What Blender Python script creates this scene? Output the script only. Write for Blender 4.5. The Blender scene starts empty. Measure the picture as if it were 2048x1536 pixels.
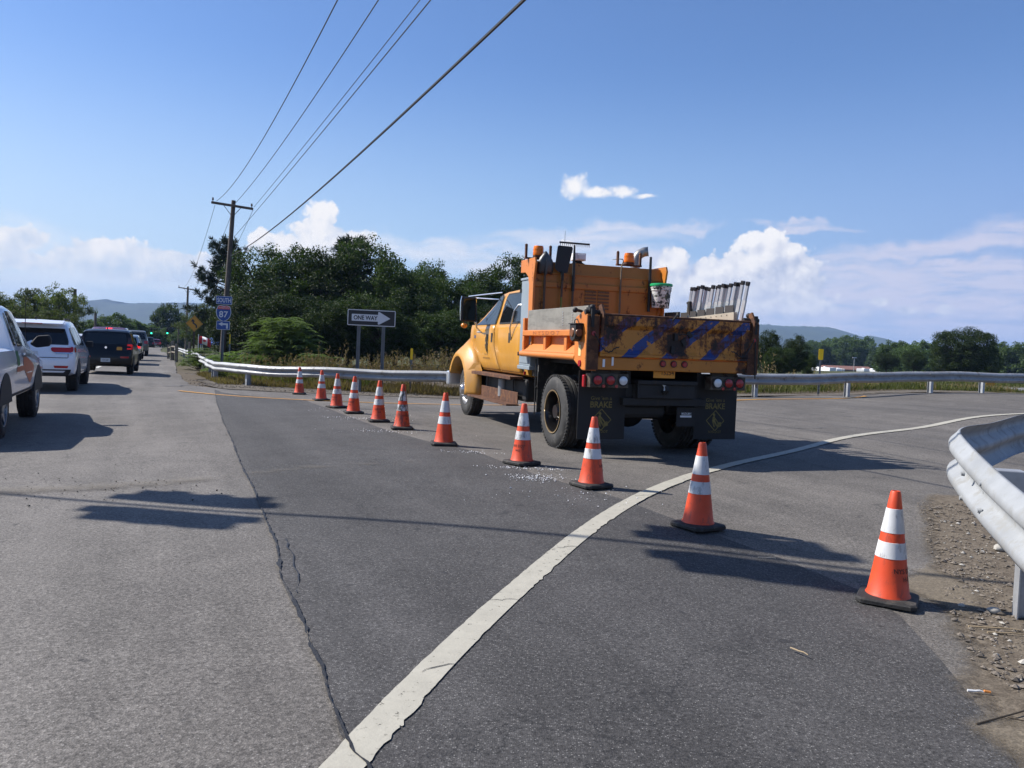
import bpy, bmesh, math, random
from mathutils import Vector, Matrix, noise
from mathutils.geometry import delaunay_2d_cdt
R = math.radians
sc = bpy.context.scene
col = sc.collection
# ---------------------------------------------------------------- camera
FPX = 1648.0                                   # focal length in photo pixels (2048 wide)
CAMZ = 1.5
PITCH, ROLL = R(2.71), R(2.2)
cam_d = bpy.data.cameras.new('Camera'); cam = bpy.data.objects.new('Camera', cam_d); col.objects.link(cam)
cf = Vector((0, math.cos(PITCH), -math.sin(PITCH)))
r0 = Vector((1, 0, 0)); u0 = Vector((0, math.sin(PITCH), math.cos(PITCH)))
cr = r0*math.cos(ROLL)+u0*math.sin(ROLL); cu = -r0*math.sin(ROLL)+u0*math.cos(ROLL)
CP_ = Vector((0, 0, CAMZ))
cam.matrix_world = Matrix.Translation(CP_) @ Matrix((cr, cu, -cf)).transposed().to_4x4()
cam_d.sensor_fit = 'HORIZONTAL'; cam_d.sensor_width = 36; cam_d.lens = 36*FPX/2048
cam_d.clip_start = .05; cam_d.clip_end = 20000
sc.camera = cam
def ray(px, py): return cf + cr*((px-1024)/FPX) - cu*((py-768)/FPX)
def at(px, py, Y):
    d = ray(px, py); return CP_ + d*(Y/d.y)
# ---------------------------------------------------------------- sun, sky, exposure
SUN = Vector((-.75, .17, .71)).normalized()
SUN_EL = math.asin(SUN.z); SUN_AZ = math.atan2(SUN.x, SUN.y)
sd = bpy.data.lights.new('sun', 'SUN'); sd.energy = 5.0; sd.angle = R(.5); sd.color = (1, .95, .88)
so = bpy.data.objects.new('sun', sd); col.objects.link(so)
so.rotation_euler = SUN.to_track_quat('Z', 'Y').to_euler(); so.location = (-30, 10, 40)
sc.view_settings.view_transform = 'Standard'; sc.view_settings.look = 'None'
sc.view_settings.exposure = 0.6; sc.view_settings.gamma = 1
sc.cycles.max_bounces = 6; sc.cycles.diffuse_bounces = 3; sc.cycles.glossy_bounces = 3
sc.cycles.transparent_max_bounces = 12; sc.cycles.transmission_bounces = 4; sc.cycles.volume_bounces = 0
sc.cycles.caustics_reflective = False; sc.cycles.caustics_refractive = False
world = bpy.data.worlds.new('World'); sc.world = world; world.use_nodes = True

class NT:                                       # tiny node helper
    def __init__(s, tree): s.t = tree; s.n = tree.nodes; s.l = tree.links
    def new(s, typ, **kw):
        n = s.n.new(typ)
        for k, v in kw.items():
            if k.startswith('i_'):
                key = k[2:]; key = int(key) if key.isdigit() else key
                s.put(n.inputs[key], v)
            else: setattr(n, k, v)
        return n
    def put(s, sock, v):
        if isinstance(v, bpy.types.NodeSocket): s.l.new(v, sock)
        elif v is not None:
            if hasattr(sock.default_value, '__len__') and not hasattr(v, '__len__'): v = [v]*len(sock.default_value)
            if hasattr(sock.default_value, '__len__') and len(sock.default_value) == 4 and len(v) == 3: v = (*v, 1)
            sock.default_value = v
    def m(s, op, a, b=None, c=None, clamp=False):
        n = s.new('ShaderNodeMath', operation=op, use_clamp=clamp); s.put(n.inputs[0], a)
        if b is not None: s.put(n.inputs[1], b)
        if c is not None: s.put(n.inputs[2], c)
        return n.outputs[0]
    def vm(s, op, a, b=None, out=0):
        n = s.new('ShaderNodeVectorMath', operation=op); s.put(n.inputs[0], a)
        if b is not None: s.put(n.inputs['Scale'] if op == 'SCALE' else n.inputs[1], b)
        return n.outputs[out]
    def noise(s, vec, scale, detail=4, rough=.55, dist=0, out=0, dim='3D'):
        n = s.new('ShaderNodeTexNoise', noise_dimensions=dim); s.put(n.inputs['Vector'], vec)
        n.inputs['Scale'].default_value = scale; n.inputs['Detail'].default_value = detail
        n.inputs['Roughness'].default_value = rough; n.inputs['Distortion'].default_value = dist
        return n.outputs[out]
    def vor(s, vec, scale, out='Distance', feature='F1', **kw):
        n = s.new('ShaderNodeTexVoronoi', feature=feature, **kw); s.put(n.inputs['Vector'], vec)
        n.inputs['Scale'].default_value = scale
        return n.outputs[out]
    def ramp(s, v, a, b, lo=0., hi=1., smooth=False):
        n = s.new('ShaderNodeMapRange', interpolation_type='SMOOTHSTEP' if smooth else 'LINEAR')
        s.put(n.inputs[0], v); n.inputs[1].default_value = a; n.inputs[2].default_value = b
        s.put(n.inputs[3], lo); s.put(n.inputs[4], hi)
        return n.outputs[0]
    def mix(s, f, a, b, mode='MIX'):
        n = s.new('ShaderNodeMix', data_type='RGBA', blend_type=mode)
        s.put(n.inputs[0], f); s.put(n.inputs[6], a); s.put(n.inputs[7], b)
        return n.outputs[2]
    def xyz(s, v):
        n = s.new('ShaderNodeSeparateXYZ'); s.put(n.inputs[0], v); return n.outputs
    def comb(s, x, y, z=0.):
        n = s.new('ShaderNodeCombineXYZ'); s.put(n.inputs[0], x); s.put(n.inputs[1], y); s.put(n.inputs[2], z); return n.outputs[0]

def azel(px, py):
    d = ray(px, py).normalized(); return math.atan2(d.x, d.y), math.asin(d.z)
# clouds: (photo direction px, py, half widths in px, weight) turned into azimuth / elevation
CUM = [(645,430,34,38),(640,478,62,45),(560,492,58,30),(520,480,26,24),(700,492,60,34),(600,505,110,22),
       (1535,505,48,44),(1508,482,30,24),(1552,478,34,22),(1580,505,34,28),(1500,555,90,66),(1410,580,84,46),(1570,570,78,76),(1600,620,70,50),(1345,530,40,40),(1330,600,70,60),(1480,620,130,55),(1590,555,50,50),(1405,545,30,34),
       (1150,372,34,30),(1195,386,44,13),(1245,382,34,15),(1290,392,30,7),
       (20,480,70,26),(-60,500,90,40),(225,505,80,30),(300,515,100,22),(150,515,60,20),(370,525,80,20),(430,530,60,18),(60,520,120,16),
       (1640,612,20,13),(1760,604,17,12),(1815,622,30,14),(1890,620,19,13),(1735,624,16,8),(1545,598,36,26),(1140,500,20,22),(300,545,160,26),
       (-260,430,120,60),(-420,520,200,60),(2300,560,120,60),(2600,480,200,80)]
STR = [(1180,470,230,26,-.1),(900,500,150,26,-.02),(760,480,70,22,0),(1380,458,60,14,-.05),(1600,452,100,8,.02),(1900,488,330,22,-.16),(2100,450,220,30,-.2),
       (1950,540,300,22,-.03),(1750,545,200,14,-.06),(1250,530,200,40,0),(1000,530,180,36,0),(200,560,260,26,0),(1850,600,520,80,0),(1500,640,300,50,0),(-100,470,200,50,0),(40,560,200,40,0)]
def build_world():
    N = NT(world.node_tree); N.n.clear()
    sky = N.new('ShaderNodeTexSky', sky_type='NISHITA', sun_disc=False)
    sky.sun_elevation = SUN_EL; sky.sun_rotation = SUN_AZ; sky.altitude = 100
    sky.air_density = 1.0; sky.dust_density = .8; sky.ozone_density = 2.2
    geo = N.new('ShaderNodeNewGeometry')
    dirv = N.vm('SCALE', geo.outputs['Incoming'], -1.0)
    x, y, z = N.xyz(dirv)
    az = N.m('ARCTAN2', x, y); el = N.m('ARCSINE', z)
    p = N.comb(az, el, 0.)
    # turbulence of the outlines
    def shift(v): return N.vm('SUBTRACT', v, (.5, .5, .5))
    w1 = shift(N.noise(p, 20, 3, .55, out=1)); w2 = shift(N.noise(p, 75, 5, .62, out=1))
    pd = N.vm('ADD', N.vm('ADD', p, N.vm('SCALE', w1, .011)), N.vm('SCALE', w2, .013)); ps = N.vm('ADD', N.vm('ADD', p, N.vm('SCALE', w1, .004)), N.vm('SCALE', w2, .009))
    def field(items, pvec):
        acc = None
        for it in items:
            a0, e0 = azel(it[0], it[1]); ra = it[2]/FPX; re = it[3]/FPX
            v = N.vm('SUBTRACT', pvec, (a0, e0, 0))
            if len(it) > 4:
                vx, vy, _ = N.xyz(v); v = N.comb(vx, N.m('ADD', vy, N.m('MULTIPLY', vx, it[4]+.0385)), 0.)
            d = N.vm('LENGTH', N.vm('DIVIDE', v, (ra, re, 1)), out=1)
            f = N.m('SUBTRACT', 1.25, d)
            acc = f if acc is None else N.new('ShaderNodeMath', operation='SMOOTH_MAX', i_0=acc, i_1=f, i_2=.18).outputs[0]
        return acc
    def billow(v): return N.m('ADD', N.m('MULTIPLY', N.vor(v, 48), .62), N.m('MULTIPLY', N.vor(v, 115), .38))
    SM = [c_ for c_ in CUM if c_[3] <= 15 or c_[1] < 395]; cu_f = N.m('MAXIMUM', field([c_ for c_ in CUM if c_ not in SM], pd), field(SM, ps)); bl = billow(pd)
    cu_f = N.m('ADD', cu_f, N.ramp(bl, .1, .65, .24, -.26))
    soft = N.ramp(el, .015, .075, 1.1, .22, True); soft = N.m('ADD', soft, N.ramp(el, .155, .175, 0, .40)); cu_a = N.new('ShaderNodeMapRange', interpolation_type='SMOOTHSTEP', i_0=cu_f, i_1=.12, i_2=N.m('ADD', soft, .15)).outputs[0]
    st_n = N.noise(N.vm('MULTIPLY', N.vm('ADD', p, N.vm('SCALE', w1, .012)), (1, 6, 1)), 13, 7, .62, .3)
    st_f = field(STR, N.vm('ADD', p, N.vm('SCALE', w1, .05)))
    st_a = N.m('MULTIPLY', N.ramp(st_f, .0, .9, 0, 1, True), N.ramp(st_n, .30, .54, .22, 1.0))
    # sunlit and shaded sides of the cumulus: its billows compared with those a step nearer the sun
    sh = N.vm('ADD', pd, (-.0065, .0075, 0)); n_a = N.noise(p, 30, 6, .6); n_b = N.noise(N.vm('ADD', p, (-.012, .013, 0)), 30, 6, .6)
    lit = N.m('ADD', .48, N.m('MULTIPLY', N.m('SUBTRACT', billow(sh), bl), .75)); lit = N.m('ADD', lit, N.m('MULTIPLY', N.m('SUBTRACT', n_a, n_b), 1.5))
    lit = N.m('ADD', lit, N.m('MULTIPLY', N.m('SUBTRACT', field(CUM[:18], p), field(CUM[:18], N.vm('ADD', p, (-.010, .010, 0)))), .65))
    lit = N.m('ADD', lit, N.ramp(el, .04, .17, -.20, .34))
    lit = N.m('ADD', lit, N.ramp(az, -.5, .5, .16, -.02), clamp=True)
    ccol = N.mix(lit, N.mix(N.ramp(az, -.4, .1), (0.434, 0.497, 0.588), (0.350, 0.392, 0.504)), (0.679, 0.665, 0.658))
    scol = N.mix(N.ramp(az, -.35, .45), (0.560, 0.609, 0.665), (0.448, 0.448, 0.546))
    sk = N.vm('MULTIPLY', sky.outputs[0], (.060, .075, .099))
    hz = N.ramp(el, .0, .34, .86, .0, True)                     # pale air low over the horizon
    hcol = N.mix(N.ramp(az, -.6, .1), (0.476, 0.574, 0.658), (0.294, 0.420, 0.588)); hcol = N.mix(N.ramp(az, .1, .55), hcol, (0.217, 0.287, 0.490))
    sk = N.mix(hz, sk, hcol)
    c = N.mix(N.m('MULTIPLY', st_a, .93), sk, scol)
    c = N.mix(N.m('MULTIPLY', cu_a, N.ramp(el, .015, .085, .25, 1.0)), c, ccol)
    c = N.mix(N.ramp(z, -.02, 0, 1, 0), c, (.12, .12, .11))
    bg = N.new('ShaderNodeBackground'); N.put(bg.inputs[0], c); bg.inputs[1].default_value = 1.0
    out = N.new('ShaderNodeOutputWorld'); N.l.new(bg.outputs[0], out.inputs[0])
build_world()
world.cycles.sampling_method = 'MANUAL'; world.cycles.sample_map_resolution = 512

# ---------------------------------------------------------------- helpers
def tag(o, label=None, cat=None, group=None, kind=None):
    if label: o['label'] = label
    if cat: o['category'] = cat
    if group: o['group'] = group
    if kind: o['kind'] = kind
    return o
def empty(name, loc=(0, 0, 0), rz=0, label=None, cat=None, group=None, rot=None):
    o = bpy.data.objects.new(name, None); col.objects.link(o); o.empty_display_size = .2
    o.location = loc; o.rotation_euler = rot if rot else (0, 0, rz)
    return tag(o, label, cat, group)
def copy_tree(o, parent=None):
    c = o.copy(); col.objects.link(c)
    if parent: c.parent = parent
    for ch in list(o.children): copy_tree(ch, c)
    return c
class MB:
    def __init__(s): s.v = []; s.f = []; s.mi = []; s.k = 0
    def add(s, vs, fs):
        o = len(s.v); s.v += [tuple(v) for v in vs]; s.f += [[i+o for i in f] for f in fs]; s.mi += [s.k]*len(fs); return s
    def box(s, c, d, rot=None):
        x, y, z = d[0]/2, d[1]/2, d[2]/2
        vs = [Vector(p) for p in ((-x,-y,-z),(x,-y,-z),(x,y,-z),(-x,y,-z),(-x,-y,z),(x,-y,z),(x,y,z),(-x,y,z))]
        if rot is not None: vs = [rot @ v for v in vs]
        c = Vector(c); return s.add([v+c for v in vs], [(3,2,1,0),(4,5,6,7),(0,1,5,4),(1,2,6,5),(2,3,7,6),(3,0,4,7)])
    def bx(s, x0, x1, y0, y1, z0, z1): return s.box(((x0+x1)/2,(y0+y1)/2,(z0+z1)/2), (abs(x1-x0),abs(y1-y0),abs(z1-z0)))
    def cyl(s, p, q, r0, r1=None, n=12, cap=True):
        r1 = r0 if r1 is None else r1; p, q = Vector(p), Vector(q); d = (q-p).normalized()
        a = d.orthogonal().normalized(); b = d.cross(a); vs = []
        for c, r in ((p, r0), (q, r1)):
            for i in range(n):
                t = 2*math.pi*i/n; vs.append(c+a*(r*math.cos(t))+b*(r*math.sin(t)))
        fs = [(i, (i+1) % n, n+(i+1) % n, n+i) for i in range(n)]
        if cap: fs += [tuple(range(n-1, -1, -1)), tuple(range(n, 2*n))]
        return s.add(vs, fs)
    def tube(s, pts, r, n=6, cap=True):
        pts = [Vector(p) for p in pts]; secs = []
        ref = None
        for i, p in enumerate(pts):
            d = (pts[min(i+1, len(pts)-1)]-pts[max(i-1, 0)]).normalized()
            if ref is None: ref = d.orthogonal().normalized()
            a = (ref-d*ref.dot(d)).normalized(); b = d.cross(a); ref = a
            rr = r[i] if hasattr(r, '__len__') else r
            secs.append([p+a*(rr*math.cos(2*math.pi*k/n))+b*(rr*math.sin(2*math.pi*k/n)) for k in range(n)])
        return s.loft(secs, True, cap)
    def loft(s, secs, closed=True, cap=True):
        n = len(secs[0]); vs = [p for q in secs for p in q]; fs = []
        for j in range(len(secs)-1):
            for i in range(n if closed else n-1):
                i2 = (i+1) % n; fs.append((j*n+i, j*n+i2, (j+1)*n+i2, (j+1)*n+i))
        if cap and closed: fs += [tuple(range(n-1, -1, -1)), tuple((len(secs)-1)*n+i for i in range(n))]
        return s.add(vs, fs)
    def prism(s, poly, vec):
        vec = Vector(vec); p = [Vector(q) for q in poly]; n = len(p)
        return s.add(p+[q+vec for q in p], [tuple(range(n-1, -1, -1)), tuple(range(n, 2*n))]+[(i, (i+1) % n, n+(i+1) % n, n+i) for i in range(n)])
    def lathe(s, prof, n=24, o=(0, 0, 0), axis='z'):     # prof: (radius, height)
        o = Vector(o); secs = []
        for r, h in prof:
            q = []
            for i in range(n):
                t = 2*math.pi*i/n; a, b = r*math.cos(t), r*math.sin(t)
                q.append(o+(Vector((a, b, h)) if axis == 'z' else Vector((a, h, -b)) if axis == 'y' else Vector((h, a, b))))
            secs.append(q)
        o_ = len(s.v); s.loft(secs, True, False); k = len(secs)-1
        if prof[0][0] < .03: s.f.append([o_+i for i in range(n-1, -1, -1)]); s.mi.append(s.k)
        if prof[-1][0] < .03: s.f.append([o_+k*n+i for i in range(n)]); s.mi.append(s.k)
        return s
    def ball(s, c, r, n=8, sq=(1, 1, 1)):
        c = Vector(c); secs = []
        for j in range(n+1):
            t = math.pi*(j/n-.5); rr = max(math.cos(t), .02)
            secs.append([c+Vector((r*rr*math.cos(2*math.pi*i/(2*n))*sq[0], r*rr*math.sin(2*math.pi*i/(2*n))*sq[1], r*math.sin(t)*sq[2])) for i in range(2*n)])
        return s.loft(secs)
    def build(s, name, mats, parent=None, smooth=0, bevel=0, fix=True, loc=None, solid=0, seg=2):
        me = bpy.data.meshes.new(name); me.from_pydata(s.v, [], s.f)
        if not isinstance(mats, (list, tuple)): mats = [mats]
        for m_ in mats: me.materials.append(m_)
        if len(mats) > 1: me.polygons.foreach_set('material_index', s.mi)
        if fix:
            bm = bmesh.new(); bm.from_mesh(me); bmesh.ops.recalc_face_normals(bm, faces=bm.faces); bm.to_mesh(me); bm.free()
        if smooth:
            me.polygons.foreach_set('use_smooth', [True]*len(me.polygons)); me.set_sharp_from_angle(angle=R(smooth))
        o = bpy.data.objects.new(name, me); col.objects.link(o)
        if loc: o.location = loc
        if parent: o.parent = parent
        if solid:
            md = o.modifiers.new('t', 'SOLIDIFY'); md.thickness = solid; md.offset = 0
        if bevel:
            md = o.modifiers.new('b', 'BEVEL'); md.width = bevel; md.segments = seg; md.limit_method = 'ANGLE'; md.angle_limit = R(32)
            md.harden_normals = False
        return o
def text(name, s, mat_, parent, o, right, up, h, width=None, depth=.0015, bold=0, align=.5):
    cv = bpy.data.curves.new('t', 'FONT'); cv.body = s; cv.size = 1; cv.offset = bold; cv.resolution_u = 3
    ob = bpy.data.objects.new('t', cv); me = bpy.data.meshes.new_from_object(ob)
    bpy.data.objects.remove(ob); bpy.data.curves.remove(cv)
    xs = [v.co.x for v in me.vertices]; ys = [v.co.y for v in me.vertices]
    x0, x1, y0, y1 = min(xs), max(xs), min(ys), max(ys)
    sy = h/(y1-y0); sx = width/(x1-x0) if width else sy
    right, up, o = Vector(right).normalized(), Vector(up).normalized(), Vector(o); nrm = right.cross(up)
    for v in me.vertices:
        v.co = o+right*((v.co.x-x0-(x1-x0)*align)*sx)+up*((v.co.y-(y0+y1)/2)*sy)+nrm*depth
    me.name = name; me.materials.clear(); me.materials.append(mat_)
    ob = bpy.data.objects.new(name, me); col.objects.link(ob)
    if parent: ob.parent = parent
    return ob
MATS = {}
AL = .68                                       # reflectance level of the sunlit ground, paint and leaves
def dim(c, k=AL): return tuple(v*k for v in c)
def mat(name, c, rough=.6, metal=0., var=.15, vs=3., c2=None, c2t=(.5, .6), c2s=6., bump=0., bs=60., coat=0., spec=.5, emit=None, es=1., alpha=None, streak=None, gen=False):
    if name in MATS: return MATS[name]
    m_ = bpy.data.materials.new(name); m_.use_nodes = True; N = NT(m_.node_tree); N.n.clear()
    b = N.new('ShaderNodeBsdfPrincipled'); out = N.new('ShaderNodeOutputMaterial'); N.l.new(b.outputs[0], out.inputs[0])
    tc = N.new('ShaderNodeTexCoord'); P = tc.outputs['Object']
    cc = c
    if var:
        nv = N.noise(P, vs, 5, .6)
        cc = N.mix(1, c, N.comb(*[N.ramp(nv, .3, .7, 1-var, 1+var)]*3), 'MULTIPLY')
    rg = rough
    if c2 is not None:
        f = N.ramp(N.noise(N.vm('MULTIPLY', P, streak) if streak else P, c2s, 7, .68), c2t[0], c2t[1])
        cc = N.mix(f, cc, c2); rg = N.ramp(f, 0, 1, rough, min(1, max(rough, .75)))
    N.put(b.inputs['Base Color'], cc); N.put(b.inputs['Roughness'], rg); b.inputs['Metallic'].default_value = metal
    b.inputs['Coat Weight'].default_value = coat; b.inputs['Coat Roughness'].default_value = .08
    b.inputs['Specular IOR Level'].default_value = spec
    if bump:
        bp = N.new('ShaderNodeBump', i_Strength=bump, i_Distance=.01); N.put(bp.inputs['Height'], N.noise(P, bs, 4, .6)); N.l.new(bp.outputs[0], b.inputs['Normal'])
    if emit: N.put(b.inputs['Emission Color'], emit); b.inputs['Emission Strength'].default_value = es
    if alpha is not None: b.inputs['Alpha'].default_value = alpha
    MATS[name] = m_; return m_
# ---------------------------------------------------------------- lie of the land (metres; the camera stands at 0, 0)
LAND=[(-5.7,22,-0.01),(-4.6,19.2,0.02),(-3.05,15.9,0.05),(-2.35,14.3,0.07),(-1.7,13.1,0.09),(-0.9,11.1,0.1),(0.14,9.5,0.11),(0.83,8.2,0.08),(1.56,6.7,0.035),(2.54,5.37,-0.08),(-14.5,30,-0.11),(-10.9,21,-0.09),(-8.6,15,-0.1),(-7.4,12,-0.1),(0.6,11.6,0.06),(-1,16.4,0.055),(2.9,12.4,0.06),(0,0,0),(-5,5,-0.04),(-3,7.4,-0.02),(0,4,0.0),(2,3.4,-0.06),(3.3,5,-0.09),(7,23,0.32),(15.4,26.6,0.53),(11.7,18.8,0.36),(-2,23.3,-0.06),(-6,23.3,-0.08),(4.5,9,0.08),(6,14,0.18),(-20,40,-0.2),(-27,60,-0.5),(30,40,0.3),(0,40,-0.1),(3,22,0.15),(-11,30.5,-0.22),(-8,25.5,-0.1),(-14,37,-0.3),(-20,51,-0.4),(20,40,0.15),(40,45,0.1),(0,100,0),(60,100,0),(-60,120,-0.5),(-40,20,-0.2),(30,5,0),(12,5,-0.1),(-45,104,-.9),(-56,130,-1.7),(-86,205,-3.4),(-110,260,-4),(-70,104,-.9),(52,150,-3.2),(70,150,-3.2),(90,200,-4.5),(115,270,-5),(150,280,-5),(60,200,-4),(30,70,-.2),(55,75,-.6)]
CRACK=[(-8.23,22.81),(-6.49,18.1),(-4.68,13.41),(-3.78,11.15),(-3.24,9.77),(-2.86,8.85),(-2.48,7.98),(-2.14,7.1),(-1.89,6.46),(-1.63,5.81),(-1.39,5.05),(-1.21,4.65),(-1.05,4.27),(-0.93,3.94),(-0.81,3.67),(-0.73,3.42),(-0.65,3.23),(-0.59,3.08),(-0.52,2.92),(-0.46,2.85),(-0.37,2.64)]
PATCH_R=[(-4.7,19.01),(-2.94,15.05),(-1.98,13.0),(-1.22,11.7),(-0.41,10.67),(0.25,9.04),(0.8,8.19),(1.08,7.87),(1.29,7.4),(1.82,6.47),(2.08,6.05),(2.21,5.78),(2.36,5.48),(2.41,4.94),(2.3,4.25),(2.13,3.58),(1.98,3.02)]
WL=[(-0.6,2.83),(-0.55,3.04),(-0.52,3.24),(-0.45,3.52),(-0.37,3.86),(-0.28,4.23),(-0.16,4.66),(-0.02,5.1),(0.13,5.5),(0.29,5.94),(0.5,6.46),(0.66,6.84),(0.92,7.35),(1.21,7.93),(1.56,8.72),(1.9,9.29),(2.3,9.88),(2.66,10.43),(3.81,12.01),(5.58,13.89),(7.67,16.19),(9.22,17.26),(12.2,19.58),(14.62,21.53)]
WR=[(-0.4,2.84),(-0.38,2.98),(-0.31,3.19),(-0.27,3.42),(-0.2,3.78),(-0.16,3.92),(-0.08,4.18),(0.01,4.55),(0.12,4.9),(0.24,5.23),(0.37,5.63),(0.53,6.04),(0.74,6.5),(0.98,7.05),(1.25,7.65),(1.58,8.31),(1.91,8.97),(2.19,9.37),(2.53,9.9),(3.62,11.39),(5.31,13.21),(7.26,15.3),(8.94,16.74),(11.5,18.45),(13.95,20.54)]
YEL=[(-8.84,21.92),(-7.4,20.53),(-6.31,19.86),(-5.41,19.64),(-4.78,19.35),(-2.95,19.21),(-1.56,19.33),(-0.09,19.86),(2.83,20.51),(6.27,21.62),(8.75,23.57),(10.8,25.0),(12.65,25.2),(17.8,28.64)]
PAVE=[(-33.38,79.03),(-22.27,54.33),(-14.77,36.17),(-9.79,25.02),(-8.4,23.69),(-7.44,23.38),(-6.31,22.91),(-5.17,22.81),(-3.48,22.66),(-1.84,22.81),(-0.11,22.69),(3.09,22.39),(6.64,22.91),(9.39,25.31),(11.18,25.88),(13.04,26.0),(24.33,39.15)]
DIRT=[(5.3,9.89),(4.5,8.9),(3.7,7.39),(3.35,6.6),(2.99,5.8),(2.65,4.94),(2.45,4.41),(2.19,4.03),(2.12,3.74),(2.08,3.39),(2.02,3.1)]
SAND=[(-4.36,7.47),(-3.9,7.82),(-3.4,8.11),(-2.87,8.74),(-2.51,8.99),(-1.82,9.39)]
LANE=[(-19.6,39.36),(-27.89,58.5),(-31.78,68.37),(-34.13,74.9),(-35.64,79.27)]
SHAD1=[(-3.51,7.05),(-2.07,6.84)]
SHAD2=[(0.68,6.61),(2.59,6.14)]
WIRE=[(-4.61,7.42),(-3.59,7.19),(-1.93,6.95),(0.77,6.71),(3.11,6.43)]
GRIT=[(0.23,8.72),(-0.54,10.62),(-2.59,14.86),(-1.85,12.66)]
POSTS=[(-8.25,25.94),(-11.9,32.25),(-15.12,39.15),(-4.32,23.43)]
def zg(x, y):
    s = 1.2+.06*math.hypot(x, y); s2 = s*s; a = b = 0.
    for cx, cy, cz in LAND:
        w = 1/((cx-x)**2+(cy-y)**2+s2)**2; a += w*cz; b += w
    return a/b
def G(x, y, dz=0.): return Vector((x, y, zg(x, y)+dz))
def resample(pts, step):
    out = [Vector(pts[0][:2])]
    for a, b in zip(pts, pts[1:]):
        a, b = Vector(a[:2]), Vector(b[:2]); n = max(1, int((b-a).length/(step*(1+.02*a.length))))
        out += [a.lerp(b, (i+1)/n) for i in range(n)]
    return out
def smooth_line(pts, it=2):
    pts = [Vector(p[:2]) for p in pts]
    for _ in range(it):
        q = [pts[0]]
        for a, b in zip(pts, pts[1:]): q += [a*.75+b*.25, a*.25+b*.75]
        pts = q+[pts[-1]]
    return pts
def jit(p, amp, f): return p+Vector((noise.noise((p.x*f, p.y*f, 1)), noise.noise((p.x*f, p.y*f, 7))))*amp
def sheet(name, poly, dz, m_, step=.5, edge=0, kind='structure', fade=None, jag=0):
    """flat polygon laid over the land, triangulated; fade = metres over which the colour attribute 'cover' falls to 0 at the rim"""
    random.seed(5)
    ring = resample(poly+[poly[0]], step)[:-1]
    if jag: ring = [jit(p, jag, 3)+(jit(p, jag*.6, 11)-p) for p in ring]
    def inside(x, y):
        c = False; j = len(ring)-1
        for i in range(len(ring)):
            a, b = ring[i], ring[j]
            if (a.y > y) != (b.y > y) and x < (b.x-a.x)*(y-a.y)/(b.y-a.y)+a.x: c = not c
            j = i
        return c
    x0, x1 = min(p.x for p in ring), max(p.x for p in ring); y0, y1 = min(p.y for p in ring), max(p.y for p in ring)
    pts = list(ring); y = y0
    while y < y1:
        st = step*(1+.03*max(0, abs(y))); x = x0
        while x < x1:
            if inside(x, y): pts.append(Vector((x+random.uniform(-.2, .2)*st, y+random.uniform(-.2, .2)*st)))
            x += st
        y += st
    n = len(ring)
    vs, es, fs, *_ = delaunay_2d_cdt(pts, [(i, (i+1) % n) for i in range(n)], [], 1, 1e-5)
    mb = MB(); mb.add([G(v.x, v.y, dz) for v in vs], [list(f) for f in fs])
    me = bpy.data.meshes.new(name); me.from_pydata(mb.v, [], mb.f); me.materials.append(m_)
    bm = bmesh.new(); bm.from_mesh(me)
    for f in bm.faces:
        if f.normal.z < 0: f.normal_flip()
    bm.to_mesh(me); bm.free()
    me.polygons.foreach_set('use_smooth', [True]*len(me.polygons))
    if fade:
        at_ = me.color_attributes.new('cover', 'FLOAT_COLOR', 'POINT')
        segs = list(zip(ring, ring[1:]+ring[:1]))
        for i, v in enumerate(me.vertices):
            p = v.co.xy; d = 1e9
            for a, b in segs:
                ab = b-a; t = max(0, min(1, (p-a).dot(ab)/max(ab.length_squared, 1e-9))); d = min(d, (p-a-ab*t).length)
            k = min(1, d/fade); at_.data[i].color = (k, k, k, 1)
    o = bpy.data.objects.new(name, me); col.objects.link(o)
    return tag(o, kind=kind)
def ribbon(name, pts, w, dz, m_, step=.25, rag=0, ragr=None, kind='structure', skip=None):
    pts = resample(pts, step); mb = MB(); L, Rr = [], []; s = 0
    for i, p in enumerate(pts):
        d = (pts[min(i+1, len(pts)-1)]-pts[max(i-1, 0)]).normalized(); n = Vector((-d.y, d.x))
        ww = w(s) if callable(w) else w
        a = ww/2+(noise.noise((p.x*9, p.y*9, 3))*rag+noise.noise((p.x*30, p.y*30, 3))*rag*.6 if rag else 0)
        rr = rag if ragr is None else ragr(s)
        b = ww/2+(noise.noise((p.x*8, p.y*8, 9))*rr+noise.noise((p.x*28, p.y*28, 5))*rr*.8 if rr else 0)
        l, r = p+n*a, p-n*b; L.append(G(l.x, l.y, dz)); Rr.append(G(r.x, r.y, dz))
        if i: s += (p-pts[i-1]).length
    n = len(pts); vs = L+Rr
    o = MB().add(vs, [(i, n+i, n+i+1, i+1) for i in range(n-1)]).build(name, m_, fix=False)
    if o.data.polygons[0].normal.z < 0: o.data.flip_normals()
    return tag(o, kind=kind)

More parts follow.
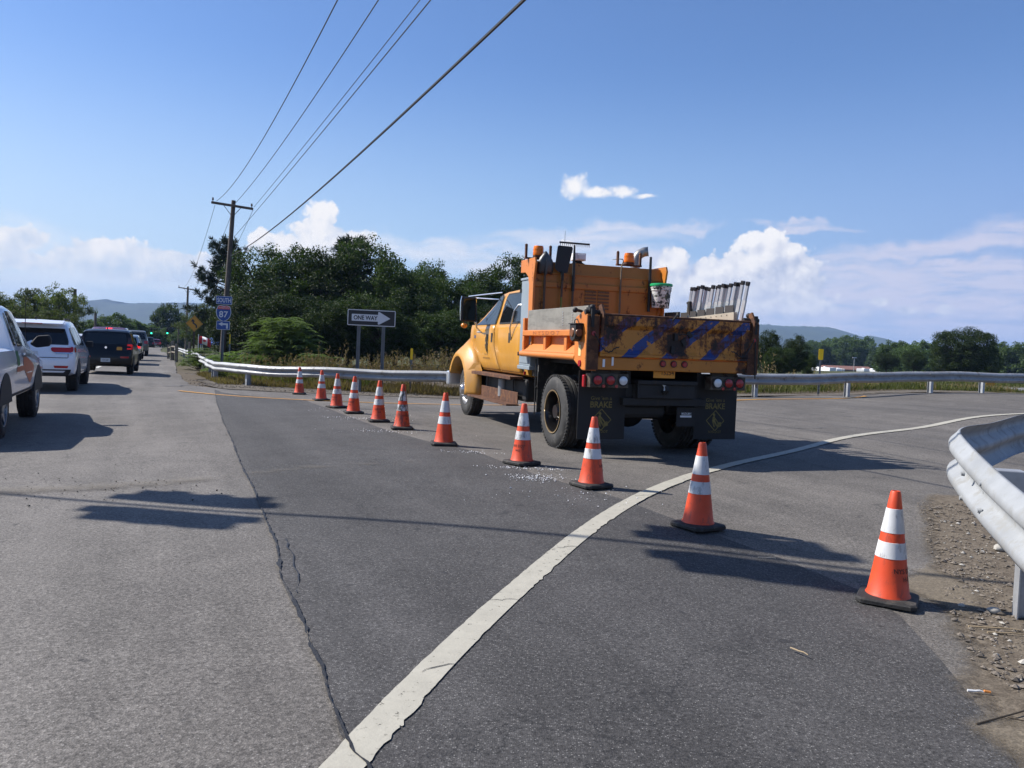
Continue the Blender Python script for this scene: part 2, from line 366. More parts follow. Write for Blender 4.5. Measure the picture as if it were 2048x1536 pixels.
def asphalt(name, base, fleck=.5, seed=0., tint=(1, 1, 1), stone=150):
    m_ = bpy.data.materials.new(name); m_.use_nodes = True; N = NT(m_.node_tree); N.n.clear()
    b = N.new('ShaderNodeBsdfPrincipled'); out = N.new('ShaderNodeOutputMaterial'); N.l.new(b.outputs[0], out.inputs[0])
    P = N.vm('ADD', N.new('ShaderNodeTexCoord').outputs['Object'], (seed, seed*.7, 0))
    big = N.ramp(N.noise(P, .35, 4, .6), .3, .7, .80, 1.16)
    mid = N.ramp(N.noise(P, 2.3, 5, .65), .3, .7, .86, 1.12)
    fine = N.ramp(N.noise(P, stone*.42, 4, .75), .3, .7, .42, 1.62)
    st = N.new('ShaderNodeTexVoronoi'); N.put(st.inputs['Vector'], P); st.inputs['Scale'].default_value = stone
    rnd = N.xyz(st.outputs['Color'])[0]
    stones = N.ramp(rnd, 0, 1, .72, 1.3)
    light = N.m('MULTIPLY', N.ramp(rnd, .84, .93, 0, fleck), N.ramp(st.outputs['Distance'], .2, .5, 1, 0))
    Pr = N.new('ShaderNodeVectorRotate', rotation_type='Z_AXIS', i_Angle=R(-25)); N.put(Pr.inputs['Vector'], P)
    tr = N.ramp(N.noise(N.vm('MULTIPLY', Pr.outputs[0], (.9, .06, 1)), 1.6, 4, .6), .35, .65, .80, 1.1)
    k = N.m('MULTIPLY', N.m('MULTIPLY', big, mid), N.m('MULTIPLY', N.m('MULTIPLY', fine, stones), tr))
    base *= AL; c = N.mix(1, tuple(base*t for t in tint), N.comb(k, k, k), 'MULTIPLY')
    c = N.mix(light, c, (.34, .33, .31))
    oil = N.m('MULTIPLY', N.ramp(N.noise(P, 5.5, 2, .5), .70, .74), .55)
    c = N.mix(oil, c, (.02, .02, .022))
    # hairline cracks
    e = N.new('ShaderNodeTexVoronoi', feature='DISTANCE_TO_EDGE'); e.inputs['Scale'].default_value = .33
    N.put(e.inputs['Vector'], N.vm('ADD', P, N.vm('SCALE', N.noise(P, 1.5, 6, .7, out=1), .9)))
    cr_ = N.m('MULTIPLY', N.ramp(e.outputs['Distance'], .0, .004, .75, 0), N.ramp(N.noise(P, .3, 2), .50, .58))
    c = N.mix(cr_, c, (.016, .016, .017))
    N.put(b.inputs['Base Color'], c); b.inputs['Roughness'].default_value = .82; b.inputs['Specular IOR Level'].default_value = .3
    bp = N.new('ShaderNodeBump', i_Strength=.55, i_Distance=.006); N.put(bp.inputs['Height'], N.m('ADD', N.noise(P, stone*.6, 3, .6), N.m('MULTIPLY', st.outputs['Distance'], .6)))
    N.l.new(bp.outputs[0], b.inputs['Normal'])
    return m_
def cover_mat(name, c1, c2, scale, amount=1., lo=.35, hi=.6, rough=.95, bump=.5):
    m_ = bpy.data.materials.new(name); m_.use_nodes = True; N = NT(m_.node_tree); N.n.clear()
    b = N.new('ShaderNodeBsdfPrincipled'); out = N.new('ShaderNodeOutputMaterial')
    P = N.new('ShaderNodeTexCoord').outputs['Object']
    n1 = N.noise(P, scale, 6, .65); n2 = N.noise(P, scale*9, 5, .7); n3 = N.noise(P, 90, 3, .6)
    c = N.mix(N.ramp(n2, .35, .65), dim(c1), dim(c2)); c = N.mix(1, c, N.comb(*[N.ramp(n3, .3, .7, .6, 1.4)]*3), 'MULTIPLY')
    N.put(b.inputs['Base Color'], c); b.inputs['Roughness'].default_value = rough; b.inputs['Specular IOR Level'].default_value = .2
    bp = N.new('ShaderNodeBump', i_Strength=bump, i_Distance=.02); N.put(bp.inputs['Height'], N.noise(P, 28, 6, .7)); N.l.new(bp.outputs[0], b.inputs['Normal'])
    cv = N.xyz(N.new('ShaderNodeVertexColor', layer_name='cover').outputs[0])[0]
    nn = N.m('ADD', N.m('MULTIPLY', n1, .55), N.m('MULTIPLY', n2, .45))
    a = N.ramp(N.m('ADD', cv, N.m('SUBTRACT', nn, .5)), lo, hi, 0, amount)
    tr = N.new('ShaderNodeBsdfTransparent'); mx = N.new('ShaderNodeMixShader'); N.put(mx.inputs[0], a)
    N.l.new(tr.outputs[0], mx.inputs[1]); N.l.new(b.outputs[0], mx.inputs[2]); N.l.new(mx.outputs[0], out.inputs[0])
    return m_
def paint(name, c, wear, seed=0.):
    m_ = bpy.data.materials.new(name); m_.use_nodes = True; N = NT(m_.node_tree); N.n.clear()
    b = N.new('ShaderNodeBsdfPrincipled'); out = N.new('ShaderNodeOutputMaterial')
    P = N.vm('ADD', N.new('ShaderNodeTexCoord').outputs['Object'], (seed, 0, 0))
    d = N.ramp(N.noise(P, 7, 6, .7), .35, .75, 1.04, .84)
    c_ = N.mix(1, dim(c), N.comb(d, d, N.m('MULTIPLY', d, .97)), 'MULTIPLY')
    N.put(b.inputs['Base Color'], c_); b.inputs['Roughness'].default_value = .7
    bp = N.new('ShaderNodeBump', i_Strength=.3, i_Distance=.006); N.put(bp.inputs['Height'], N.noise(P, 70, 4, .6)); N.l.new(bp.outputs[0], b.inputs['Normal'])
    g = N.m('MULTIPLY', N.ramp(N.noise(P, 26, 6, .75), wear-.04, wear+.02, 1, 0), N.ramp(N.noise(P, 1.1, 3), .40, .56, .25, 1))
    tr = N.new('ShaderNodeBsdfTransparent'); mx = N.new('ShaderNodeMixShader'); N.put(mx.inputs[0], N.m('SUBTRACT', 1, g))
    N.l.new(tr.outputs[0], mx.inputs[1]); N.l.new(b.outputs[0], mx.inputs[2]); N.l.new(mx.outputs[0], out.inputs[0])
    return m_
# ground: one sheet out to the horizon, fine near by
def build_ground():
    m_ = bpy.data.materials.new('earth'); m_.use_nodes = True; N = NT(m_.node_tree); N.n.clear()
    b = N.new('ShaderNodeBsdfPrincipled'); out = N.new('ShaderNodeOutputMaterial'); N.l.new(b.outputs[0], out.inputs[0])
    P = N.new('ShaderNodeTexCoord').outputs['Object']
    n1 = N.noise(P, 1.3, 6, .65); n2 = N.noise(P, 14, 5, .7); n3 = N.noise(P, 70, 3, .7)
    c = N.mix(N.ramp(n2, .38, .62), (.070, .054, .038), (.135, .112, .084))
    far = N.ramp(N.vm('LENGTH', P, out=1), 38, 60)
    grass = N.mix(N.ramp(n2, .35, .65), (.032, .05, .013), (.085, .08, .032))
    c = N.mix(N.m('MULTIPLY', far, N.ramp(n1, .3, .5)), c, grass)
    c = N.mix(1, c, N.comb(*[N.ramp(n3, .3, .7, .55, 1.45)]*3), 'MULTIPLY')
    N.put(b.inputs['Base Color'], c); b.inputs['Roughness'].default_value = .95; b.inputs['Specular IOR Level'].default_value = .2
    bp = N.new('ShaderNodeBump', i_Strength=.7, i_Distance=.03); N.put(bp.inputs['Height'], n2); N.l.new(bp.outputs[0], b.inputs['Normal'])
    def axis(a, b, fine0, fine1, st, far):
        v = []; x = fine0
        while x <= fine1: v.append(x); x += st
        s = st; x = fine1
        while x < b: s *= 1.22; x += s; v.append(x)
        s = st; x = fine0
        while x > a: s *= 1.22; x -= s; v.insert(0, x)
        return [min(max(q, a), b) for q in v]
    xs = axis(-3550, 3550, -22, 26, .6, 0); ys = axis(-50, 4450, -1, 46, .6, 0)
    vs = []
    for y in ys:
        for x in xs: vs.append((x, y, zg(x, y)-.03 if abs(x) < 400 and y < 600 else -.05))
    n = len(xs); fs = [(j*n+i, j*n+i+1, (j+1)*n+i+1, (j+1)*n+i) for j in range(len(ys)-1) for i in range(n-1)]
    o = MB().add(vs, fs).build('ground', m_, fix=False); o.data.polygons.foreach_set('use_smooth', [True]*len(fs))
    tag(o, kind='structure')
build_ground()
A_ROAD = asphalt('old_asphalt', .180, .5, 0, (1.075, .985, .89), 120); A_PATCH = asphalt('dark_asphalt', .086, .55, 11, (1.03, .98, .95), 120); A_RAMP = asphalt('ramp_asphalt', .162, .5, 23, (1.085, .985, .875), 120)
def v2(l): return [tuple(p) for p in l]
pave = v2(PAVE)
pave[-1] = (17.5, 28.2)
road_poly = [(-75, -8), (6.5, -8), (6.8, 2), (6.5, 6), (8.5, 9.0), (12, 12), (22, 18), (30, 26), (30, 30.5)]+pave[::-1]+[(-44.5, 104), (-58, 136), (-92, 216), (-110, 216), (-80, 136), (-62, 90), (-75, 60)]
sheet('road', road_poly, 0, A_ROAD, .55, jag=.05)
crack = v2(CRACK); pr = v2(PATCH_R)
ramp_poly = pr[::-1]+[(-4.78, 19.3), (-6.3, 19.9)]+[p for p in v2(YEL)[0:3]][::-1][:1]+[(-7.0, 22.2)]+pave[6:-1]+[(15, 26.8), (22, 30), (29.5, 30), (29.5, 26), (22, 18.4), (12, 12.3), (8.3, 9.4), (5.6, 7.5), (5.0, 5.0), (5.5, 2), (3, 2.2)]
sheet('ramp_road', ramp_poly, .004, A_RAMP, .45, jag=.02)
patch_poly = crack+[(-.3, 1.6), (2.2, 1.6)]+pr[::-1]+[(-5.1, 19.6), (-6.3, 20.2), (-7.6, 21.6)]
sheet('road_patch', patch_poly, .009, A_PATCH, .35, jag=.03)
SEAL = mat('crack_tar', (.012, .012, .013), .6, bump=.6)
ribbon('crack', crack, lambda s: max(.004, .022*(.55+noise.noise((s*1.7, 2, 0))*.9)*(1 if s > 11.2 else .35)), .0175, SEAL, .03, rag=.012)
# lane markings
W_PAINT = paint('white_line_paint', (.58, .545, .46), .38); Y_PAINT = paint('yellow_line_paint', (.78, .38, .06), .31, 4); W2 = paint('lane_line_paint', (.75, .74, .70), .36, 8)
mid = [((a[0]+b[0])/2, (a[1]+b[1])/2) for a, b in zip(WL, WR)]
import numpy as np
def polyfit_line(pts, deg, n):
    p = np.array(pts); q = np.sqrt(np.hypot(np.diff(p[:, 0]), np.diff(p[:, 1])))+1e-6; t = np.concatenate([[0], np.cumsum(q)]); t /= t[-1]
    w = np.ones(len(t)); cx, cy = np.polyfit(t, p[:, 0], deg, w=w), np.polyfit(t, p[:, 1], deg, w=w); u = np.linspace(0, 1, n)
    return [(float(a), float(b)) for a, b in zip(np.polyval(cx, u), np.polyval(cy, u))]
raw = mid
mid = [(-.77, 1.9)]+mid[:1]+mid[2:]
mid = [p for p in polyfit_line(mid, 6, 90) if p[1] < 9.0]+[tuple(p) for p in smooth_line([p for p in raw if p[1] > 9.4], 2)]
mid = smooth_line(mid, 2)
ribbon('white_line', mid, .152, .0145, W_PAINT, .05, rag=.006, ragr=lambda s: .034*max(0, noise.noise((s*1.3, 0, 4))+.2) if s < 6 else .01)
ribbon('yellow_line', polyfit_line(YEL[:-2], 4, 70), .12, .0135, Y_PAINT, .15, rag=.01)
ribbon('lane_line', [(-18.3, 36.2)]+v2(LANE), .15, .009, W2, .4)
TAR = mat('tar_mark', (.02, .02, .022), .55)
def squiggle(p, q, n, amp, w, dz=.0175):
    p, q = Vector(p), Vector(q); random.seed(int(p.x*100)); d = (q-p); nn = Vector((-d.y, d.x)).normalized()
    pts = [p+d*(i/n)+nn*random.uniform(-amp, amp) for i in range(n+1)]
    ribbon('crack', pts, lambda s: w*(.6+.8*noise.noise((s*6, p.x, 0))), dz, TAR, .03, rag=w*.4)
for p, q, n, a, w in (((-.36, 3.66), (-.14, 3.83), 9, .012, .006), ((-.1, 4.75), (.13, 4.78), 8, .02, .006), ((.38, 6.0), (.62, 6.08), 8, .02, .006), ((1.25, 8.0), (1.62, 8.16), 8, .02, .007),
    ((-9.9, 23.6), (-9.1, 27.4), 14, .14, .09), ((-1.6, 6.0), (-1.2, 4.75), 10, .03, .012),
    ((3.6, 14.6), (6.5, 15.6), 18, .06, .02), ((6.6, 18.3), (7.6, 17.9), 8, .05, .03), ((9.6, 20.4), (10.9, 19.6), 8, .05, .04), ((-2.6, 10.4), (1.0, 11.0), 16, .05, .012), ((-5.2, 6.2), (-6.0, 10.5), 24, .06, .012)):
    squiggle(p, q, n, a, w)
# dirt that has washed over the pavement on the gore, with sand and grit
DIRT_M = cover_mat('washed_dirt', (.135, .108, .080), (.25, .208, .157), 1.6, 1, .25, .5)
d = v2(DIRT)
sheet('dirt_shoulder', [(x-.12, y) for x, y in d[1:]]+[(1.75, 2.3), (6.4, 2.3), (6.6, 6.0), (7.5, 8.6)], .019, DIRT_M, .14, fade=.55, kind='structure')
SAND_M = cover_mat('pale_sand', (.34, .305, .255), (.25, .225, .19), 2.2, .42, .42, .85)
sheet('sand_streak', [(-5.2, 6.9), (-4.4, 7.1), (-3.3, 7.75), (-2.4, 8.7), (-1.0, 9.35), (0, 9.6), (-1.2, 9.75), (-2.4, 9.3), (-3.2, 8.7), (-4.2, 8.0), (-5.2, 7.6)], .0165, SAND_M, .15, fade=.35)
SAND2 = cover_mat('tan_sand', (.30, .25, .185), (.22, .185, .14), 2.6, .85, .3, .65)
sheet('sand_patch', [(2.55, 5.6), (2.85, 6.0), (3.3, 6.3), (3.35, 5.4), (3.0, 4.9), (2.7, 4.8)], .026, SAND2, .12, fade=.3)
sheet('sand_patch', [(1.85, 3.55), (2.25, 3.7), (2.7, 3.2), (2.6, 2.4), (1.9, 2.5)], .026, SAND2, .12, fade=.35)
VERGE = cover_mat('verge_gravel', (.12, .10, .08), (.22, .195, .16), 1.2, 1, .2, .5)
sheet('verge', [(-21.5, 53), (-14.3, 36.2), (-9.6, 25.2), (-8.2, 23.2), (-6.2, 22.4), (-3.4, 22.2), (-1.5, 22.3), (0, 22.5), (0, 23.4), (-4, 24), (-7.8, 25.6), (-10.8, 30), (-15, 39), (-21.5, 54)], .018, VERGE, .4, fade=.3)
sheet('verge', [(5.5, 22.3), (9.2, 25.0), (13, 25.9), (18, 28.3), (18, 29.2), (12, 26.9), (8.3, 25.6), (5, 23.5)], .018, VERGE, .4, fade=.35)
far_m = asphalt('highway_asphalt', .26, .3, 41)
ribbon('highway', [(4, 36.2), (16, 38.5), (30, 40.5), (60, 43)], 5.0, .05, far_m, 1.0)
# ---------------------------------------------------------------- guardrails
GALV = mat('galvanised_steel', (.31, .32, .325), .55, .1, .2, 2.2, (.26, .26, .25), (.52, .62), 5, bump=.15, bs=25)
GALV_W = mat('weathered_galvanised', (.33, .335, .34), .52, .15, .22, 2.0, (.20, .18, .155), (.54, .68), 6, bump=.15, bs=25)
STEEL = mat('post_steel', (.42, .43, .44), .55, .6, .2, 5, (.22, .17, .12), (.58, .68), 6)
WPROF = [(.0, -.156), (.018, -.152), (.034, -.135), (.075, -.105), (.083, -.09), (.083, -.07), (.075, -.056), (.012, -.022), (.004, -.008), (.004, .008), (.012, .022), (.075, .056), (.083, .07), (.083, .09), (.075, .105), (.034, .135), (.018, .152), (.0, .156)]
def rail_mesh(mb, pts, flip, wob=0., prof=WPROF):
    """pts: (x, y, z of rail centre); the W bulges to the side given by flip"""
    secs = []
    for i, p in enumerate(pts):
        a, b = pts[max(i-1, 0)], pts[min(i+1, len(pts)-1)]
        d = Vector((b[0]-a[0], b[1]-a[1], 0)).normalized(); n = Vector((-d.y, d.x, 0))*flip
        w = wob*noise.noise((p[0]*.45, p[1]*.45, 2)); w2 = wob*noise.noise((p[0]*.5, p[1]*.5, 8))
        tl = wob*1.2*noise.noise((p[0]*.3, p[1]*.3, 5))
        secs.append([Vector(p)+n*(k+w+tl*z)+Vector((0, 0, z+w2*.7)) for k, z in prof])
    mb.loft(secs, False, False)
def ibeam(mb, x, y, z0, z1, d, h=.15, w=.10):
    d = Vector((d[0], d[1], 0)).normalized(); n = Vector((-d.y, d.x, 0)); rot = Matrix((d, n, Vector((0, 0, 1)))).transposed()
    c = (z0+z1)/2
    mb.box(Vector((x, y, c)), (.007, h-.016, z1-z0), rot)
    for s in (-1, 1): mb.box(Vector((x, y, c))+n*s*(h/2-.004), (w, .008, z1-z0), rot)
def guardrail(label, pts, posts, flip, h=.56, wob=0., mats=None, soff=.1, tall=1., lift=None):
    mats = mats or GALV; root = empty('guardrail', G(*pts[len(pts)//2][:2]), label=label, cat='guardrail'); o0 = root.location
    P = resample(smooth_line(pts, 2), .35); zs = [zg(p.x, p.y)+h+(lift(p.x, p.y) if lift else 0) for p in P]
    zs = [sum(zs[max(0, i-4):i+5])/len(zs[max(0, i-4):i+5]) for i in range(len(zs))]
    mb = MB(); rail_mesh(mb, [(p.x-o0.x, p.y-o0.y, z-o0.z) for p, z in zip(P, zs)], flip, wob, [(k*(.85 if tall > 1 else 1), z*tall) for k, z in WPROF])
    bolts = mb
    for q in posts:
        i = min(range(len(P)), key=lambda k: (P[k]-Vector(q)).length); a, b = P[max(0, i-1)], P[min(len(P)-1, i+1)]
        d = (b-a).normalized(); n = Vector((-d.y, d.x))*flip; x, y = P[i]-n*soff
        m = MB(); ibeam(m, x-o0.x, y-o0.y, zg(x, y)-.1-o0.z, zs[i]+.14-o0.z, d); m.build('post', STEEL, root)
        if soff > .2:
            bk = MB(); q0 = Vector((P[i].x-o0.x, P[i].y-o0.y, zs[i]-o0.z)); bk.box(q0-Vector((n.x, n.y, 0))*(soff/2-.04), (.12, soff-.07, .3), Matrix((Vector((d.x, d.y, 0)), Vector((-d.y, d.x, 0)), Vector((0, 0, 1)))).transposed()); bk.build('spacer_block', STEEL, root, bevel=.006)
        c = Vector((P[i].x-o0.x, P[i].y-o0.y, zs[i]-o0.z)); n3 = Vector((n.x, n.y, 0))
        bolts.cyl(c, c+n3*.022, .02, .016, 8)
        for s in (-1, 1):
            for zz in (-.08, .08): bolts.cyl(c+Vector((d.x, d.y, 0))*(.22*s)+Vector((0, 0, zz))+n3*.08, c+Vector((d.x, d.y, 0))*(.22*s)+Vector((0, 0, zz))+n3*.098, .016, .012, 8)
    mb.build('rail', mats, root, smooth=50, fix=False, solid=.004)
    return root
main_path = [(-30, 73), (-22, 56.5), (-16.5, 43), (-13, 35), (-11.2, 30.4), (-9.7, 27.3), (-8.1, 25.2), (-6.2, 24.3), (-4.3, 23.9), (-1.9, 23.3), (2.5, 22.8), (7, 23.2), (11.2, 25.3), (15.4, 26.8), (20, 29.5), (27, 34)]
mposts = [(-25.5, 64), (-23.5, 60), (-21.5, 55.8), (-19.5, 51), (-17.5, 46.3), (-16, 42.5), (-14.4, 39), (-13, 35.5), (-12, 32.6), (-11.3, 30.4), (-10.7, 29), (-8.2, 25.2), (-4.4, 23.9), (-.4, 23.1), (3.3, 22.8), (7.05, 23.2), (10.2, 24.9), (13.3, 26.1), (15.6, 27), (19, 29)]
guardrail('long dented steel guardrail curving behind the dump truck and away along the road', main_path, mposts, -1, .53, .10, GALV_W)
# the near one is wrapped round the nose of the gore
near_path = [(2.5, 2.6), (2.52, 3.2), (2.60, 3.9), (2.76, 4.4), (2.94, 5.0), (3.08, 5.5), (3.24, 5.95), (3.52, 6.35), (3.92, 6.8), (4.5, 7.5), (5.1, 8.2), (6.2, 9.2), (7.6, 10.3)]
guardrail('bright curved guardrail end wrapped around the dirt nose beside the nearest cone', near_path, [(2.62, 3.0), (3.02, 5.08), (6.2, 9.2)], 1, .80, .03, GALV, .27, 1.22, lambda x, y: .08-.12*max(0, min(1, (y-6.2)/1.5))-.20*max(0, min(1, (5.9-y)/1.6))-.06*max(0, min(1, (4.3-y)/1.2)))
# ---------------------------------------------------------------- traffic cones
def cone_mat(name, c, dirt, seed):
    m_ = bpy.data.materials.new(name); m_.use_nodes = True; N = NT(m_.node_tree)
    b = N.n['Principled BSDF']; P = N.vm('ADD', N.new('ShaderNodeTexCoord').outputs['Object'], (seed, 0, 0))
    f = N.ramp(N.noise(N.vm('MULTIPLY', P, (1, 1, .35)), 22, 6, .7), .56-dirt*.12, .66-dirt*.12, 0, .35+.6*dirt)
    cc = N.mix(f, dim(c, .74), (.05, .04, .032)); sc_ = N.ramp(N.noise(P, 9, 4), .3, .7, .88, 1.08)
    cc = N.mix(1, cc, N.comb(sc_, sc_, sc_), 'MULTIPLY')
    N.put(b.inputs['Base Color'], cc); b.inputs['Roughness'].default_value = .5
    bp = N.new('ShaderNodeBump', i_Strength=.12, i_Distance=.004); N.put(bp.inputs['Height'], N.noise(P, 60, 4)); N.l.new(bp.outputs[0], b.inputs['Normal'])
    return m_
ORANGE = (.86, .085, .018)
RUBBER = mat('black_rubber', (.018, .017, .016), .75, 0, .3, 8, (.07, .06, .05), (.52, .66), 9, bump=.4)
STENCIL = mat('stencil_ink', (.05, .02, .015), .7)
def make_cone(loc, rz, dirt, seed, lean, stencil, label):
    root = empty('traffic_cone', loc, 0, label, 'traffic cone', 'orange traffic cones closing the ramp', rot=(lean[0], lean[1], rz))
    om = cone_mat('cone_vinyl', ORANGE, dirt*.6, seed); wm = cone_mat('cone_sleeve', (.80, .80, .80), dirt, seed+5)
    b = MB(); s = .178; ch = .035; pts = []
    for sx, sy in ((1, 1), (-1, 1), (-1, -1), (1, -1)):
        p = [(sx*(s-ch), sy*s), (sx*s, sy*(s-ch))]; pts += p if sx*sy < 0 else p[::-1]
    b.loft([[(x*k, y*k, z) for x, y in pts] for k, z in ((.97, .0), (1, .004), (1, .024), (.95, .034), (.72, .042))])
    b.build('base', RUBBER, root, smooth=30)
    zt = .71; r_ = lambda z: .128+(.030-.128)*(z-.045)/(zt-.045)
    m = MB(); m.lathe([(.137, .036), (.133, .05), (r_(.06), .06), (r_(.2), .2), (r_(.4), .4), (r_(.6), .6), (r_(.70), .70), (r_(.71)-.004, .71), (.022, .71), (.020, .66)], 32); m.build('cone_body', om, root, smooth=40)
    for z0, z1 in ((.445, .600), (.285, .388)):
        k = MB(); k.lathe([(r_(z0)-.002, z0), (r_(z0)+.0025, z0+.002), (r_(z1)+.0025, z1-.002), (r_(z1)-.002, z1)], 32); k.build('reflective_band', wm, root, smooth=40)
    if stencil is not None:
        for txt, zc, hh in (('NYS DOT', .215, .03), ('H-S', .165, .028)):
            t = text('stencil', txt, STENCIL, root, (0, 0, 0), (1, 0, 0), (0, 1, 0), hh, None, 0, .012)
            for v in t.data.vertices:
                z = zc+v.co.y; rr = r_(z)+.0025; a = stencil-math.pi/2-rz+v.co.x/rr; v.co = (rr*math.cos(a), rr*math.sin(a), z)
    return root
CONES = [(-5.64, 21.85, .2, .1, (0, 0), 0, 'traffic cone standing against the guardrail, farthest of the row'),
 (-4.49, 19.42, .5, .25, (.01, 0), None, 'second traffic cone from the guardrail, just inside the yellow line'),
 (-3.65, 17.2, .9, .35, (0, .01), -.5, 'third traffic cone from the guardrail with a dark stencil near its side'),
 (-3.05, 15.93, .4, .15, (0, .01), -.6, 'fourth traffic cone from the guardrail, clean bands, beside white grit'),
 (-2.305, 14.33, .35, .3, (0, .01), .25, 'traffic cone with clear two-line stencil, next before the dirtiest cone'),
 (-1.74, 13.17, .2, 1., (0, .01), .9, 'dirtiest traffic cone with a scuffed grey smeared top band'),
 (-.905, 11.25, .15, .1, (0, .01), None, 'clean traffic cone without stencil near the truck front wheel'),
 (.15, 9.68, .75, .4, (0, .012), -.55, 'traffic cone with faded top band and DOT stencil, beside spilled white grit'),
 (.85, 8.39, .55, .45, (0, .012), 1.5, 'traffic cone in front of the mud flap with brown stain on its lower band'),
 (1.60, 6.84, .6, .15, (0, .014), None, 'traffic cone standing just past the white line with bright clean bands'),
 (2.465, 5.23, -.5, .2, (0, .015), .62, 'nearest and largest traffic cone, stencilled, beside the dirt shoulder')]
for i, (x, y, rz, dirt, lean, st, lab) in enumerate(CONES):
    make_cone(G(x, y, .0175), rz, dirt, i*3.7, lean, st, lab)
# ---------------------------------------------------------------- signs
ALU = mat('sign_back', (.5, .5, .5), .45, .6); S_WHITE = mat('sign_white', (.62, .62, .64), .5, var=.05); S_BLACK = mat('sign_black', (.014, .014, .017), .5)
S_BLUE = mat('sign_blue', (.012, .06, .26), .45, var=.05); S_RED = mat('sign_red', (.58, .05, .035), .5, var=.05); S_YEL = mat('sign_yellow', (.62, .27, .012), .5, var=.06)
LIME = mat('delineator_yellow', (1.0, .62, .0), .4, var=.04); UCH = mat('u_channel_steel', (.17, .18, .19), .6, .5)
def rrect(w, h, r, n=4):
    out = []
    for cx, cy, a0 in ((w/2-r, h/2-r, 0), (-w/2+r, h/2-r, 90), (-w/2+r, -h/2+r, 180), (w/2-r, -h/2+r, 270)):
        for k in range(n+1): a = R(a0+90*k/n); out.append((cx+r*math.cos(a), cy+r*math.sin(a)))
    return out
def plate(name, poly, m_, parent, y, th=.004, zc=0., xc=0.):     # poly in (x, z); faces -y
    mb = MB(); mb.prism([(x+xc, y, z+zc) for x, z in poly], (0, th, 0)); return mb.build(name, m_, parent)
def channel(name, x, z0, z1, parent, m_=UCH, y=.012, w=.08):
    mb = MB(); mb.bx(x-w*.28, x+w*.28, y+.03, y+.036, z0, z1)
    for s in (-1, 1): mb.bx(x+s*w*.28-.003, x+s*w*.28+.003, y, y+.03, z0, z1); mb.bx(x+s*w*.28, x+s*w*.5, y, y+.004, z0, z1)
    return mb.build(name, m_, parent)
def sign_root(px, py, Y, lab, cat, name, tilt=0., yaw=0.):
    p = at(px, py, Y); g = zg(p.x, p.y)
    r = empty(name, (p.x, p.y, g), 0, lab, cat, rot=(0, tilt, yaw)); return r, p.z-g
# ONE WAY
r, zc = sign_root(742, 636, 24.2, 'black and white ONE WAY sign on two steel posts above the dry weeds', 'road sign', 'one_way_sign', R(.4), R(2))
plate('sign_panel', rrect(1.40, .47, .03), ALU, r, 0, .004, zc); plate('border', rrect(1.385, .455, .028), S_WHITE, r, -.003, .003, zc); plate('black_field', rrect(1.352, .422, .02), S_BLACK, r, -.006, .003, zc)
plate('arrow', [(-.575, -.1), (.19, -.1), (.19, -.165), (.205, -.185), (.225, -.185), (.55, 0), (.225, .185), (.205, .185), (.19, .165), (.19, .1), (-.575, .1)], S_WHITE, r, -.009, .003, zc)
text('lettering', 'ONE WAY', S_BLACK, r, (-.17, -.009, zc), (1, 0, 0), (0, 0, 1), .13, .70, .002, .03)
for x in (-.36, .36): channel('post', x, -.3, zc+.20, r, y=.006, w=.1)
# INTERSTATE 87 SOUTH
r, zc = sign_root(445, 627, 33, 'blue Interstate 87 SOUTH route sign with left arrow on one post', 'road sign', 'route_sign', R(1.0), R(2))
def panel_text(zc_, w, h, txt, th):
    plate('sign_panel', rrect(w, h, .03), S_WHITE, r, 0, .004, zc_); plate('blue_field', rrect(w-.03, h-.03, .025), S_BLUE, r, -.004, .004, zc_)
    if txt: text('lettering', txt, S_WHITE, r, (0, -.004, zc_), (1, 0, 0), (0, 0, 1), th, w*.84, .002, .02)
zt = at(448, 600.5, 33).z-r.location.z; panel_text(zt, .63, .325, 'SOUTH', .185)
def shield(k):
    pts = [(-.235, .30), (-.12, .325), (0, .30), (.12, .325), (.235, .30), (.285, .17), (.30, .04), (.27, -.1), (.2, -.21), (.1, -.285), (0, -.32), (-.1, -.285), (-.2, -.21), (-.27, -.1), (-.30, .04), (-.285, .17)]
    return [(x*k, z*k) for x, z in pts]
plate('shield', shield(1.0), S_WHITE, r, 0, .004, zc); plate('blue_field', shield(.93), S_BLUE, r, -.004, .004, zc)
plate('red_band', [(-.268*.93, .17*.93+.015), (.268*.93, .17*.93+.015), (.235*.93, .30*.93), (.12*.93, .325*.93), (0, .30*.93), (-.12*.93, .325*.93), (-.235*.93, .30*.93)], S_RED, r, -.007, .003, zc)
text('lettering', 'INTERSTATE', S_WHITE, r, (0, -.007, zc+.228), (1, 0, 0), (0, 0, 1), .055, .40, .002, .004); text('lettering', '87', S_WHITE, r, (0, -.004, zc-.03), (1, 0, 0), (0, 0, 1), .25, .35, .003, .012)
zt = at(441, 650.5, 33).z-r.location.z; panel_text(zt, .53, .35, None, 0)
plate('arrow', [(.12, -.12), (.19, -.12), (.19, .085), (-.03, .085), (-.03, .135), (-.19, .05), (-.03, -.035), (-.03, .015), (.12, .015)], S_WHITE, r, -.008, .003, zt)
channel('post', 0, -.4, zc+.60, r, y=.006, w=.11)
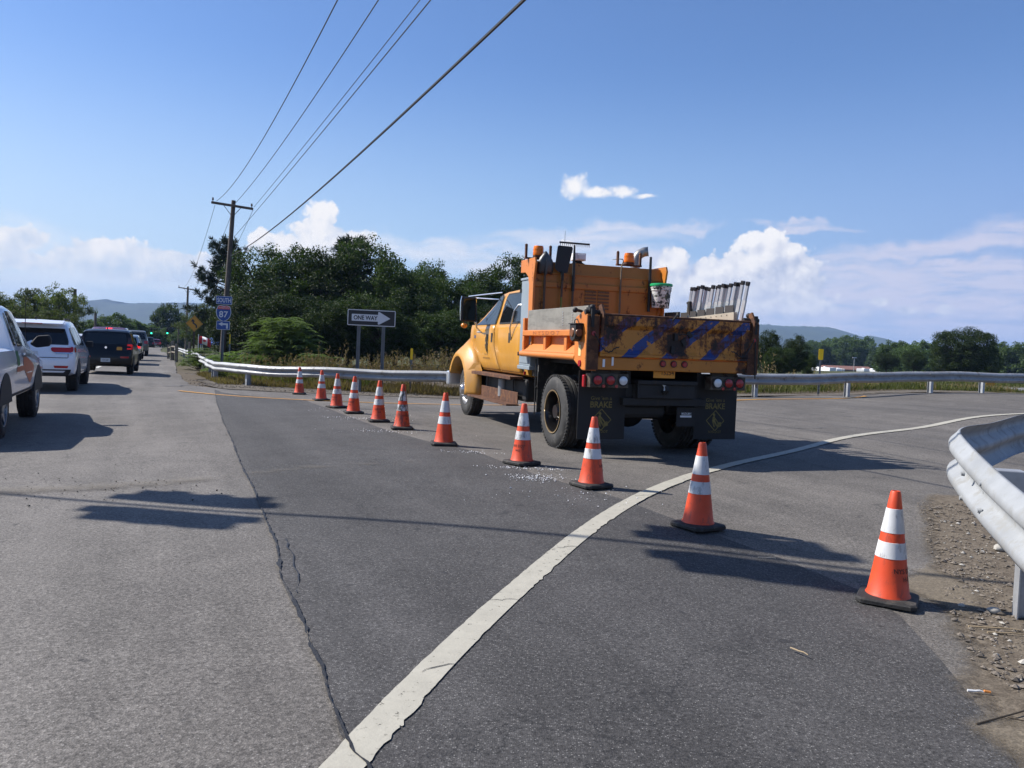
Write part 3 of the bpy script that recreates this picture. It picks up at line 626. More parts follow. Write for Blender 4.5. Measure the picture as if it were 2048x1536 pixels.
# curve warning sign
r, zc = sign_root(387.5, 647, 62, 'yellow diamond warning sign with curved black arrow beside utility pole', 'road sign', 'curve_warning_sign', R(1), R(8))
h = .62; plate('sign_panel', [(-h, 0), (0, -h), (h, 0), (0, h)], S_YEL, r, 0, .006, zc); 
plate('border', [(-h*.93, 0), (0, -h*.93), (h*.93, 0), (0, h*.93)], S_BLACK, r, -.004, .004, zc); plate('yellow_field', [(-h*.9, 0), (0, -h*.9), (h*.9, 0), (0, h*.9)], S_YEL, r, -.008, .004, zc)
plate('arrow', [(.10, -.32), (.20, -.32), (.20, -.17), (.15, -.06), (-.02, .06), (-.04, .14), (.05, .14), (-.13, .36), (-.26, .14), (-.15, .14), (-.13, .0), (.06, -.12), (.10, -.2)], S_BLACK, r, -.011, .003, zc)
channel('post', 0, -.5, zc-.3, r, m_=mat('rusty_post', (.09, .06, .045), .8), y=.006, w=.14)
# delineators
def delineator(px, y0, y1, Y, w, lab, zb=-.2):
    p0, p1 = at(px, y0, Y), at(px, y1, Y); g = zg(p0.x, p0.y); r = empty('delineator', (p0.x, p0.y, g), 0, lab, 'delineator', 'yellow roadside delineators', rot=(0, R(.8), 0))
    zc = (p0.z+p1.z)/2-g; plate('reflector_panel', rrect(w, p0.z-p1.z, .03), LIME, r, 0, .006, zc); channel('post', 0, zb, zc+.1, r, m_=GALV, y=.008, w=.06)
delineator(822.5, 696.5, 719.5, 24.6, .075, 'narrow yellow delineator standing in the dry weeds past the ONE WAY sign')
delineator(1641.5, 698, 720, 25.6, .15, 'wide yellow delineator just behind the guardrail, between truck and big tree')
delineator(459, 668, 688, 36, .05, 'thin yellow marker stake beside the utility pole and route sign')
# back of an orange diamond sign seen under the rail
r, zc = sign_root(1981, 768, 36, 'orange diamond sign standing low in the grass behind the far guardrail', 'road sign', 'low_diamond_sign')
plate('sign_panel', [(-.22, 0), (0, -.22), (.22, 0), (0, .22)], S_YEL, r, 0, .006, zc); channel('post', 0, -.3, zc, r, y=.008)
# ---------------------------------------------------------------- utility poles and lines
WOOD = mat('pole_wood', (.085, .066, .052), .85, 0, .25, 6, (.15, .125, .10), (.5, .62), 7, streak=(1, 1, .12), bump=.4)
CERAM = mat('insulator', (.10, .07, .06), .3); WIREM = mat('wire', (.02, .02, .022), .6, var=0); GREYW = mat('wire_aluminium', (.10, .10, .11), .5, .3, var=0)
def pole(base, top, r, arm=0., lab='', yaw=0., name='utility_pole'):
    base, top = Vector(base), Vector(top); base.z = zg(base.x, base.y)-.3 if base.y < 150 else -.5
    rt = empty(name, base, 0, lab, 'utility pole', 'wooden utility poles along the road'); t = top-base
    MB().tube([t*k for k in (0, .3, .6, .85, 1)], [r, r*.92, r*.82, r*.74, r*.70], 12).build('pole_shaft', WOOD, rt, smooth=50)
    if arm:
        ax = Vector((math.cos(yaw), math.sin(yaw), -.125)).normalized(); c = t-t.normalized()*.32+Vector((math.sin(yaw), -math.cos(yaw), 0))*r*.9
        rot = Matrix((ax, Vector((-ax.y, ax.x, 0)).normalized(), ax.cross(Vector((-ax.y, ax.x, 0)).normalized()))).transposed()
        MB().box(c, (arm, .10, .14), rot).build('crossarm', WOOD, rt, bevel=.01)
        br = MB()
        for s in (-1, 1): br.cyl(c+ax*s*.55, t-t.normalized()*.95, .018, n=6)
        br.build('brace', WOOD, rt)
        for k in (-arm/2+.08, arm/2-.08):
            q = c+ax*k+Vector((0, 0, .07)); MB().lathe([(.02, 0), (.02, .06), (.055, .07), (.06, .13), (.035, .15), (.05, .17), (.05, .21), (.01, .23)], 10, q).build('insulator', CERAM, rt, smooth=40)
        rt['ends'] = [list(base+c+ax*(-arm/2+.08)+Vector((0, 0, .3))), list(base+c+ax*(arm/2-.08)+Vector((0, 0, .3)))]
    return rt
p1 = pole(at(443, 705, 48), at(467.3, 401, 48), .17, 2.45, 'tall leaning utility pole with tilted crossarm behind the route sign', R(-2))
p1.children[0]['n'] = 0; del p1.children[0]['n']
p2 = pole(at(372, 690, 111), at(376, 573, 111), .18, 2.5, 'distant utility pole with crossarm behind the yellow diamond sign', R(-4))
pole(at(149, 660, 75), at(150, 578, 75), .2, 0, 'bare wooden pole without crossarm beside the trees behind the white SUV')
pole(at(190.5, 665, 95), at(191, 625, 95), .2, 0, 'short bare pole above the black hatchback roof')
pole(at(357, 700, 150), at(357, 646, 150), .17, 0, 'thin grey pole far off beyond the traffic lights')
pole(at(420.5, 695, 95), at(421.5, 626, 95), .13, 1.2, 'slim distant pole between the diamond sign and the route sign', R(-4))
def wire(lab, a, b, sag, r=.012, m_=None, n=24):
    a, b = Vector(a), Vector(b); pts = []
    for i in range(n+1):
        t = i/n; p = a.lerp(b, t); p.z -= 4*sag*t*(1-t); pts.append(p)
    o = Vector(pts[0]); mb = MB().tube([p-o for p in pts], r, 5); ob = mb.build('power_line', m_ or WIREM, None, smooth=60, fix=False, loc=o)
    return tag(ob, lab, 'power line', 'overhead lines between the utility poles')
def thru(A, q, tot, sag0=.0):
    """line from A through the point q, on to the next pole behind the viewer at fraction tot; returns the end point and sag"""
    A, q = Vector(A), Vector(q); h = Vector((27, -63, 0)).normalized(); s = (q-A).dot(h); Lh = tot
    # z(t) = zA + (zB-zA) t - 4 sag t(1-t); choose zB = zA-.2 and solve sag
    t = s/Lh; zB = A.z-.2; sag = (A.z+(zB-A.z)*t-q.z)/(4*t*(1-t)); B = A+h*Lh; B.z = zB; return B, sag
pe = p1['ends']; del p1['ends']; pe2 = p2['ends']; del p2['ends']
A = at(433, 402, 48); B, s = thru(A, (-3.463, 15.279, 7.634), 58); wire('thin power line from the outer end of the near crossarm', A, B, s, .013)
A = at(470, 407, 48); B, s = thru(A, (-2.921, 16.582, 8.189), 58); wire('thin power line from the top of the near pole', A, B, s, .013)
A = at(508, 414, 48); B, s = thru(A, (-2.190, 17.516, 8.599), 58); wire('thin power line from the lower end of the near crossarm', A, B, s, .011)
A = at(469, 473, 48); B, s = thru(A, (-1.495, 13.353, 6.918), 58); wire('thin secondary line fixed below the crossarm of the near pole', A, B, s, .011)
A = at(461, 512, 48); B, s = thru(A, (-.031, 9.386, 5.347), 58); wire('thick black overhead cable sweeping from the near pole', A, B, s, .021)
wire('power line sagging between the two crossarmed poles, outer end', at(430, 410, 48), at(361, 576, 111), 1.4, .012, GREYW)
wire('power line sagging between the two crossarmed poles, pole top', at(466, 420, 48), at(376, 575, 111), 1.6, .012, GREYW)
wire('power line sagging between the two crossarmed poles, inner end', at(506, 420, 48), at(392, 579, 111), 1.7, .012, GREYW)
wire('thick cable continuing from the near pole to the far pole', at(461, 514, 48), at(374, 625, 111), 1.3, .02)
# span wire over the junction with two pairs of signal heads: their shadows lie on the road
def upsun(x, y, h): g = zg(x, y); k = (h-g)/SUN.z; return Vector((x+SUN.x*k, y+SUN.y*k, h))
S1 = upsun(-2.0, 6.86, 7.4); S2 = upsun(2.72, 5.92, 7.2)
dv = (S2-S1).normalized(); sp = MB().tube([-dv*16, Vector((0, 0, 0)), (S2-S1), (S2-S1)+dv*14], .034, 6).build('span_wire', WIREM, None, smooth=60, loc=S1)
tag(sp, 'overhead span wire that throws a thin line of shadow across the road', 'cable')
HOUS = mat('signal_housing', (.015, .015, .014), .5); LENS_D = mat('dark_lens', (.05, .02, .015), .2)
def signal_head(p, yaw, lab, lit=None, scale=1.):
    r = empty('traffic_signal', p, yaw, lab, 'traffic light'); r.scale = (scale,)*3
    b = MB(); b.bx(-.17, .17, -.1, .1, -1.2, -.12); b.cyl((0, 0, -.12), (0, 0, .03), .03, n=8); b.build('housing', HOUS, r, bevel=.02)
    for k, z in enumerate((-.3, -.66, -1.02)):
        m = MB(); secs = []
        for y, rr in ((-.1, .15), (-.32, .15)): secs.append([(rr*math.cos(R(a)), y-(.0 if 0 <= a <= 180 else 0), z+rr*math.sin(R(a))) for a in range(-40, 221, 20)])
        m.loft(secs, False, False); m.build('visor', HOUS, r, smooth=40, solid=.006, fix=False)
        MB().cyl((0, -.099, z), (0, -.115, z), .14, .13, 16).build('lens', lit if (lit and k == 2) else LENS_D, r, smooth=40)
for S, nm in ((S1, 'over the left lanes'), (S2, 'over the ramp mouth')):
    for s in (-1, 1):
        signal_head(S+Vector((0, .27*s, -.02)), 0 if s < 0 else math.pi, 'black signal head hung from the span wire %s, %s' % (nm, 'turned to the viewer' if s < 0 else 'turned away'), None, 1.12)
GREEN = mat('green_light', (.0, .6, .3), .3, emit=(.05, 1, .55), es=2.2)
gz = at(303, 655, 150)
for px, lab in ((303, 'green traffic light far down the road, over the queue'), (335, 'green traffic light far down the road, in front of the dark tree')):
    q = at(px, 655, 150); signal_head(q, R(22), lab, GREEN, 1.0)
a, b = at(225, 655, 150), at(420, 652, 150); tag(MB().tube([a-a, (b-a)*.5-Vector((0, 0, .3)), b-a], .02, 5).build('span_wire', GREYW, None, loc=a), 'distant span wire that carries the green traffic lights', 'cable')
# flag on a pole
fl = at(397, 678, 85); r = empty('flag', (fl.x, fl.y, zg(fl.x, fl.y)), 0, 'red and white maple leaf flag on a white pole beyond the weeds', 'flag'); z0 = fl.z-r.location.z
MB().cyl((0, 0, 0), (0, 0, z0+.5), .045, n=8).build('flagpole', S_WHITE, r)
FR = mat('flag_red', (.62, .02, .03), .8); FW = mat('flag_white', (.8, .8, .8), .8)
def cloth(name, x0, x1, m_):
    mb = MB(); n = 8; secs = []
    for i in range(n+1):
        x = x0+(x1-x0)*i/n; y = .1*math.sin(x*5); z = -.32*x*x*.6
        secs.append([(x, y, z0+.3+z), (x-.05, y+.05, z0-.45+z*1.3)])
    mb.loft(secs, False, False); return mb.build(name, m_, r, smooth=60, solid=.01, fix=False)
cloth('red_band', .05, .36, FR); cloth('white_field', .365, .98, FW); cloth('red_band', .985, 1.3, FR)
leaf = [(0, -.2), (.03, -.1), (.16, -.12), (.13, -.03), (.22, .06), (.13, .06), (.1, .14), (.05, .06), (0, .2), (-.05, .06), (-.1, .14), (-.13, .06), (-.22, .06), (-.13, -.03), (-.16, -.12), (-.03, -.1)]
plate('maple_leaf', [(x, z) for x, z in leaf], FR, r, -.1, .006, z0-.15, .67)
# fence posts at the end of the rail
FW_ = mat('grey_timber', (.20, .17, .13), .85, 0, .25, 6, bump=.3)
r = empty('timber_fence', G(-22.6, 57, 0), 0, 'weathered timber fence with one tall post at the guardrail end', 'fence'); o = r.location
q = [at(345, 700, 57)-o, at(337, 702, 61)-o, at(353, 700, 53)-o, at(379, 700, 50)-o]
for k, (p, h, rr) in enumerate(zip(q, (at(345, 682, 57).z, at(337, 690, 61).z, at(352, 688, 53).z, at(379, 684, 50).z), (.10, .08, .08, .07))):
    MB().bx(p.x-rr, p.x+rr, p.y-rr, p.y+rr, -1.2, h-o.z).build('post', FW_, r, bevel=.01)
for dz in (0, -.38):
    MB().tube([q[1]+Vector((0, 0, .25+dz)), q[0]+Vector((0, -.12, .25+dz)), q[2]+Vector((0, 0, .2+dz))], .05, 5).build('rail', FW_, r)
# ---------------------------------------------------------------- litter and grit
PEB = mat('pebble', (.145, .122, .098), .85, 0, .35, 9); PALE = mat('pale_stone', (.36, .34, .30), .8, var=.2); GLASS_W = mat('white_grit', (.66, .66, .66), .5, var=.1); STICK = mat('dry_stick', (.33, .25, .15), .85); TWIG = mat('dark_twig', (.06, .045, .03), .9)
def pebbles(name, spots, m_, lab=None, dz=.02):
    mb = MB()
    for x, y, s in spots:
        c = G(x, y, dz+s*.3); k = [Vector((random.uniform(.6, 1.2)*s, random.uniform(.6, 1.2)*s, random.uniform(.4, .8)*s)) for _ in range(1)][0]
        vs = [Vector((a*k.x, b*k.y, cz*k.z))+Vector([random.uniform(-.15, .15)*s for _ in range(3)])+c for a, b, cz in ((1, 0, 0), (.3, .9, .1), (-.8, .55, 0), (-.8, -.5, .1), (.3, -.95, 0), (.1, .0, 1), (0, 0, -1))]
        mb.add(vs, [(0, 1, 5), (1, 2, 5), (2, 3, 5), (3, 4, 5), (4, 0, 5), (1, 0, 6), (2, 1, 6), (3, 2, 6), (4, 3, 6), (0, 4, 6)])
    return tag(mb.build(name, m_, None), kind='stuff')
random.seed(31)
sp = []
for _ in range(4800):
    y = random.uniform(2.6, 8.2); x = 2.42+max(0, (y-4.2)*.42)+abs(random.gauss(0, .7)); sp.append((x, y, random.choice((.003, .004, .004, .005, .006, .007, .009, .012, .02))*random.uniform(.6, 1.2)))
pebbles('gravel', sp, PEB)
pebbles('pale_gravel', [(x+.1, y-.07, s*random.uniform(.6, 1.1)) for x, y, s in sp[::7]], PALE)
sp = []
for _ in range(900):
    t = random.random(); k = random.choice(range(6)); a = [(-9.3, 25.6), (-8.0, 24.4), (-5.8, 23.4), (-3.5, 23.1), (-10.7, 28.5), (-13.0, 34.6)][k]; sp.append((a[0]+random.gauss(0, .7 if k in (1, 2, 3) else .3), a[1]+random.gauss(0, .3), random.uniform(.008, .03)))
pebbles('gravel', sp, PEB)
sp = []
for cx, cy, sx, sy, n in ((.30, 8.75, .16, .10, 260), (.18, 9.35, .28, .06, 150), (-.5, 10.6, .2, .08, 70), (-2.6, 14.8, .35, .16, 220), (-1.95, 12.7, .35, .12, 110), (.75, 7.9, .35, .22, 60), (-3.3, 16.4, .4, .2, 60), (-1.6, 15.5, .7, .5, 18)):
    for _ in range(n): sp.append((random.gauss(cx, sx), random.gauss(cy, sy), random.choice((.003, .004, .005, .006, .009))*random.uniform(.7, 1.4)))
pebbles('white_grit', sp, GLASS_W, dz=.013)
sp = [(random.uniform(-6, 2), random.uniform(3, 13), random.uniform(.003, .009)) for _ in range(90)]+[(random.gauss(-3.8, .6), random.gauss(7.8, .35), random.uniform(.004, .012)) for _ in range(90)]
pebbles('loose_chips', sp, mat('asphalt_chip', (.05, .045, .04), .9), dz=.006)
def stick(p, q, r, m_, lab, cat='stick', name='stick', bend=0., lift=.03):
    p, q = G(*p, lift), G(*q, lift); mid_ = p.lerp(q, .5)+Vector((bend, bend*.4, .01*min(1, (q-p).length))); o = Vector(p)
    return tag(MB().tube([p-o, p.lerp(mid_, .5)-o, mid_-o, mid_.lerp(q, .5)+Vector((0, 0, .004))-o, q-o], [r, r, r*.9, r*.8, r*.6], 6).build(name, m_, None, smooth=50, loc=o), lab, cat)
stick((2.72, 4.75), (3.02, 4.72), .006, STICK, 'long straw coloured stick below the curved guardrail, upper of two')
stick((2.78, 4.66), (2.98, 4.65), .005, STICK, 'short straw coloured stick below the curved guardrail, lower of two')
stick((2.02, 3.42), (2.42, 3.62), .0045, TWIG, 'dark forked twig lying on the dirt near the guardrail post', bend=.03)
stick((2.2, 3.5), (2.38, 3.44), .003, TWIG, 'thin dark twig beside the forked twig on the dirt', bend=-.02)
stick((1.50, 4.22), (1.56, 4.13), .004, STICK, 'tiny straw fragment on the dark pavement before the nearest cone')
stick((1.86, 6.0), (1.99, 6.0), .0035, PALE, 'thin pale splinter on the pavement behind the nearest cone')
r = stick((2.18, 3.78), (2.25, 3.77), .006, GLASS_W, 'white and orange cigarette butt on the dirt', 'cigarette butt', 'cigarette_butt')
MB().tube([(.072, -.01, .004), (.1, -.014, .0)], .0062, 8).build('filter', mat('filter_orange', (.6, .22, .05), .8), r)
for x, y, s, lab in ((2.70, 4.86, .022, 'grey stone in the shadow of the nearest cone'), (3.05, 5.06, .045, 'flat tan stone beneath the curved rail'), (2.9, 5.15, .025, 'rounded tan stone on the dirt beside the nearest cone'), (4.0, 6.6, .06, 'broad pale stone inside the guardrail nose'), (2.62, 5.6, .014, 'small white stone at the pavement edge behind the nearest cone')):
    mb = MB(); mb.ball((0, 0, 0), s, 5, (1, .7, .5)); mb.v = [tuple(Vector(v)*(1+.25*noise.noise(Vector(v)*30+Vector((x*9, y, 0))))) for v in mb.v]
    tag(mb.build('stone', PALE if 'grey' not in lab else PEB, None, smooth=50, loc=G(x, y, .025+s*.3)), lab, 'stone')
# ---------------------------------------------------------------- the dump truck (x forward from the rear axle, y to its left, z up)
TRK = empty('dump_truck', (1.72, 11.98, .065), R(108.5), 'orange crew cab dump truck with rusty tailgate striped in blue', 'dump truck')
T_M = Matrix.Translation(TRK.location) @ Matrix.Rotation(R(108.5), 4, 'Z')
def tw(x, y, z): return T_M @ Vector((x, y, z))
OR_C = (.82, .37, .020); OR_B = (.70, .235, .022)
def worn(name, base, rust=.0, black=.0, stripes=False, rough=.42, coat=.25, dark_spots=(), rs=3.2, drip=1., dust=0.):
    m_ = bpy.data.materials.new(name); m_.use_nodes = True; N = NT(m_.node_tree); N.n.clear()
    b = N.new('ShaderNodeBsdfPrincipled'); out = N.new('ShaderNodeOutputMaterial'); N.l.new(b.outputs[0], out.inputs[0])
    P = N.new('ShaderNodeTexCoord').outputs['Object']; x, y, z = N.xyz(P)
    fad = N.ramp(N.noise(P, 1.7, 5, .6), .3, .7, .86, 1.08); c = N.mix(1, dim(base, .76), N.comb(fad, fad, fad), 'MULTIPLY')
    if stripes:                                    # slanting blue hazard stripes painted across the tailgate
        s = N.m('ADD', N.m('MULTIPLY', y, -1.0), N.m('MULTIPLY', z, -1.22))
        s = N.m('ADD', s, N.m('MULTIPLY', N.noise(P, 14, 3), .03))
        ph = N.m('FRACT', N.m('DIVIDE', N.m('ADD', s, 2.45-.05), .575))
        k = N.m('MULTIPLY', N.m('LESS_THAN', ph, .37), N.ramp(N.noise(P, 9, 6, .7), .60, .63, 1, 0))
        c = N.mix(k, c, (.008, .035, .18))
    mott = N.noise(P, rs, 8, .72); fine = N.noise(P, rs*5, 6, .75); run = N.noise(N.vm('MULTIPLY', P, (1, 1, .18)), rs*2.4, 6, .7)
    e = N.m('ADD', N.m('MULTIPLY', mott, .5), N.m('ADD', N.m('MULTIPLY', fine, .28), N.m('MULTIPLY', run, .22*drip)))
    if drip != 1: e = N.m('SUBTRACT', e, .11*(drip-1))
    for (sx, sy, sz, rad, amt) in dark_spots:
        d = N.vm('LENGTH', N.vm('DIVIDE', N.vm('SUBTRACT', P, (sx, sy, sz)), rad), out=1); e = N.m('ADD', e, N.ramp(d, .2, 1, amt, 0))
    rg = rough
    if dust:                                       # road film thrown up from the wheels
        dk = N.m('MULTIPLY', N.ramp(z, 1.55, .75, .12, 1), N.ramp(N.noise(N.vm('MULTIPLY', P, (1, 1, .4)), 5, 6, .7), .32, .68, .15, 1)); c = N.mix(N.m('MULTIPLY', dk, dust), c, (.17, .13, .09)); rg = N.ramp(dk, 0, 1, rough, .75)
    if rust:
        t = .64-rust*.16; f = N.ramp(e, t, t+.05)
        rc = N.mix(N.ramp(fine, .35, .65), (.13, .035, .010), (.05, .018, .009)); c = N.mix(N.m('MULTIPLY', f, .9), c, rc); rg = N.ramp(f, 0, 1, rough, .85)
    if black:
        t = .70-black*.16; f2 = N.ramp(e, t, t+.035); c = N.mix(N.m('MULTIPLY', f2, .93), c, (.014, .010, .008))
    N.put(b.inputs['Base Color'], c); N.put(b.inputs['Roughness'], rg); b.inputs['Coat Weight'].default_value = coat; b.inputs['Coat Roughness'].default_value = .12
    bp = N.new('ShaderNodeBump', i_Strength=.25, i_Distance=.006); N.put(bp.inputs['Height'], N.m('ADD', N.m('MULTIPLY', e, 2.), N.noise(P, 4, 2))); N.l.new(bp.outputs[0], b.inputs['Normal'])
    return m_
P_CAB = worn('cab_paint', OR_C, .0, .0, rough=.32, coat=.35, dust=.45)
P_BED = worn('bed_paint', OR_B, .45, .25, rough=.5, coat=.1)
P_SIDE = worn('bed_side_paint', (.78, .24, .035), .50, .12, rough=.5, coat=.1, rs=2.6)
P_HEAD = worn('headboard_paint', (.50, .195, .022), .6, .6, rough=.55, coat=.05, rs=4.2, drip=1.6)
P_GATE = worn('tailgate_paint', (.62, .24, .020), .62, .50, True, rough=.5, coat=.1, rs=5.0, drip=1.4, dark_spots=((-1.2, -.02, 1.5,   .30, .17), (-1.2, -1.12, 1.45, .42, .16), (-1.25, .9, 1.86, .55, .07), (-1.25, .2, 1.86, .5, .09), (-1.25, -.6, 1.86, .6, .08), (-1.2, 1.0, 1.62, .3, .10), (-1.2, -.62, 1.5, .14, .14)))
P_SILL = worn('sill_paint', (.62, .225, .022), .55, .45, rough=.55, coat=.05, dark_spots=((-1.25, -1.2, 1.25, .4, .12),))
RUST = mat('rusty_steel', (.085, .035, .018), .85, .1, .35, 9, (.16, .07, .03), (.5, .6), 8, bump=.6)
BLK = mat('chassis_black', (.012, .011, .011), .65, 0, .3, 6, (.05, .03, .02), (.58, .68), 7, bump=.3)
TYRE = mat('tyre_rubber', (.030, .029, .028), .78, 0, .2, 5, (.085, .08, .072), (.52, .7), 5, bump=.25)
TREAD = TYRE
RIMB = mat('black_rim', (.014, .013, .013), .28, .3, .2, 5, coat=.4); RIMS = mat('steel_rim', (.55, .55, .56), .3, .9); LIP = mat('rim_lip', (.42, .30, .16), .4, .7)
CHROME = mat('chrome', (.72, .73, .74), .16, 1., var=.05); GLASSD = mat('dark_glass', (.006, .007, .008), .06, 0, var=0, spec=.6)
GREYP = mat('grey_cabinet_paint', (.27, .315, .345), .42, .1, .08, 3, coat=.15); ALUM = mat('aluminium', (.72, .74, .76), .35, .85, .08, 4)
PLANK = mat('grey_plank', (.21, .20, .175), .85, 0, .18, 4, (.12, .113, .10), (.5, .66), 5, streak=(.25, 1, 1.4), bump=.25)
RED_L = mat('red_lens', (.32, .008, .012), .18, spec=.6); CLEAR_L = mat('clear_lens', (.62, .64, .66), .15, .2); AMB_L = mat('amber_lens', (.72, .17, .008), .18); DULL_AMB = mat('dull_amber_lens', (.17, .055, .012), .4)
PLATE_Y = mat('plate_yellow', (.66, .27, .02), .5); GOLD = mat('gold_lettering', (.17, .13, .032), .6, var=.35, vs=30); WHT = mat('white_plastic', (.75, .75, .75), .35, var=.05); DKW = mat('dark_lettering', (.11, .05, .01), .6)
TAN = mat('orange_reflector', (.85, .28, .03), .3); GRN = mat('green_plastic', (.01, .35, .12), .4)

def wheel(name, x, y, out, rr, w, parent, dish, rimmat, front=False, car=False):
    """out = +1 / -1: side the outer face looks to; y = outer face plane"""
    wr = empty(name, (x, y, rr)); wr.parent = parent; s = out
    t = MB(); wd = w; R_ = rr
    pr = [(R_*.575, -.03), (R_*.60, -.008), (R_*.72, .006), (R_*.84, .0), (R_*.90, -.012), (R_*.945, -.03), (R_*.99, -.045), (R_, -.06)]
    for g in (.28, .5, .72): pr += [(R_, -wd*g+.012), (R_*.975, -wd*g+.008), (R_*.975, -wd*g-.008), (R_, -wd*g-.012)]
    pr += [(R_, -wd+.06), (R_*.99, -wd+.045), (R_*.945, -wd+.03), (R_*.84, -wd), (R_*.72, -wd-.006), (R_*.575, -wd+.02)]
    t.lathe([(r_, h*s) for r_, h in pr], 56, axis='y')
    for k in range(56):                                        # shoulder lugs
        a = 2*math.pi*k/56
        for yy in (-.045, -wd+.045):
            c = Vector((R_*.985*math.cos(a), yy*s, R_*.985*math.sin(a))); t.box(c, (.026, .05, R_*.062), Matrix.Rotation(-a, 3, 'Y'))
    to = t.build('tyre', TYRE, wr, smooth=32)
    r = MB()
    if car:
        r.lathe([(R_*.60, -.03*s), (R_*.62, -.004*s), (R_*.59, -.006*s), (R_*.57, -.05*s), (R_*.56, -.09*s), (.01, -.10*s)], 28, axis='y')
        for k in range(5):
            a = 2*math.pi*k/5+.3; ca, sa = math.cos(a), math.sin(a)
            r.add([(R_*.08*ca-R_*.13*sa, -.035*s, R_*.08*sa+R_*.13*ca), (R_*.08*ca+R_*.13*sa, -.035*s, R_*.08*sa-R_*.13*ca), (R_*.58*ca+R_*.09*sa, -.02*s, R_*.58*sa-R_*.09*ca), (R_*.58*ca-R_*.09*sa, -.02*s, R_*.58*sa+R_*.09*ca)], [(0, 1, 2, 3)])
        r.cyl((0, -.06*s, 0), (0, -.02*s, 0), R_*.16, n=14)
    elif front:
        r.lathe([(R_*.58, -.02*s), (R_*.585, -.004*s), (R_*.55, -.006*s), (R_*.53, -.05*s), (R_*.45, -.045*s), (R_*.36, -.0*s), (R_*.22, .015*s), (R_*.2, .07*s), (R_*.15, .1*s), (.01, .105*s)], 32, axis='y')
    else:
        r.lathe([(R_*.585, -.02*s), (R_*.59, -.002*s), (R_*.565, -.002*s), (R_*.55, -.03*s), (R_*.535, -.06*s), (R_*.52, -dish*s), (R_*.30, -(dish+.03)*s), (R_*.28, -(dish-.02)*s), (R_*.2, -(dish-.09)*s), (R_*.18, -(dish-.12)*s), (.01, -(dish-.12)*s)], 40, axis='y')
    r.build('rim', rimmat, wr, smooth=32)
    if not front and not car:
        l = MB(); secs = []
        for k in range(49):
            a = 2*math.pi*k/48; secs.append([(q*math.cos(a), h*s, q*math.sin(a)) for q, h in ((R_*.592, .001), (R_*.588, .006), (R_*.562, .004), (R_*.555, -.012))])
        l.loft(secs, False, False); l.build('rim_lip', LIP, wr, smooth=40, fix=False, solid=.002)
    if car: return wr
    nut = MB()
    d0 = dish+.03 if not front else .0
    for k in range(10):
        a = 2*math.pi*k/10; rn = R_*.40 if not front else R_*.29; nut.cyl((rn*math.cos(a), -d0*s, rn*math.sin(a)), (rn*math.cos(a), (-d0+.05)*s, rn*math.sin(a)), .016, n=6)
    nut.build('lug_nuts', RUST if not front else CHROME, wr)
    return wr
for s in (1, -1):
    wheel('wheel', 0, s*1.20, s, .52, .275, TRK, .16, RIMB); wheel('wheel', 0, s*.885, s, .52, .275, TRK, .10, RIMB)
    wheel('wheel', 5.21, s*1.06, s, .515, .28, TRK, .0, RIMS, True)
# chassis
m = MB()
for s in (1, -1): m.bx(-1.05, 5.7, s*.40, s*.48, .72, .98)
for x in (-1.0, -.2, .9, 2.2, 3.6, 5.0): m.bx(x-.05, x+.05, -.40, .40, .76, .94)
m.build('chassis_frame', BLK, TRK)
m = MB(); m.cyl((0, -.85, .52), (0, .85, .52), .095, n=14); m.ball((0, .02, .53), .235, 8, (1, 1, .95)); m.cyl((0, 0, .53), (.35, 0, .58), .13, .08, 12); m.cyl((.3, 0, .58), (2.2, 0, .75), .05, n=10)
m.build('axle', BLK, TRK, smooth=40); MB().cyl((5.21, -.8, .5), (5.21, .8, .5), .07, n=10).build('axle', BLK, TRK, smooth=40)
m = MB()
for s in (1, -1):
    for k in range(5): m.bx(-.62+.06*k, .62-.06*k, s*.53, s*.62, .64+.02*k-.02, .66+.02*k-.02)
    m.bx(-.1, .1, s*.5, s*.66, .44, .78)
m.build('leaf_springs', BLK, TRK)
m = MB(); m.bx(1.95, 4.3, .50, .92, .50, .88); m.bx(1.95, 3.6, -.95, -.50, .45, .9); m.build('fuel_tank', BLK, TRK, bevel=.05)
MB().cyl((3.15, .93, .52), (3.15, .93, .82), .085, n=14).build('air_filter', mat('grey_canister', (.3, .3, .3), .5, .4), TRK, smooth=40)
m = MB(); m.bx(1.25, 1.75, -.9, .9, .95, 1.28); m.bx(-1.0, 1.2, .5, .56, .98, 1.25); m.bx(-1.0, 1.2, -.56, -.5, .98, 1.25); m.bx(-1.0, 1.15, -.95, .95, 1.2, 1.29); m.build('subframe', BLK, TRK)
# splash guard ahead of the rear wheel, and its bracing rod
m = MB(); m.bx(.80, .83, .46, 1.14, .44, 1.26); m.build('splash_guard', RUBBER, TRK)
m = MB(); m.tube([(.86, 1.16, 1.24), (.84, 1.16, .40)], .011, 6); m.tube([(.80, 1.13, 1.2), (.70, 1.17, 1.05), (.74, 1.16, .85), (.86, 1.16, .80)], .008, 6); m.tube([(.82, 1.16, .6), (.86, 1.0, .6)], .01, 6); m.build('brace_rod', BLK, TRK)
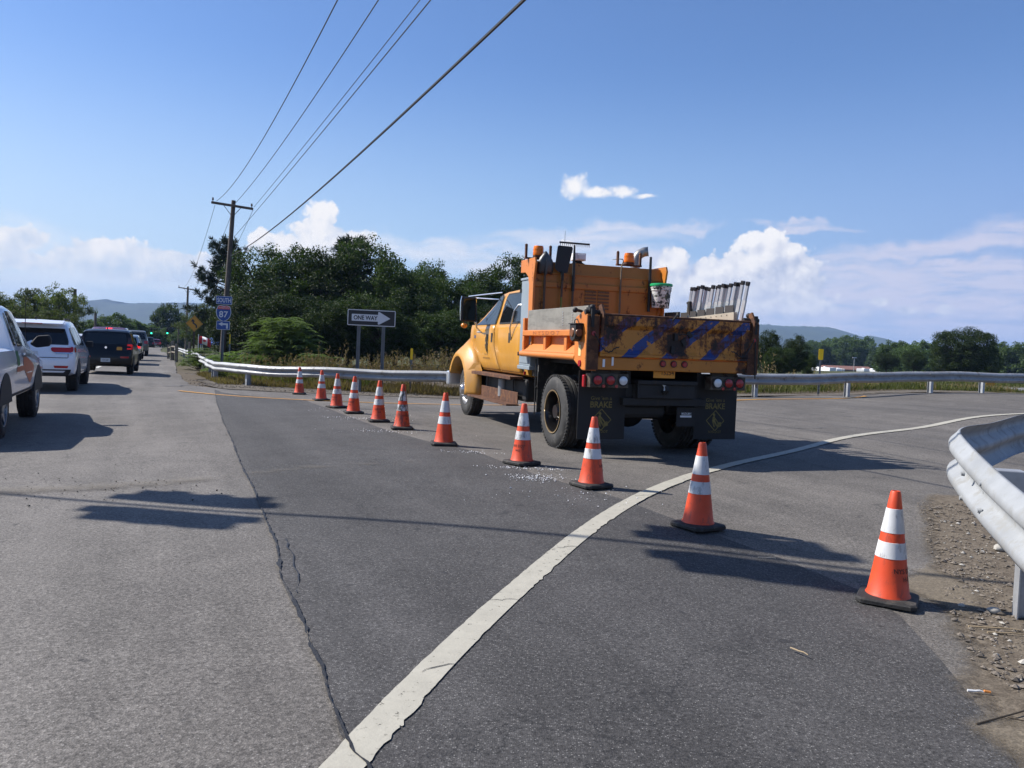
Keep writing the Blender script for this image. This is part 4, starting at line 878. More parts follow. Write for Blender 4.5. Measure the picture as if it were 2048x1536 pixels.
# ---- cab
def cab_sec(x, yr, zr, crown=.035, zb=.93, k=1.):
    pts = [(0, zb), (.90*k, zb), (.955*k, zb+.03), (.995*k, zb+.17), (1.02*k, 1.40), (1.005*k, 1.70), (.985*k, 1.80), (yr+.01, zr-.10), (yr-.035, zr-.025), (yr-.14, zr), (yr*.5, zr+crown*.7), (0, zr+crown)]
    return [(x, y, z) for y, z in pts]+[(x, -y, z) for y, z in pts[-2:0:-1]]
CABR = [(1.74, .84, 2.36), (1.80, .865, 2.405), (2.6, .875, 2.415), (3.3, .87, 2.40), (3.62, .86, 2.375), (3.85, .855, 2.30), (4.35, .88, 2.11), (4.85, .915, 1.92), (5.12, .93, 1.83)]
m = MB(); m.loft([cab_sec(*c) for c in CABR]); m.build('cab', P_CAB, TRK, smooth=38)
def cab_y(x, z):
    ks = [(.93, .90), (.96, .955), (1.10, .995), (1.40, 1.02), (1.70, 1.005), (1.80, .985)]
    if z <= 1.80:
        for (z0, y0), (z1, y1) in zip(ks, ks[1:]):
            if z <= z1: return y0+(y1-y0)*max(0, (z-z0))/(z1-z0)
    for a, b in zip(CABR, CABR[1:]):
        if a[0] <= x <= b[0]:
            t = (x-a[0])/(b[0]-a[0]); yr = a[1]+(b[1]-a[1])*t+.01; zr = a[2]+(b[2]-a[2])*t-.10
            return .985+(yr-.985)*min(1, (z-1.8)/max(zr-1.8, .01))
    return .985
def skin(name, rows, m_, off, s=1, par=TRK, th=.0, smooth=40, nx=6, yf=cab_y):     # rows: (z, x front, x rear)
    mb = MB(); secs = []
    for z, xf, xr in rows: secs.append([(xf+(xr-xf)*i/nx, s*(yf(xf+(xr-xf)*i/nx, z)+off), z) for i in range(nx+1)])
    mb.loft(secs, False, False); return mb.build(name, m_, par, smooth=smooth, fix=False, solid=th)
SEAM = mat('seam_black', (.012, .009, .006), .8)
fd = [(.945, 4.34, 3.20), (1.0, 4.42, 3.22), (1.10, 4.56, 3.28), (1.25, 4.72, 3.38), (1.40, 4.82, 3.45), (1.55, 4.86, 3.49), (1.70, 4.87, 3.51), (1.79, 4.87, 3.52)]
rd = [(.945, 3.17, 2.00), (1.0, 3.19, 1.98), (1.10, 3.25, 1.95), (1.25, 3.35, 1.93), (1.40, 3.42, 1.92), (1.55, 3.46, 1.92), (1.70, 3.48, 1.92), (1.79, 3.49, 1.92)]
for s in (1, -1):
    skin('door_gap', [(z, a+.016, 1.90) for z, a, b in fd], SEAM, .003, s)
    for rows, nm, hx in ((fd, 'front', 3.62), (rd, 'rear', 2.59)):
        dr = skin('door', rows, P_CAB, .011, s, th=.006)
        hb = MB(); hb.bx(hx-.045, hx+.045, s*1.027, s*1.034, 1.47, 1.64); hb.build('handle', BLK, dr, bevel=.012)
    wf = skin('window_trim', [(1.785, 4.80, 3.50), (1.84, 4.68, 3.49), (1.95, 4.44, 3.46), (2.1, 4.08, 3.42), (2.22, 3.80, 3.40), (2.30, 3.62, 3.38), (2.335, 3.50, 3.385)], BLK, .012, s, nx=4)
    skin('window', [(1.80, 4.74, 3.54), (1.86, 4.60, 3.53), (1.95, 4.40, 3.50), (2.1, 4.05, 3.46), (2.22, 3.77, 3.44), (2.29, 3.60, 3.425), (2.318, 3.50, 3.43)], GLASSD, .018, s, nx=4)
    skin('window_trim', [(1.80, 3.30, 1.95), (1.86, 3.30, 1.95), (2.0, 3.28, 1.97), (2.15, 3.25, 2.0), (2.28, 3.20, 2.05), (2.34, 3.10, 2.15)], BLK, .010, s, nx=4)
    skin('window', [(1.83, 3.26, 2.0), (1.90, 3.26, 2.0), (2.0, 3.245, 2.0), (2.15, 3.215, 2.03), (2.26, 3.17, 2.1), (2.318, 3.08, 2.2)], GLASSD, .016, s, nx=4)
    # lower body crease
    # front fender: band over the wheel, flaring outwards
    f = MB(); secs = []
    for k in range(25):
        a = R(24+k*(166/24)); ca, sa = math.cos(a), math.sin(a); cx, cz = 5.27, .56
        low = max(0., -sa)                                        # lower legs hang straight down
        def P(r_, y): return (cx+r_*ca*(1 if ca > 0 else 1.0), s*y, cz+r_*max(sa, -.2)+(-.03*low))
        wdn = .30 if ca < 0 else .22
        secs.append([P(.585, .95), P(.60, 1.19), P(.615, 1.225), P(.66, 1.235), P(.71, 1.21), P(.71+wdn*.45, 1.11), P(.71+wdn*.9, .99)])
    lin = MB(); lin.loft([[q[0], (q[0][0], s*.55, q[0][2])] for q in secs], False, False); lin.build('fender_liner', BLK, TRK, fix=False, solid=.01); f.loft(secs, False, False); f.build('front_fender', P_CAB, TRK, smooth=45, fix=False, solid=.006)
    sk = MB(); sk.prism([(4.64, s*1.215, .50), (4.66, s*1.215, .86), (4.52, s*1.10, 1.06), (4.40, s*1.01, 1.08), (4.32, s*.985, .93), (4.42, s*1.02, .50)], (-.012, 0, 0)); sk.build('fender_skirt', P_CAB, TRK)
# hood
hs = []
for x, y, zs, zt in ((5.05, .96, 1.60, 1.83), (5.3, .93, 1.58, 1.76), (5.6, .88, 1.52, 1.68), (5.9, .82, 1.42, 1.56), (6.12, .76, 1.28, 1.42), (6.2, .70, 1.1, 1.25)):
    p = [(0, .95), (y, .95), (y+.02, zs-.1), (y, zs), (y-.08, zs+(zt-zs)*.6), (y-.24, zt), (0, zt+.03)]
    hs.append([(x, a, b) for a, b in p]+[(x, -a, b) for a, b in p[-2:0:-1]])
MB().loft(hs).build('hood', P_CAB, TRK, smooth=40)
for s in (1, -1):
    m = MB(); m.bx(4.93, 4.98, s*.98, s*1.06, 1.30, 1.38); m.bx(4.96, 5.0, s*1.0, s*1.05, 1.24, 1.30); m.build('hood_latch', CHROME, TRK, bevel=.006)
m = MB(); m.bx(6.2, 6.24, -.6, .6, .95, 1.28); m.build('grille', CHROME, TRK, bevel=.01)
m = MB(); m.bx(6.08, 6.28, -1.2, 1.2, .55, .84); m.build('front_bumper', ALUM, TRK, bevel=.03)
for s in (1, -1): MB().bx(6.19, 6.225, s*.55, s*.82, 1.08, 1.26).build('headlight', CLEAR_L, TRK, bevel=.02)
ws = MB(); ws.add([(3.93, .74, 2.30), (3.93, -.74, 2.30), (5.10, -.84, 1.865), (5.10, .84, 1.865)], [(0, 1, 2, 3)]); o_ = ws.build('windshield', GLASSD, TRK); o_.location = (.02, 0, .03)
# mirror and its bracket
for s in (1, -1):
    m = MB(); m.bx(4.10, 4.18, s*1.20, s*1.48, 1.84, 2.30); mo = m.build('mirror', BLK, TRK, bevel=.03)
    MB().bx(4.088, 4.097, s*1.225, s*1.455, 1.87, 2.27).build('mirror_glass', mat('mirror_glass', (.05, .055, .05), .05, 1., var=0), mo)
    m = MB(); m.tube([(4.13, s*1.49, 1.86), (4.13, s*1.50, 2.0), (4.13, s*1.50, 2.2), (4.13, s*1.48, 2.31)], .014, 6); m.tube([(4.13, s*1.21, 2.31), (4.13, s*1.19, 2.0), (4.2, s*1.15, 1.72)], .012, 6); m.build('mirror_edge', CHROME, mo, smooth=40)
    m = MB(); m.tube([(4.13, s*1.35, 2.31), (3.85, s*1.1, 2.35), (3.55, s*.88, 2.38)], .013, 6); m.tube([(4.13, s*1.2, 2.29), (3.85, s*1.02, 2.27), (3.66, s*.90, 2.26)], .012, 6); m.build('mirror_bracket', ALUM, TRK, smooth=40); m = MB(); m.tube([(4.13, s*1.22, 1.84), (4.3, s*1.12, 1.74), (4.55, s*1.02, 1.70)], .013, 6); m.tube([(4.3, s*1.12, 1.74), (4.3, s*1.03, 1.66), (4.62, s*1.02, 1.66)], .012, 6); m.build('mirror_bracket', ALUM, TRK, smooth=40)
    m = MB(); m.ball((4.13, s*1.42, 1.765), .062, 6, (1, 1, .8)); m.build('marker_lamp', TAN, mo, smooth=60)
# door seal: dark oval badge, lettering, small badge, cab lights
def oval(name, x, z, a, b, off, m_, s=1):
    mb = MB(); mb.add([(x, s*(cab_y(x, z)+off), z)]+[(x+a*math.cos(R(t)), s*(cab_y(x+a*math.cos(R(t)), z+b*math.sin(R(t)))+off), z+b*math.sin(R(t))) for t in range(0, 360, 15)], [(0, i+1, (i+1) % 24+1) for i in range(24)]); return mb.build(name, m_, TRK)
SEALM = mat('door_seal', (.035, .025, .02), .5, var=0, c2=(.42, .22, .03), c2t=(.47, .53), c2s=16, streak=(1.6, 1, .8))
oval('door_seal', 3.92, 1.46, .10, .165, .022, SEALM); oval('door_seal', 3.92, 1.46, .10, .165, .022, SEALM, -1)
text('lettering', 'N Y S', DKW, TRK, (3.94, 1.013+.018, 1.245), (-1, 0, 0), (0, 0, 1), .03, .19, 0, .008); text('lettering', 'DEPT OF TRANSPORTATION', DKW, TRK, (3.94, 1.006+.018, 1.175), (-1, 0, 0), (0, 0, 1), .032, .44, 0, .006)
m = MB(); m.bx(4.68, 4.80, 1.022, 1.03, 1.54, 1.60); m.build('badge', mat('badge_blue', (.10, .09, .14), .4), TRK, bevel=.01)
# grab bar, steps
m = MB(); m.tube([(2.50, 1.03, 1.52), (2.42, 1.08, 1.72), (2.22, 1.08, 2.0), (2.06, 1.06, 2.1), (1.98, 1.0, 2.1)], .014, 6); m.build('grab_bar', ALUM, TRK, smooth=40)
m = MB(); m.bx(2.05, 4.42, .93, 1.16, .875, .915); m.bx(2.05, 4.42, 1.15, 1.165, .86, .918); m.build('running_board', RUST, TRK, bevel=.006)
m = MB(); m.bx(2.1, 4.60, .98, 1.20, .425, .455); m.bx(2.15, 4.30, .975, .99, .455, .65); m.build('step', RUST, TRK, bevel=.005)
m = MB()
for x in (2.5, 3.2, 4.0): m.bx(x-.025, x+.025, .95, .97, .45, .9)
m.build('step_hanger', BLK, TRK)
# cabinet behind the cab
m = MB(); m.bx(1.16, 1.68, -1.12, 1.15, 1.12, 2.46); cb = m.build('tool_cabinet', GREYP, TRK, bevel=.008)
m = MB(); m.bx(1.14, 1.70, -1.14, 1.165, 2.46, 2.50); m.bx(1.13, 1.71, -1.14, 1.17, 1.06, 1.12); m.build('cabinet_trim', GREYP, cb, bevel=.01)
m = MB(); m.bx(1.20, 1.645, 1.15, 1.158, 1.16, 2.42); m.build('cabinet_door', GREYP, cb, bevel=.003)
m = MB()
for z in (1.30, 2.3): m.bx(1.655, 1.70, 1.15, 1.175, z-.03, z+.03)
m.build('hinge', BLK, cb)
m = MB(); m.bx(1.27, 1.33, 1.16, 1.20, 1.5, 1.66); m.build('green_tag', mat('green_sticker', (.02, .55, .22), .5), cb)
MB().bx(1.29, 1.31, 1.158, 1.19, .98, 1.03).build('marker_lamp', RED_L, TRK)
# ---- dump bed
BED = empty('dump_bed', (0, 0, 0)); BED.parent = TRK
m = MB(); m.bx(-1.2, 1.15, -1.12, 1.12, 1.28, 1.33); m.build('bed_floor', P_BED, BED)
for s in (1, -1):
    m = MB(); m.bx(-.9, 1.25, s*1.06, s*1.13, 1.33, 1.66)                       # wall
    m.bx(-.86, 1.28, s*1.10, s*1.25, 1.585, 1.668)                              # top rail
    m.prism([(-.86, s*1.13, 1.47), (-.86, s*1.245, 1.355), (-.86, s*1.13, 1.33)], (2.12, 0, 0))
    sd_ = m.build('bed_side', P_SIDE, BED, bevel=.012)
    m = MB(); m.tube([(-.88, s*1.235, 1.31), (1.32, s*1.235, 1.31)], .045, 12); m.build('lower_rail', P_SIDE, sd_, smooth=40)
    for x in (.38, -.42): m = MB(); m.prism([(x-.05, s*1.13, 1.36), (x+.05, s*1.13, 1.36), (x+.05, s*1.13, 1.59), (x-.05, s*1.13, 1.59)], (0, s*.09, 0)); m.build('side_rib', P_SIDE, sd_, bevel=.015)
    m = MB(); m.prism([(1.22, s*1.12, 1.33), (1.30, s*1.12, 1.33), (1.30, s*1.12, 1.86), (1.22, s*1.12, 1.86)], (0, s*.12, 0)); m.build('front_stake', P_SIDE, sd_, bevel=.01)
    # corner post
    m = MB(); ya, yb = (1.09, 1.27) if s > 0 else (-1.27, -1.10)
    pp = [(-.86, yb if s > 0 else ya, 1.27), (-1.14, yb if s > 0 else ya, 1.15), (-1.25, yb if s > 0 else ya, 1.15), (-1.25, yb if s > 0 else ya, 1.86), (-1.12, yb if s > 0 else ya, 1.90), (-.88, yb if s > 0 else ya, 1.83)]
    m.prism(pp, (0, -s*.16, 0)); po = m.build('corner_post', P_SIDE if s > 0 else P_SILL, BED, bevel=.012)
    m = MB(); m.bx(-1.262, -1.252, s*1.10, s*1.262, 1.16, 1.84); m.build('post_face', RUST, po)
GHOST = mat('faded_lettering', (.36, .10, .03), .6, var=.3, vs=20)
text('lettering', 'N Y S D O T', GHOST, BED, (.25, 1.252, 1.627), (-1, 0, 0), (0, 0, 1), .052, 1.05, .002, .01)
MB().bx(1.2, 1.23, 1.254, 1.262, 1.40, 1.52).build('reflector', TAN, BED, bevel=.004)
m = MB(); m.bx(-1.12, 1.16, 1.165, 1.205, 1.668, 1.975); pk = m.build('side_board', PLANK, BED, bevel=.004)
m = MB()
for x in (-.28, -.62):
    for k in range(6): m.cyl((x+.0, 1.2, 1.74+.034*k), (x, 1.214, 1.74+.034*k), .011, .008, 6)
m.build('bolts', ALUM, pk)
m = MB(); m.bx(-1.0, 1.1, -1.205, -1.165, 1.668, 1.91); m.build('side_board', PLANK, BED, bevel=.004)
# round amber lamp in a dark housing at the post, reflector tags
m = MB(); m.prism([(-.94, 1.275, 1.73), (-1.14, 1.275, 1.73), (-1.14, 1.275, 1.60), (-1.11, 1.275, 1.54), (-1.04, 1.275, 1.51), (-.97, 1.275, 1.54), (-.94, 1.275, 1.60)], (0, .10, 0)); m.bx(-1.16, -.92, 1.27, 1.39, 1.73, 1.745); lh = m.build('lamp_housing', BLK, BED, bevel=.012)
MB().cyl((-1.141, 1.325, 1.625), (-1.156, 1.325, 1.625), .05, .045, 16).build('amber_lens', DULL_AMB, lh, smooth=40)
MB().cyl((-1.04, 1.376, 1.625), (-1.04, 1.388, 1.625), .062, .05, 16).build('amber_lens', DULL_AMB, lh, smooth=40)
MB().tube([(-.96, 1.32, 1.745), (-.98, 1.32, 1.79), (-1.05, 1.32, 1.80), (-1.12, 1.32, 1.745)], .007, 6).build('wire_loop', BLK, lh)
m = MB(); m.bx(-1.10, -1.02, 1.268, 1.274, 1.33, 1.47); m.build('reflector_tag', mat('cream_tag', (.75, .55, .25), .5), BED)
MB().cyl((-1.08, 1.27, 1.235), (-1.08, 1.285, 1.235), .045, .04, 14).build('red_reflector', RED_L, BED, smooth=40)
# latch clutter on the post top: knob, bolts, ear plates, chain
for s in (1, -1):
    m = MB(); y = 1.2*s
    m.cyl((-.95, y+.02*s, 1.905), (-1.0, y+.12*s, 1.915), .02, n=8); m.ball((-1.0, y+.13*s, 1.915), .036, 6)
    m.cyl((-1.2, y-.16*s, 1.89), (-1.2, y+.08*s, 1.89), .032, n=10); m.bx(-1.24, -1.12, y-.05, y+.03, 1.86, 1.95); m.ball((-1.15, y-.04*s, 1.955), .038, 6); m.bx(-1.28, -1.22, y-.02, y+.02, 1.70, 1.93)
    m.build('latch', BLK, BED, smooth=35)
    m = MB(); ye = 1.05*s if s > 0 else -1.17
    m.prism([(-1.28, ye, 1.60), (-1.31, ye, 1.76), (-1.33, ye, 1.86), (-1.24, ye, 2.0), (-1.16, ye, 1.97), (-1.22, ye, 1.84), (-1.24, ye, 1.60)], (0, .03, 0)); m.build('hinge_ear', RUST, BED, bevel=.006)
    MB().cyl((-1.275, s*1.18, 1.62), (-1.262, s*1.18, 1.62), .03, n=12).build('red_reflector', RED_L, BED)
    m = MB(); n = 16; pts = []
    for k in range(n):
        t = k/(n-1); pts.append((-1.285-.02*math.sin(t*3), s*(1.17-.34*t), 1.62-.30*math.sin(min(1, t*1.25)*math.pi/1.6)+.12*t))
    for k, (a, b) in enumerate(zip(pts, pts[1:])):
        a, b = Vector(a), Vector(b); m.tube([a+(b-a)*-.2, a+(b-a)*.5+Vector((0, 0, .008 if k % 2 else -.008)), b+(b-a)*.2], .007, 5)
    m.build('chain', BLK, BED)
MB().tube([(-1.28, -1.2, 1.6), (-1.28, -1.21, 1.3), (-1.28, -1.22, 1.1)], .009, 5).build('hanging_chain', BLK, BED)
# tailgate: framed panel with two pressed ribs
TG = empty('tailgate', (0, 0, 0)); TG.parent = BED
m = MB(); m.bx(-1.235, -1.205, -1.10, 1.08, 1.33, 1.85); m.bx(-1.285, -1.205, -1.10, 1.08, 1.735, 1.85)
m.prism([(-1.235, -1.10, 1.735), (-1.285, -1.10, 1.735), (-1.235, -1.10, 1.68)], (0, 2.18, 0)); m.bx(-1.27, -1.205, -1.10, 1.08, 1.335, 1.375)
m.prism([(-1.27, -1.10, 1.375), (-1.235, -1.10, 1.375), (-1.235, -1.10, 1.43)], (0, 2.18, 0))
for y, w, t in ((.27, .13, .05), (-.40, .10, .04)):
    m.add([(-1.235, y-w, 1.375), (-1.235, y+w, 1.375), (-1.235, y+w*.75, 1.735), (-1.235, y-w*.75, 1.735), (-1.275, y-w+t, 1.375), (-1.275, y+w-t, 1.375), (-1.275, y+w*.75-t, 1.735), (-1.275, y-w*.75+t, 1.735)], [(4, 5, 6, 7), (0, 4, 7, 3), (1, 5, 6, 2), (0, 1, 5, 4), (3, 2, 6, 7)])
for y0, y1 in ((.90, 1.08), (-1.10, -.93)):
    m.add([(-1.235, y0, 1.375), (-1.235, y1, 1.375), (-1.235, y1, 1.735), (-1.235, y0, 1.735), (-1.275, (y0*.3+y1*.7), 1.375), (-1.275, y1 if y1 > 0 else y0, 1.375), (-1.275, y1 if y1 > 0 else y0, 1.735), (-1.275, (y0*.3+y1*.7), 1.735)], [(4, 5, 6, 7), (0, 4, 7, 3), (1, 5, 6, 2), (0, 1, 5, 4), (3, 2, 6, 7)])
m.build('gate_panel', P_GATE, TG, bevel=.012)
m = MB(); m.tube([(-1.25, 1.09, 1.862), (-1.25, -1.12, 1.862)], .02, 8); m.build('top_bar', RUST, TG, smooth=40)
m = MB()
for y, z in ((.0, 1.62), (-.12, 1.55), (.04, 1.45), (-.2, 1.66)): m.box((-1.25, y, z), (.03, .05, .09), Matrix.Rotation(y*3, 3, 'X'))
m.bx(-1.262, -1.235, -.28, -.08, 1.655, 1.665); m.tube([(-1.26, -.02, 1.89), (-1.29, .02, 1.90), (-1.3, .05, 1.87), (-1.285, .08, 1.83)], .012, 6)
m.build('latch_hardware', BLK, TG)
m = MB(); m.prism([(-1.24, -1.24, 1.165), (-1.24, -1.24, 1.325), (-1.20, -1.24, 1.325), (-1.16, -1.24, 1.165)], (0, 2.40, 0)); sl = m.build('rear_sill', P_SILL, BED, bevel=.012)
for y in (.17, .01, -.15):
    l = MB().cyl((-1.241, y, 1.265), (-1.252, y, 1.265), .046, n=18).build('lamp_grommet', BLK, sl); MB().cyl((-1.252, y, 1.265), (-1.262, y, 1.265), .036, .032, 18).build('red_lens', RED_L, l, smooth=40)
m = MB(); m.bx(-1.243, -1.255, 1.0, 1.03, 1.20, 1.30); m.bx(-1.243, -1.255, .88, .905, 1.22, 1.33); m.build('white_bracket', WHT, sl)
# headboard and cab shield
HB = empty('headboard', (0, 0, 0)); HB.parent = BED
m = MB(); m.bx(1.10, 1.14, -1.05, 1.16, 1.33, 2.56)
m.prism([(1.10, -1.05, 2.56), (1.14, -1.05, 2.56), (1.20, -1.05, 2.74), (1.16, -1.05, 2.74)], (0, 2.21, 0))         # lip, tipped forward
m.bx(1.085, 1.14, -1.05, 1.16, 2.545, 2.568)
hbp = m.build('panel', P_HEAD, HB, bevel=.006)
m = MB(); m.bx(1.07, 1.10, -1.04, 1.15, 2.34, 2.425); m.bx(1.075, 1.10, -1.05, -.97, 1.33, 2.34); m.build('cross_bar', P_HEAD, HB, bevel=.008)
for s, y in ((1, 1.16), (-1, -1.065)):
    prof = [(1.10, 1.66), (1.03, 1.70), (1.02, 2.45), (.985, 2.58), (.96, 2.70), (1.0, 2.775), (1.62, 2.775), (1.62, 2.58), (1.40, 2.57), (1.27, 2.50), (1.22, 2.38), (1.20, 1.66)]
    m = MB(); m.prism([(x, y, z) for x, z in prof], (0, .035, 0)); m.build('wing', P_SIDE if s > 0 else P_BED, HB, bevel=.008)
m = MB(); m.bx(1.14, 1.62, -1.04, 1.16, 2.585, 2.61); m.build('cab_shield', P_BED, HB)
m = MB()
for c in (.21, -.01):
    for k in range(6): m.bx(1.082, 1.098, c-.095, c+.095, 2.04+.052*k, 2.066+.052*k)
m.build('vent_slats', mat('vent_steel', (.14, .075, .035), .6, .3, .3, 9), HB)
# beacons with guard bars, white camera dome, exhaust
def beacon(y):
    b = MB(); b.cyl((1.3, y, 2.80), (1.3, y, 2.835), .085, n=18); b.bx(1.27, 1.33, y-.22, y+.22, 2.775, 2.80)
    for q in (-.2, .2): b.bx(1.28, 1.32, y+q-.016, y+q+.016, 2.775, 2.985); b.ball((1.3, y+q, 2.985), .024, 5)
    o = b.build('beacon_guard', RUST, HB); m = MB(); m.lathe([(.078, 2.835), (.085, 2.85), (.083, 2.88), (.085, 2.884), (.081, 2.92), (.083, 2.925), (.078, 2.965), (.07, 2.985), (.005, 2.99)], 20, (1.3, y, 0)); m.build('beacon_dome', AMB_L, o, smooth=30)
beacon(1.03); beacon(-.53)
m = MB(); m.lathe([(.10, 2.745), (.11, 2.755), (.07, 2.775), (.06, 2.80)], 16, (1.3, .36, 0)); dk = m.build('camera_base', BLK, HB, smooth=40)
m = MB(); m.bx(1.21, 1.37, .26, .46, 2.80, 2.92); m.bx(1.19, 1.21, .28, .40, 2.815, 2.90); m.build('camera_body', WHT, dk, bevel=.035, seg=3)
MB().tube([(1.5, .52, 2.5), (1.5, .515, 3.28)], .003, 4).build('antenna', BLK, TRK)
m = MB(); m.tube([(1.45, -.72, 1.9), (1.45, -.72, 2.60), (1.45, -.72, 2.86), (1.45, -.74, 2.94), (1.45, -.79, 3.0), (1.43, -.86, 3.04), (1.40, -.92, 3.05)], [.075]*7, 14, cap=False); m.build('exhaust_stack', mat('exhaust_steel', (.33, .32, .30), .4, .85, .2, 5), TRK, smooth=50, solid=.006)
# ---- rear lights, plate, hitch, mud flaps
for s in (1, -1):
    y0 = .90*s-.0 if s > 0 else -.86; r_ = empty('tail_light_box', (0, 0, 0)); r_.parent = TRK
    m = MB(); m.bx(-1.20, -1.05, y0-.27, y0+.27, .935, 1.115); m.bx(-1.10, -1.05, y0-.2, y0+.2, 1.10, 1.2); m.build('box', mat('light_box_steel', (.10, .085, .065), .7, .3, .3, 7, (.05, .025, .015), (.5, .6), 7), r_, bevel=.008)
    order = ((.17, RED_L), (-.01, RED_L), (-.19, CLEAR_L)) if s > 0 else ((.17, CLEAR_L), (0, RED_L), (-.17, RED_L))
    for dy, mm in order:
        g = MB().cyl((-1.20, y0+dy, 1.03), (-1.212, y0+dy, 1.03), .076, n=22).build('grommet', RUBBER, r_); k = MB(); k.lathe([(.058, -1.211), (.056, -1.222), (.04, -1.228), (.004, -1.23)], 22, (0, y0+dy, 1.03), axis='x'); k.build('lens', mm, g, smooth=40)
    for dy in (.08, -.10): MB().cyl((-1.20, y0+dy, .955), (-1.208, y0+dy, .955), .022, n=12).build('side_reflector', RED_L, r_)
m = MB(); m.bx(-1.10, -1.03, 1.175, 1.215, .93, 1.09); m.build('red_marker', RED_L, TRK, bevel=.015)
m = MB(); m.bx(-1.155, -1.15, -.07, .25, 1.075, 1.225); pl_ = m.build('licence_plate', PLATE_Y, TRK, bevel=.004)
text('plate_number', '15254', DKW, pl_, (-1.156, .04, 1.148), (0, -1, 0), (0, 0, 1), .068, .18, .002, .01); text('plate_text', 'OFFICIAL', DKW, pl_, (-1.156, .18, 1.165), (0, -1, 0), (0, 0, 1), .018, .09, .002); text('plate_text', 'NEW YORK', DKW, pl_, (-1.156, .09, 1.208), (0, -1, 0), (0, 0, 1), .016, .1, .002)
m = MB(); m.bx(-1.16, -.98, -.42, .47, .985, 1.04); m.bx(-1.12, -.98, -.40, .45, .80, .985); m.bx(-1.06, -.9, -.62, .62, .70, .80); hp = m.build('hitch_plate', BLK, TRK, bevel=.008)
m = MB(); m.tube([(-1.12, .07, .88), (-1.18, .07, .88), (-1.22, .07, .92), (-1.20, .07, .97)], .028, 8); m.build('pintle_hook', BLK, hp, smooth=40)
m = MB(); m.prism([(-1.125, .01, .91), (-1.125, .03, .97), (-1.125, .10, .99), (-1.125, .07, .95), (-1.125, .075, .91), (-1.125, .05, .88)], (-.006, 0, 0)); m.build('white_tag', WHT, hp)
m = MB(); m.bx(-.9, -.4, -.10, .6, .52, .72); m.bx(-.7, -.3, -.5, -.2, .55, .75); m.build('air_tank', BLK, TRK, bevel=.06)
FLAP = mat('mud_flap_rubber', (.013, .012, .012), .7, 0, .25, 4, (.017, .016, .015), (.5, .7), 3, bump=.12)
for y0, y1 in ((.54, 1.22), (-1.17, -.51)):
    yc = (y0+y1)/2; m = MB(); m.bx(-.955, -.945, y0, y1, .24, 1.14); fp = m.build('mud_flap', FLAP, TRK, bevel=.002); X = -.956
    text('lettering', "Give 'em a", GOLD, fp, (X, yc+.01, .785), (0, -1, 0), (0, 0, 1), .05, .30, .002, .004); text('lettering', 'BRAKE', GOLD, fp, (X, yc+.01, .70), (0, -1, 0), (0, 0, 1), .082, .31, .002, .022)
    text('lettering', 'NYS DOT', GOLD, fp, (X, yc, .345), (0, -1, 0), (0, 0, 1), .035, .20, .002, .004)
    m = MB(); k = .14; zc = .50; w = .006
    for a, b in (((-k, 0), (0, k)), ((0, k), (k, 0)), ((k, 0), (0, -k)), ((0, -k), (-k, 0))):
        a, b = Vector((0, a[0], a[1])), Vector((0, b[0], b[1])); n = (b-a).normalized().cross(Vector((1, 0, 0)))*w; o = Vector((X-.002, yc, zc)); m.add([o+a-n, o+b-n, o+b+n, o+a+n], [(0, 1, 2, 3)])
    fig = [[(.01, .10), (.035, .10), (.04, .075), (.02, .06), (.0, .075)], [(.01, .06), (.04, .055), (.05, -.01), (.02, -.03), (.0, .01)], [(.045, -.01), (.02, -.09), (.0, -.09), (.02, -.02)], [(.02, -.02), (-.02, -.08), (-.04, -.075), (.0, .0)], [(.0, .04), (-.06, -.03), (-.05, -.04), (.01, .02)], [(-.04, -.03), (-.09, -.02), (-.10, -.075), (-.03, -.10)]]
    for q in fig: m.add([(X-.002, yc+a, zc+b) for a, b in q], [tuple(range(len(q)))])
    m.build('emblem', GOLD, fp)
text('lettering', 'MAGNUM V', WHT, TRK, (-1.0, -.36, .595), (0, -1, 0), (0, 0, 1), .034, .15, .002, .01)
m = MB(); m.bx(-1.0, -.99, -.44, -.27, .545, .57); m.build('label_strip', WHT, TRK); m = MB(); m.bx(-.99, -.97, -.50, -.22, .42, .68); m.build('spreader_plate', BLK, TRK)
# ---- tools hung on the headboard (things of their own)
HAND = mat('tool_handle', (.09, .06, .04), .8); TOOLB = mat('tool_steel_dark', (.018, .017, .017), .45, .3); HANDG = mat('green_handle', (.16, .17, .03), .7); SHOV = mat('worn_shovel_steel', (.075, .075, .075), .45, .6, .3, 6)
def tool(name, y, lab, cat, z0=1.45): return empty(name, tw(1.05, y, z0), R(108.5), lab, cat, 'hand tools hung on the headboard'), z0
r, z0 = tool('shovel', 1.00, 'round point grey shovel hung before the beacon on the cab side', 'shovel')
MB().tube([(0, 0, 0), (0, 0, 1.15)], .02, 8).build('handle', HAND, r)
m = MB(); secs = []
for k in range(9):
    t = k/8; w = (.115, .125, .13, .13, .125, .11, .085, .05, .012)[k]; z = 1.10+.33*t; d = .03*math.sin(t*3)
    secs.append([(-.02-d+.035*(u*u), w*u, z-.02*abs(u)*(1-t)) for u in (-1, -.6, -.2, 0, .2, .6, 1)])
m.loft(secs, False, False); m.build('blade', SHOV, r, smooth=60, solid=.006, fix=False)
m = MB(); m.tube([(-.03, 0, 1.08), (-.055, 0, 1.2), (-.06, 0, 1.3)], [.024, .022, .008], 8); m.build('socket', SHOV, r, smooth=40)
r, z0 = tool('shovel', .72, 'black square mouth shovel hung upside down next to the rake', 'shovel')
MB().tube([(0, 0, 0), (-.01, 0, .75)], .018, 8).build('grip', HANDG, r); MB().tube([(-.01, 0, .75), (-.01, -.01, 1.15)], .018, 8).build('handle', HAND, r)
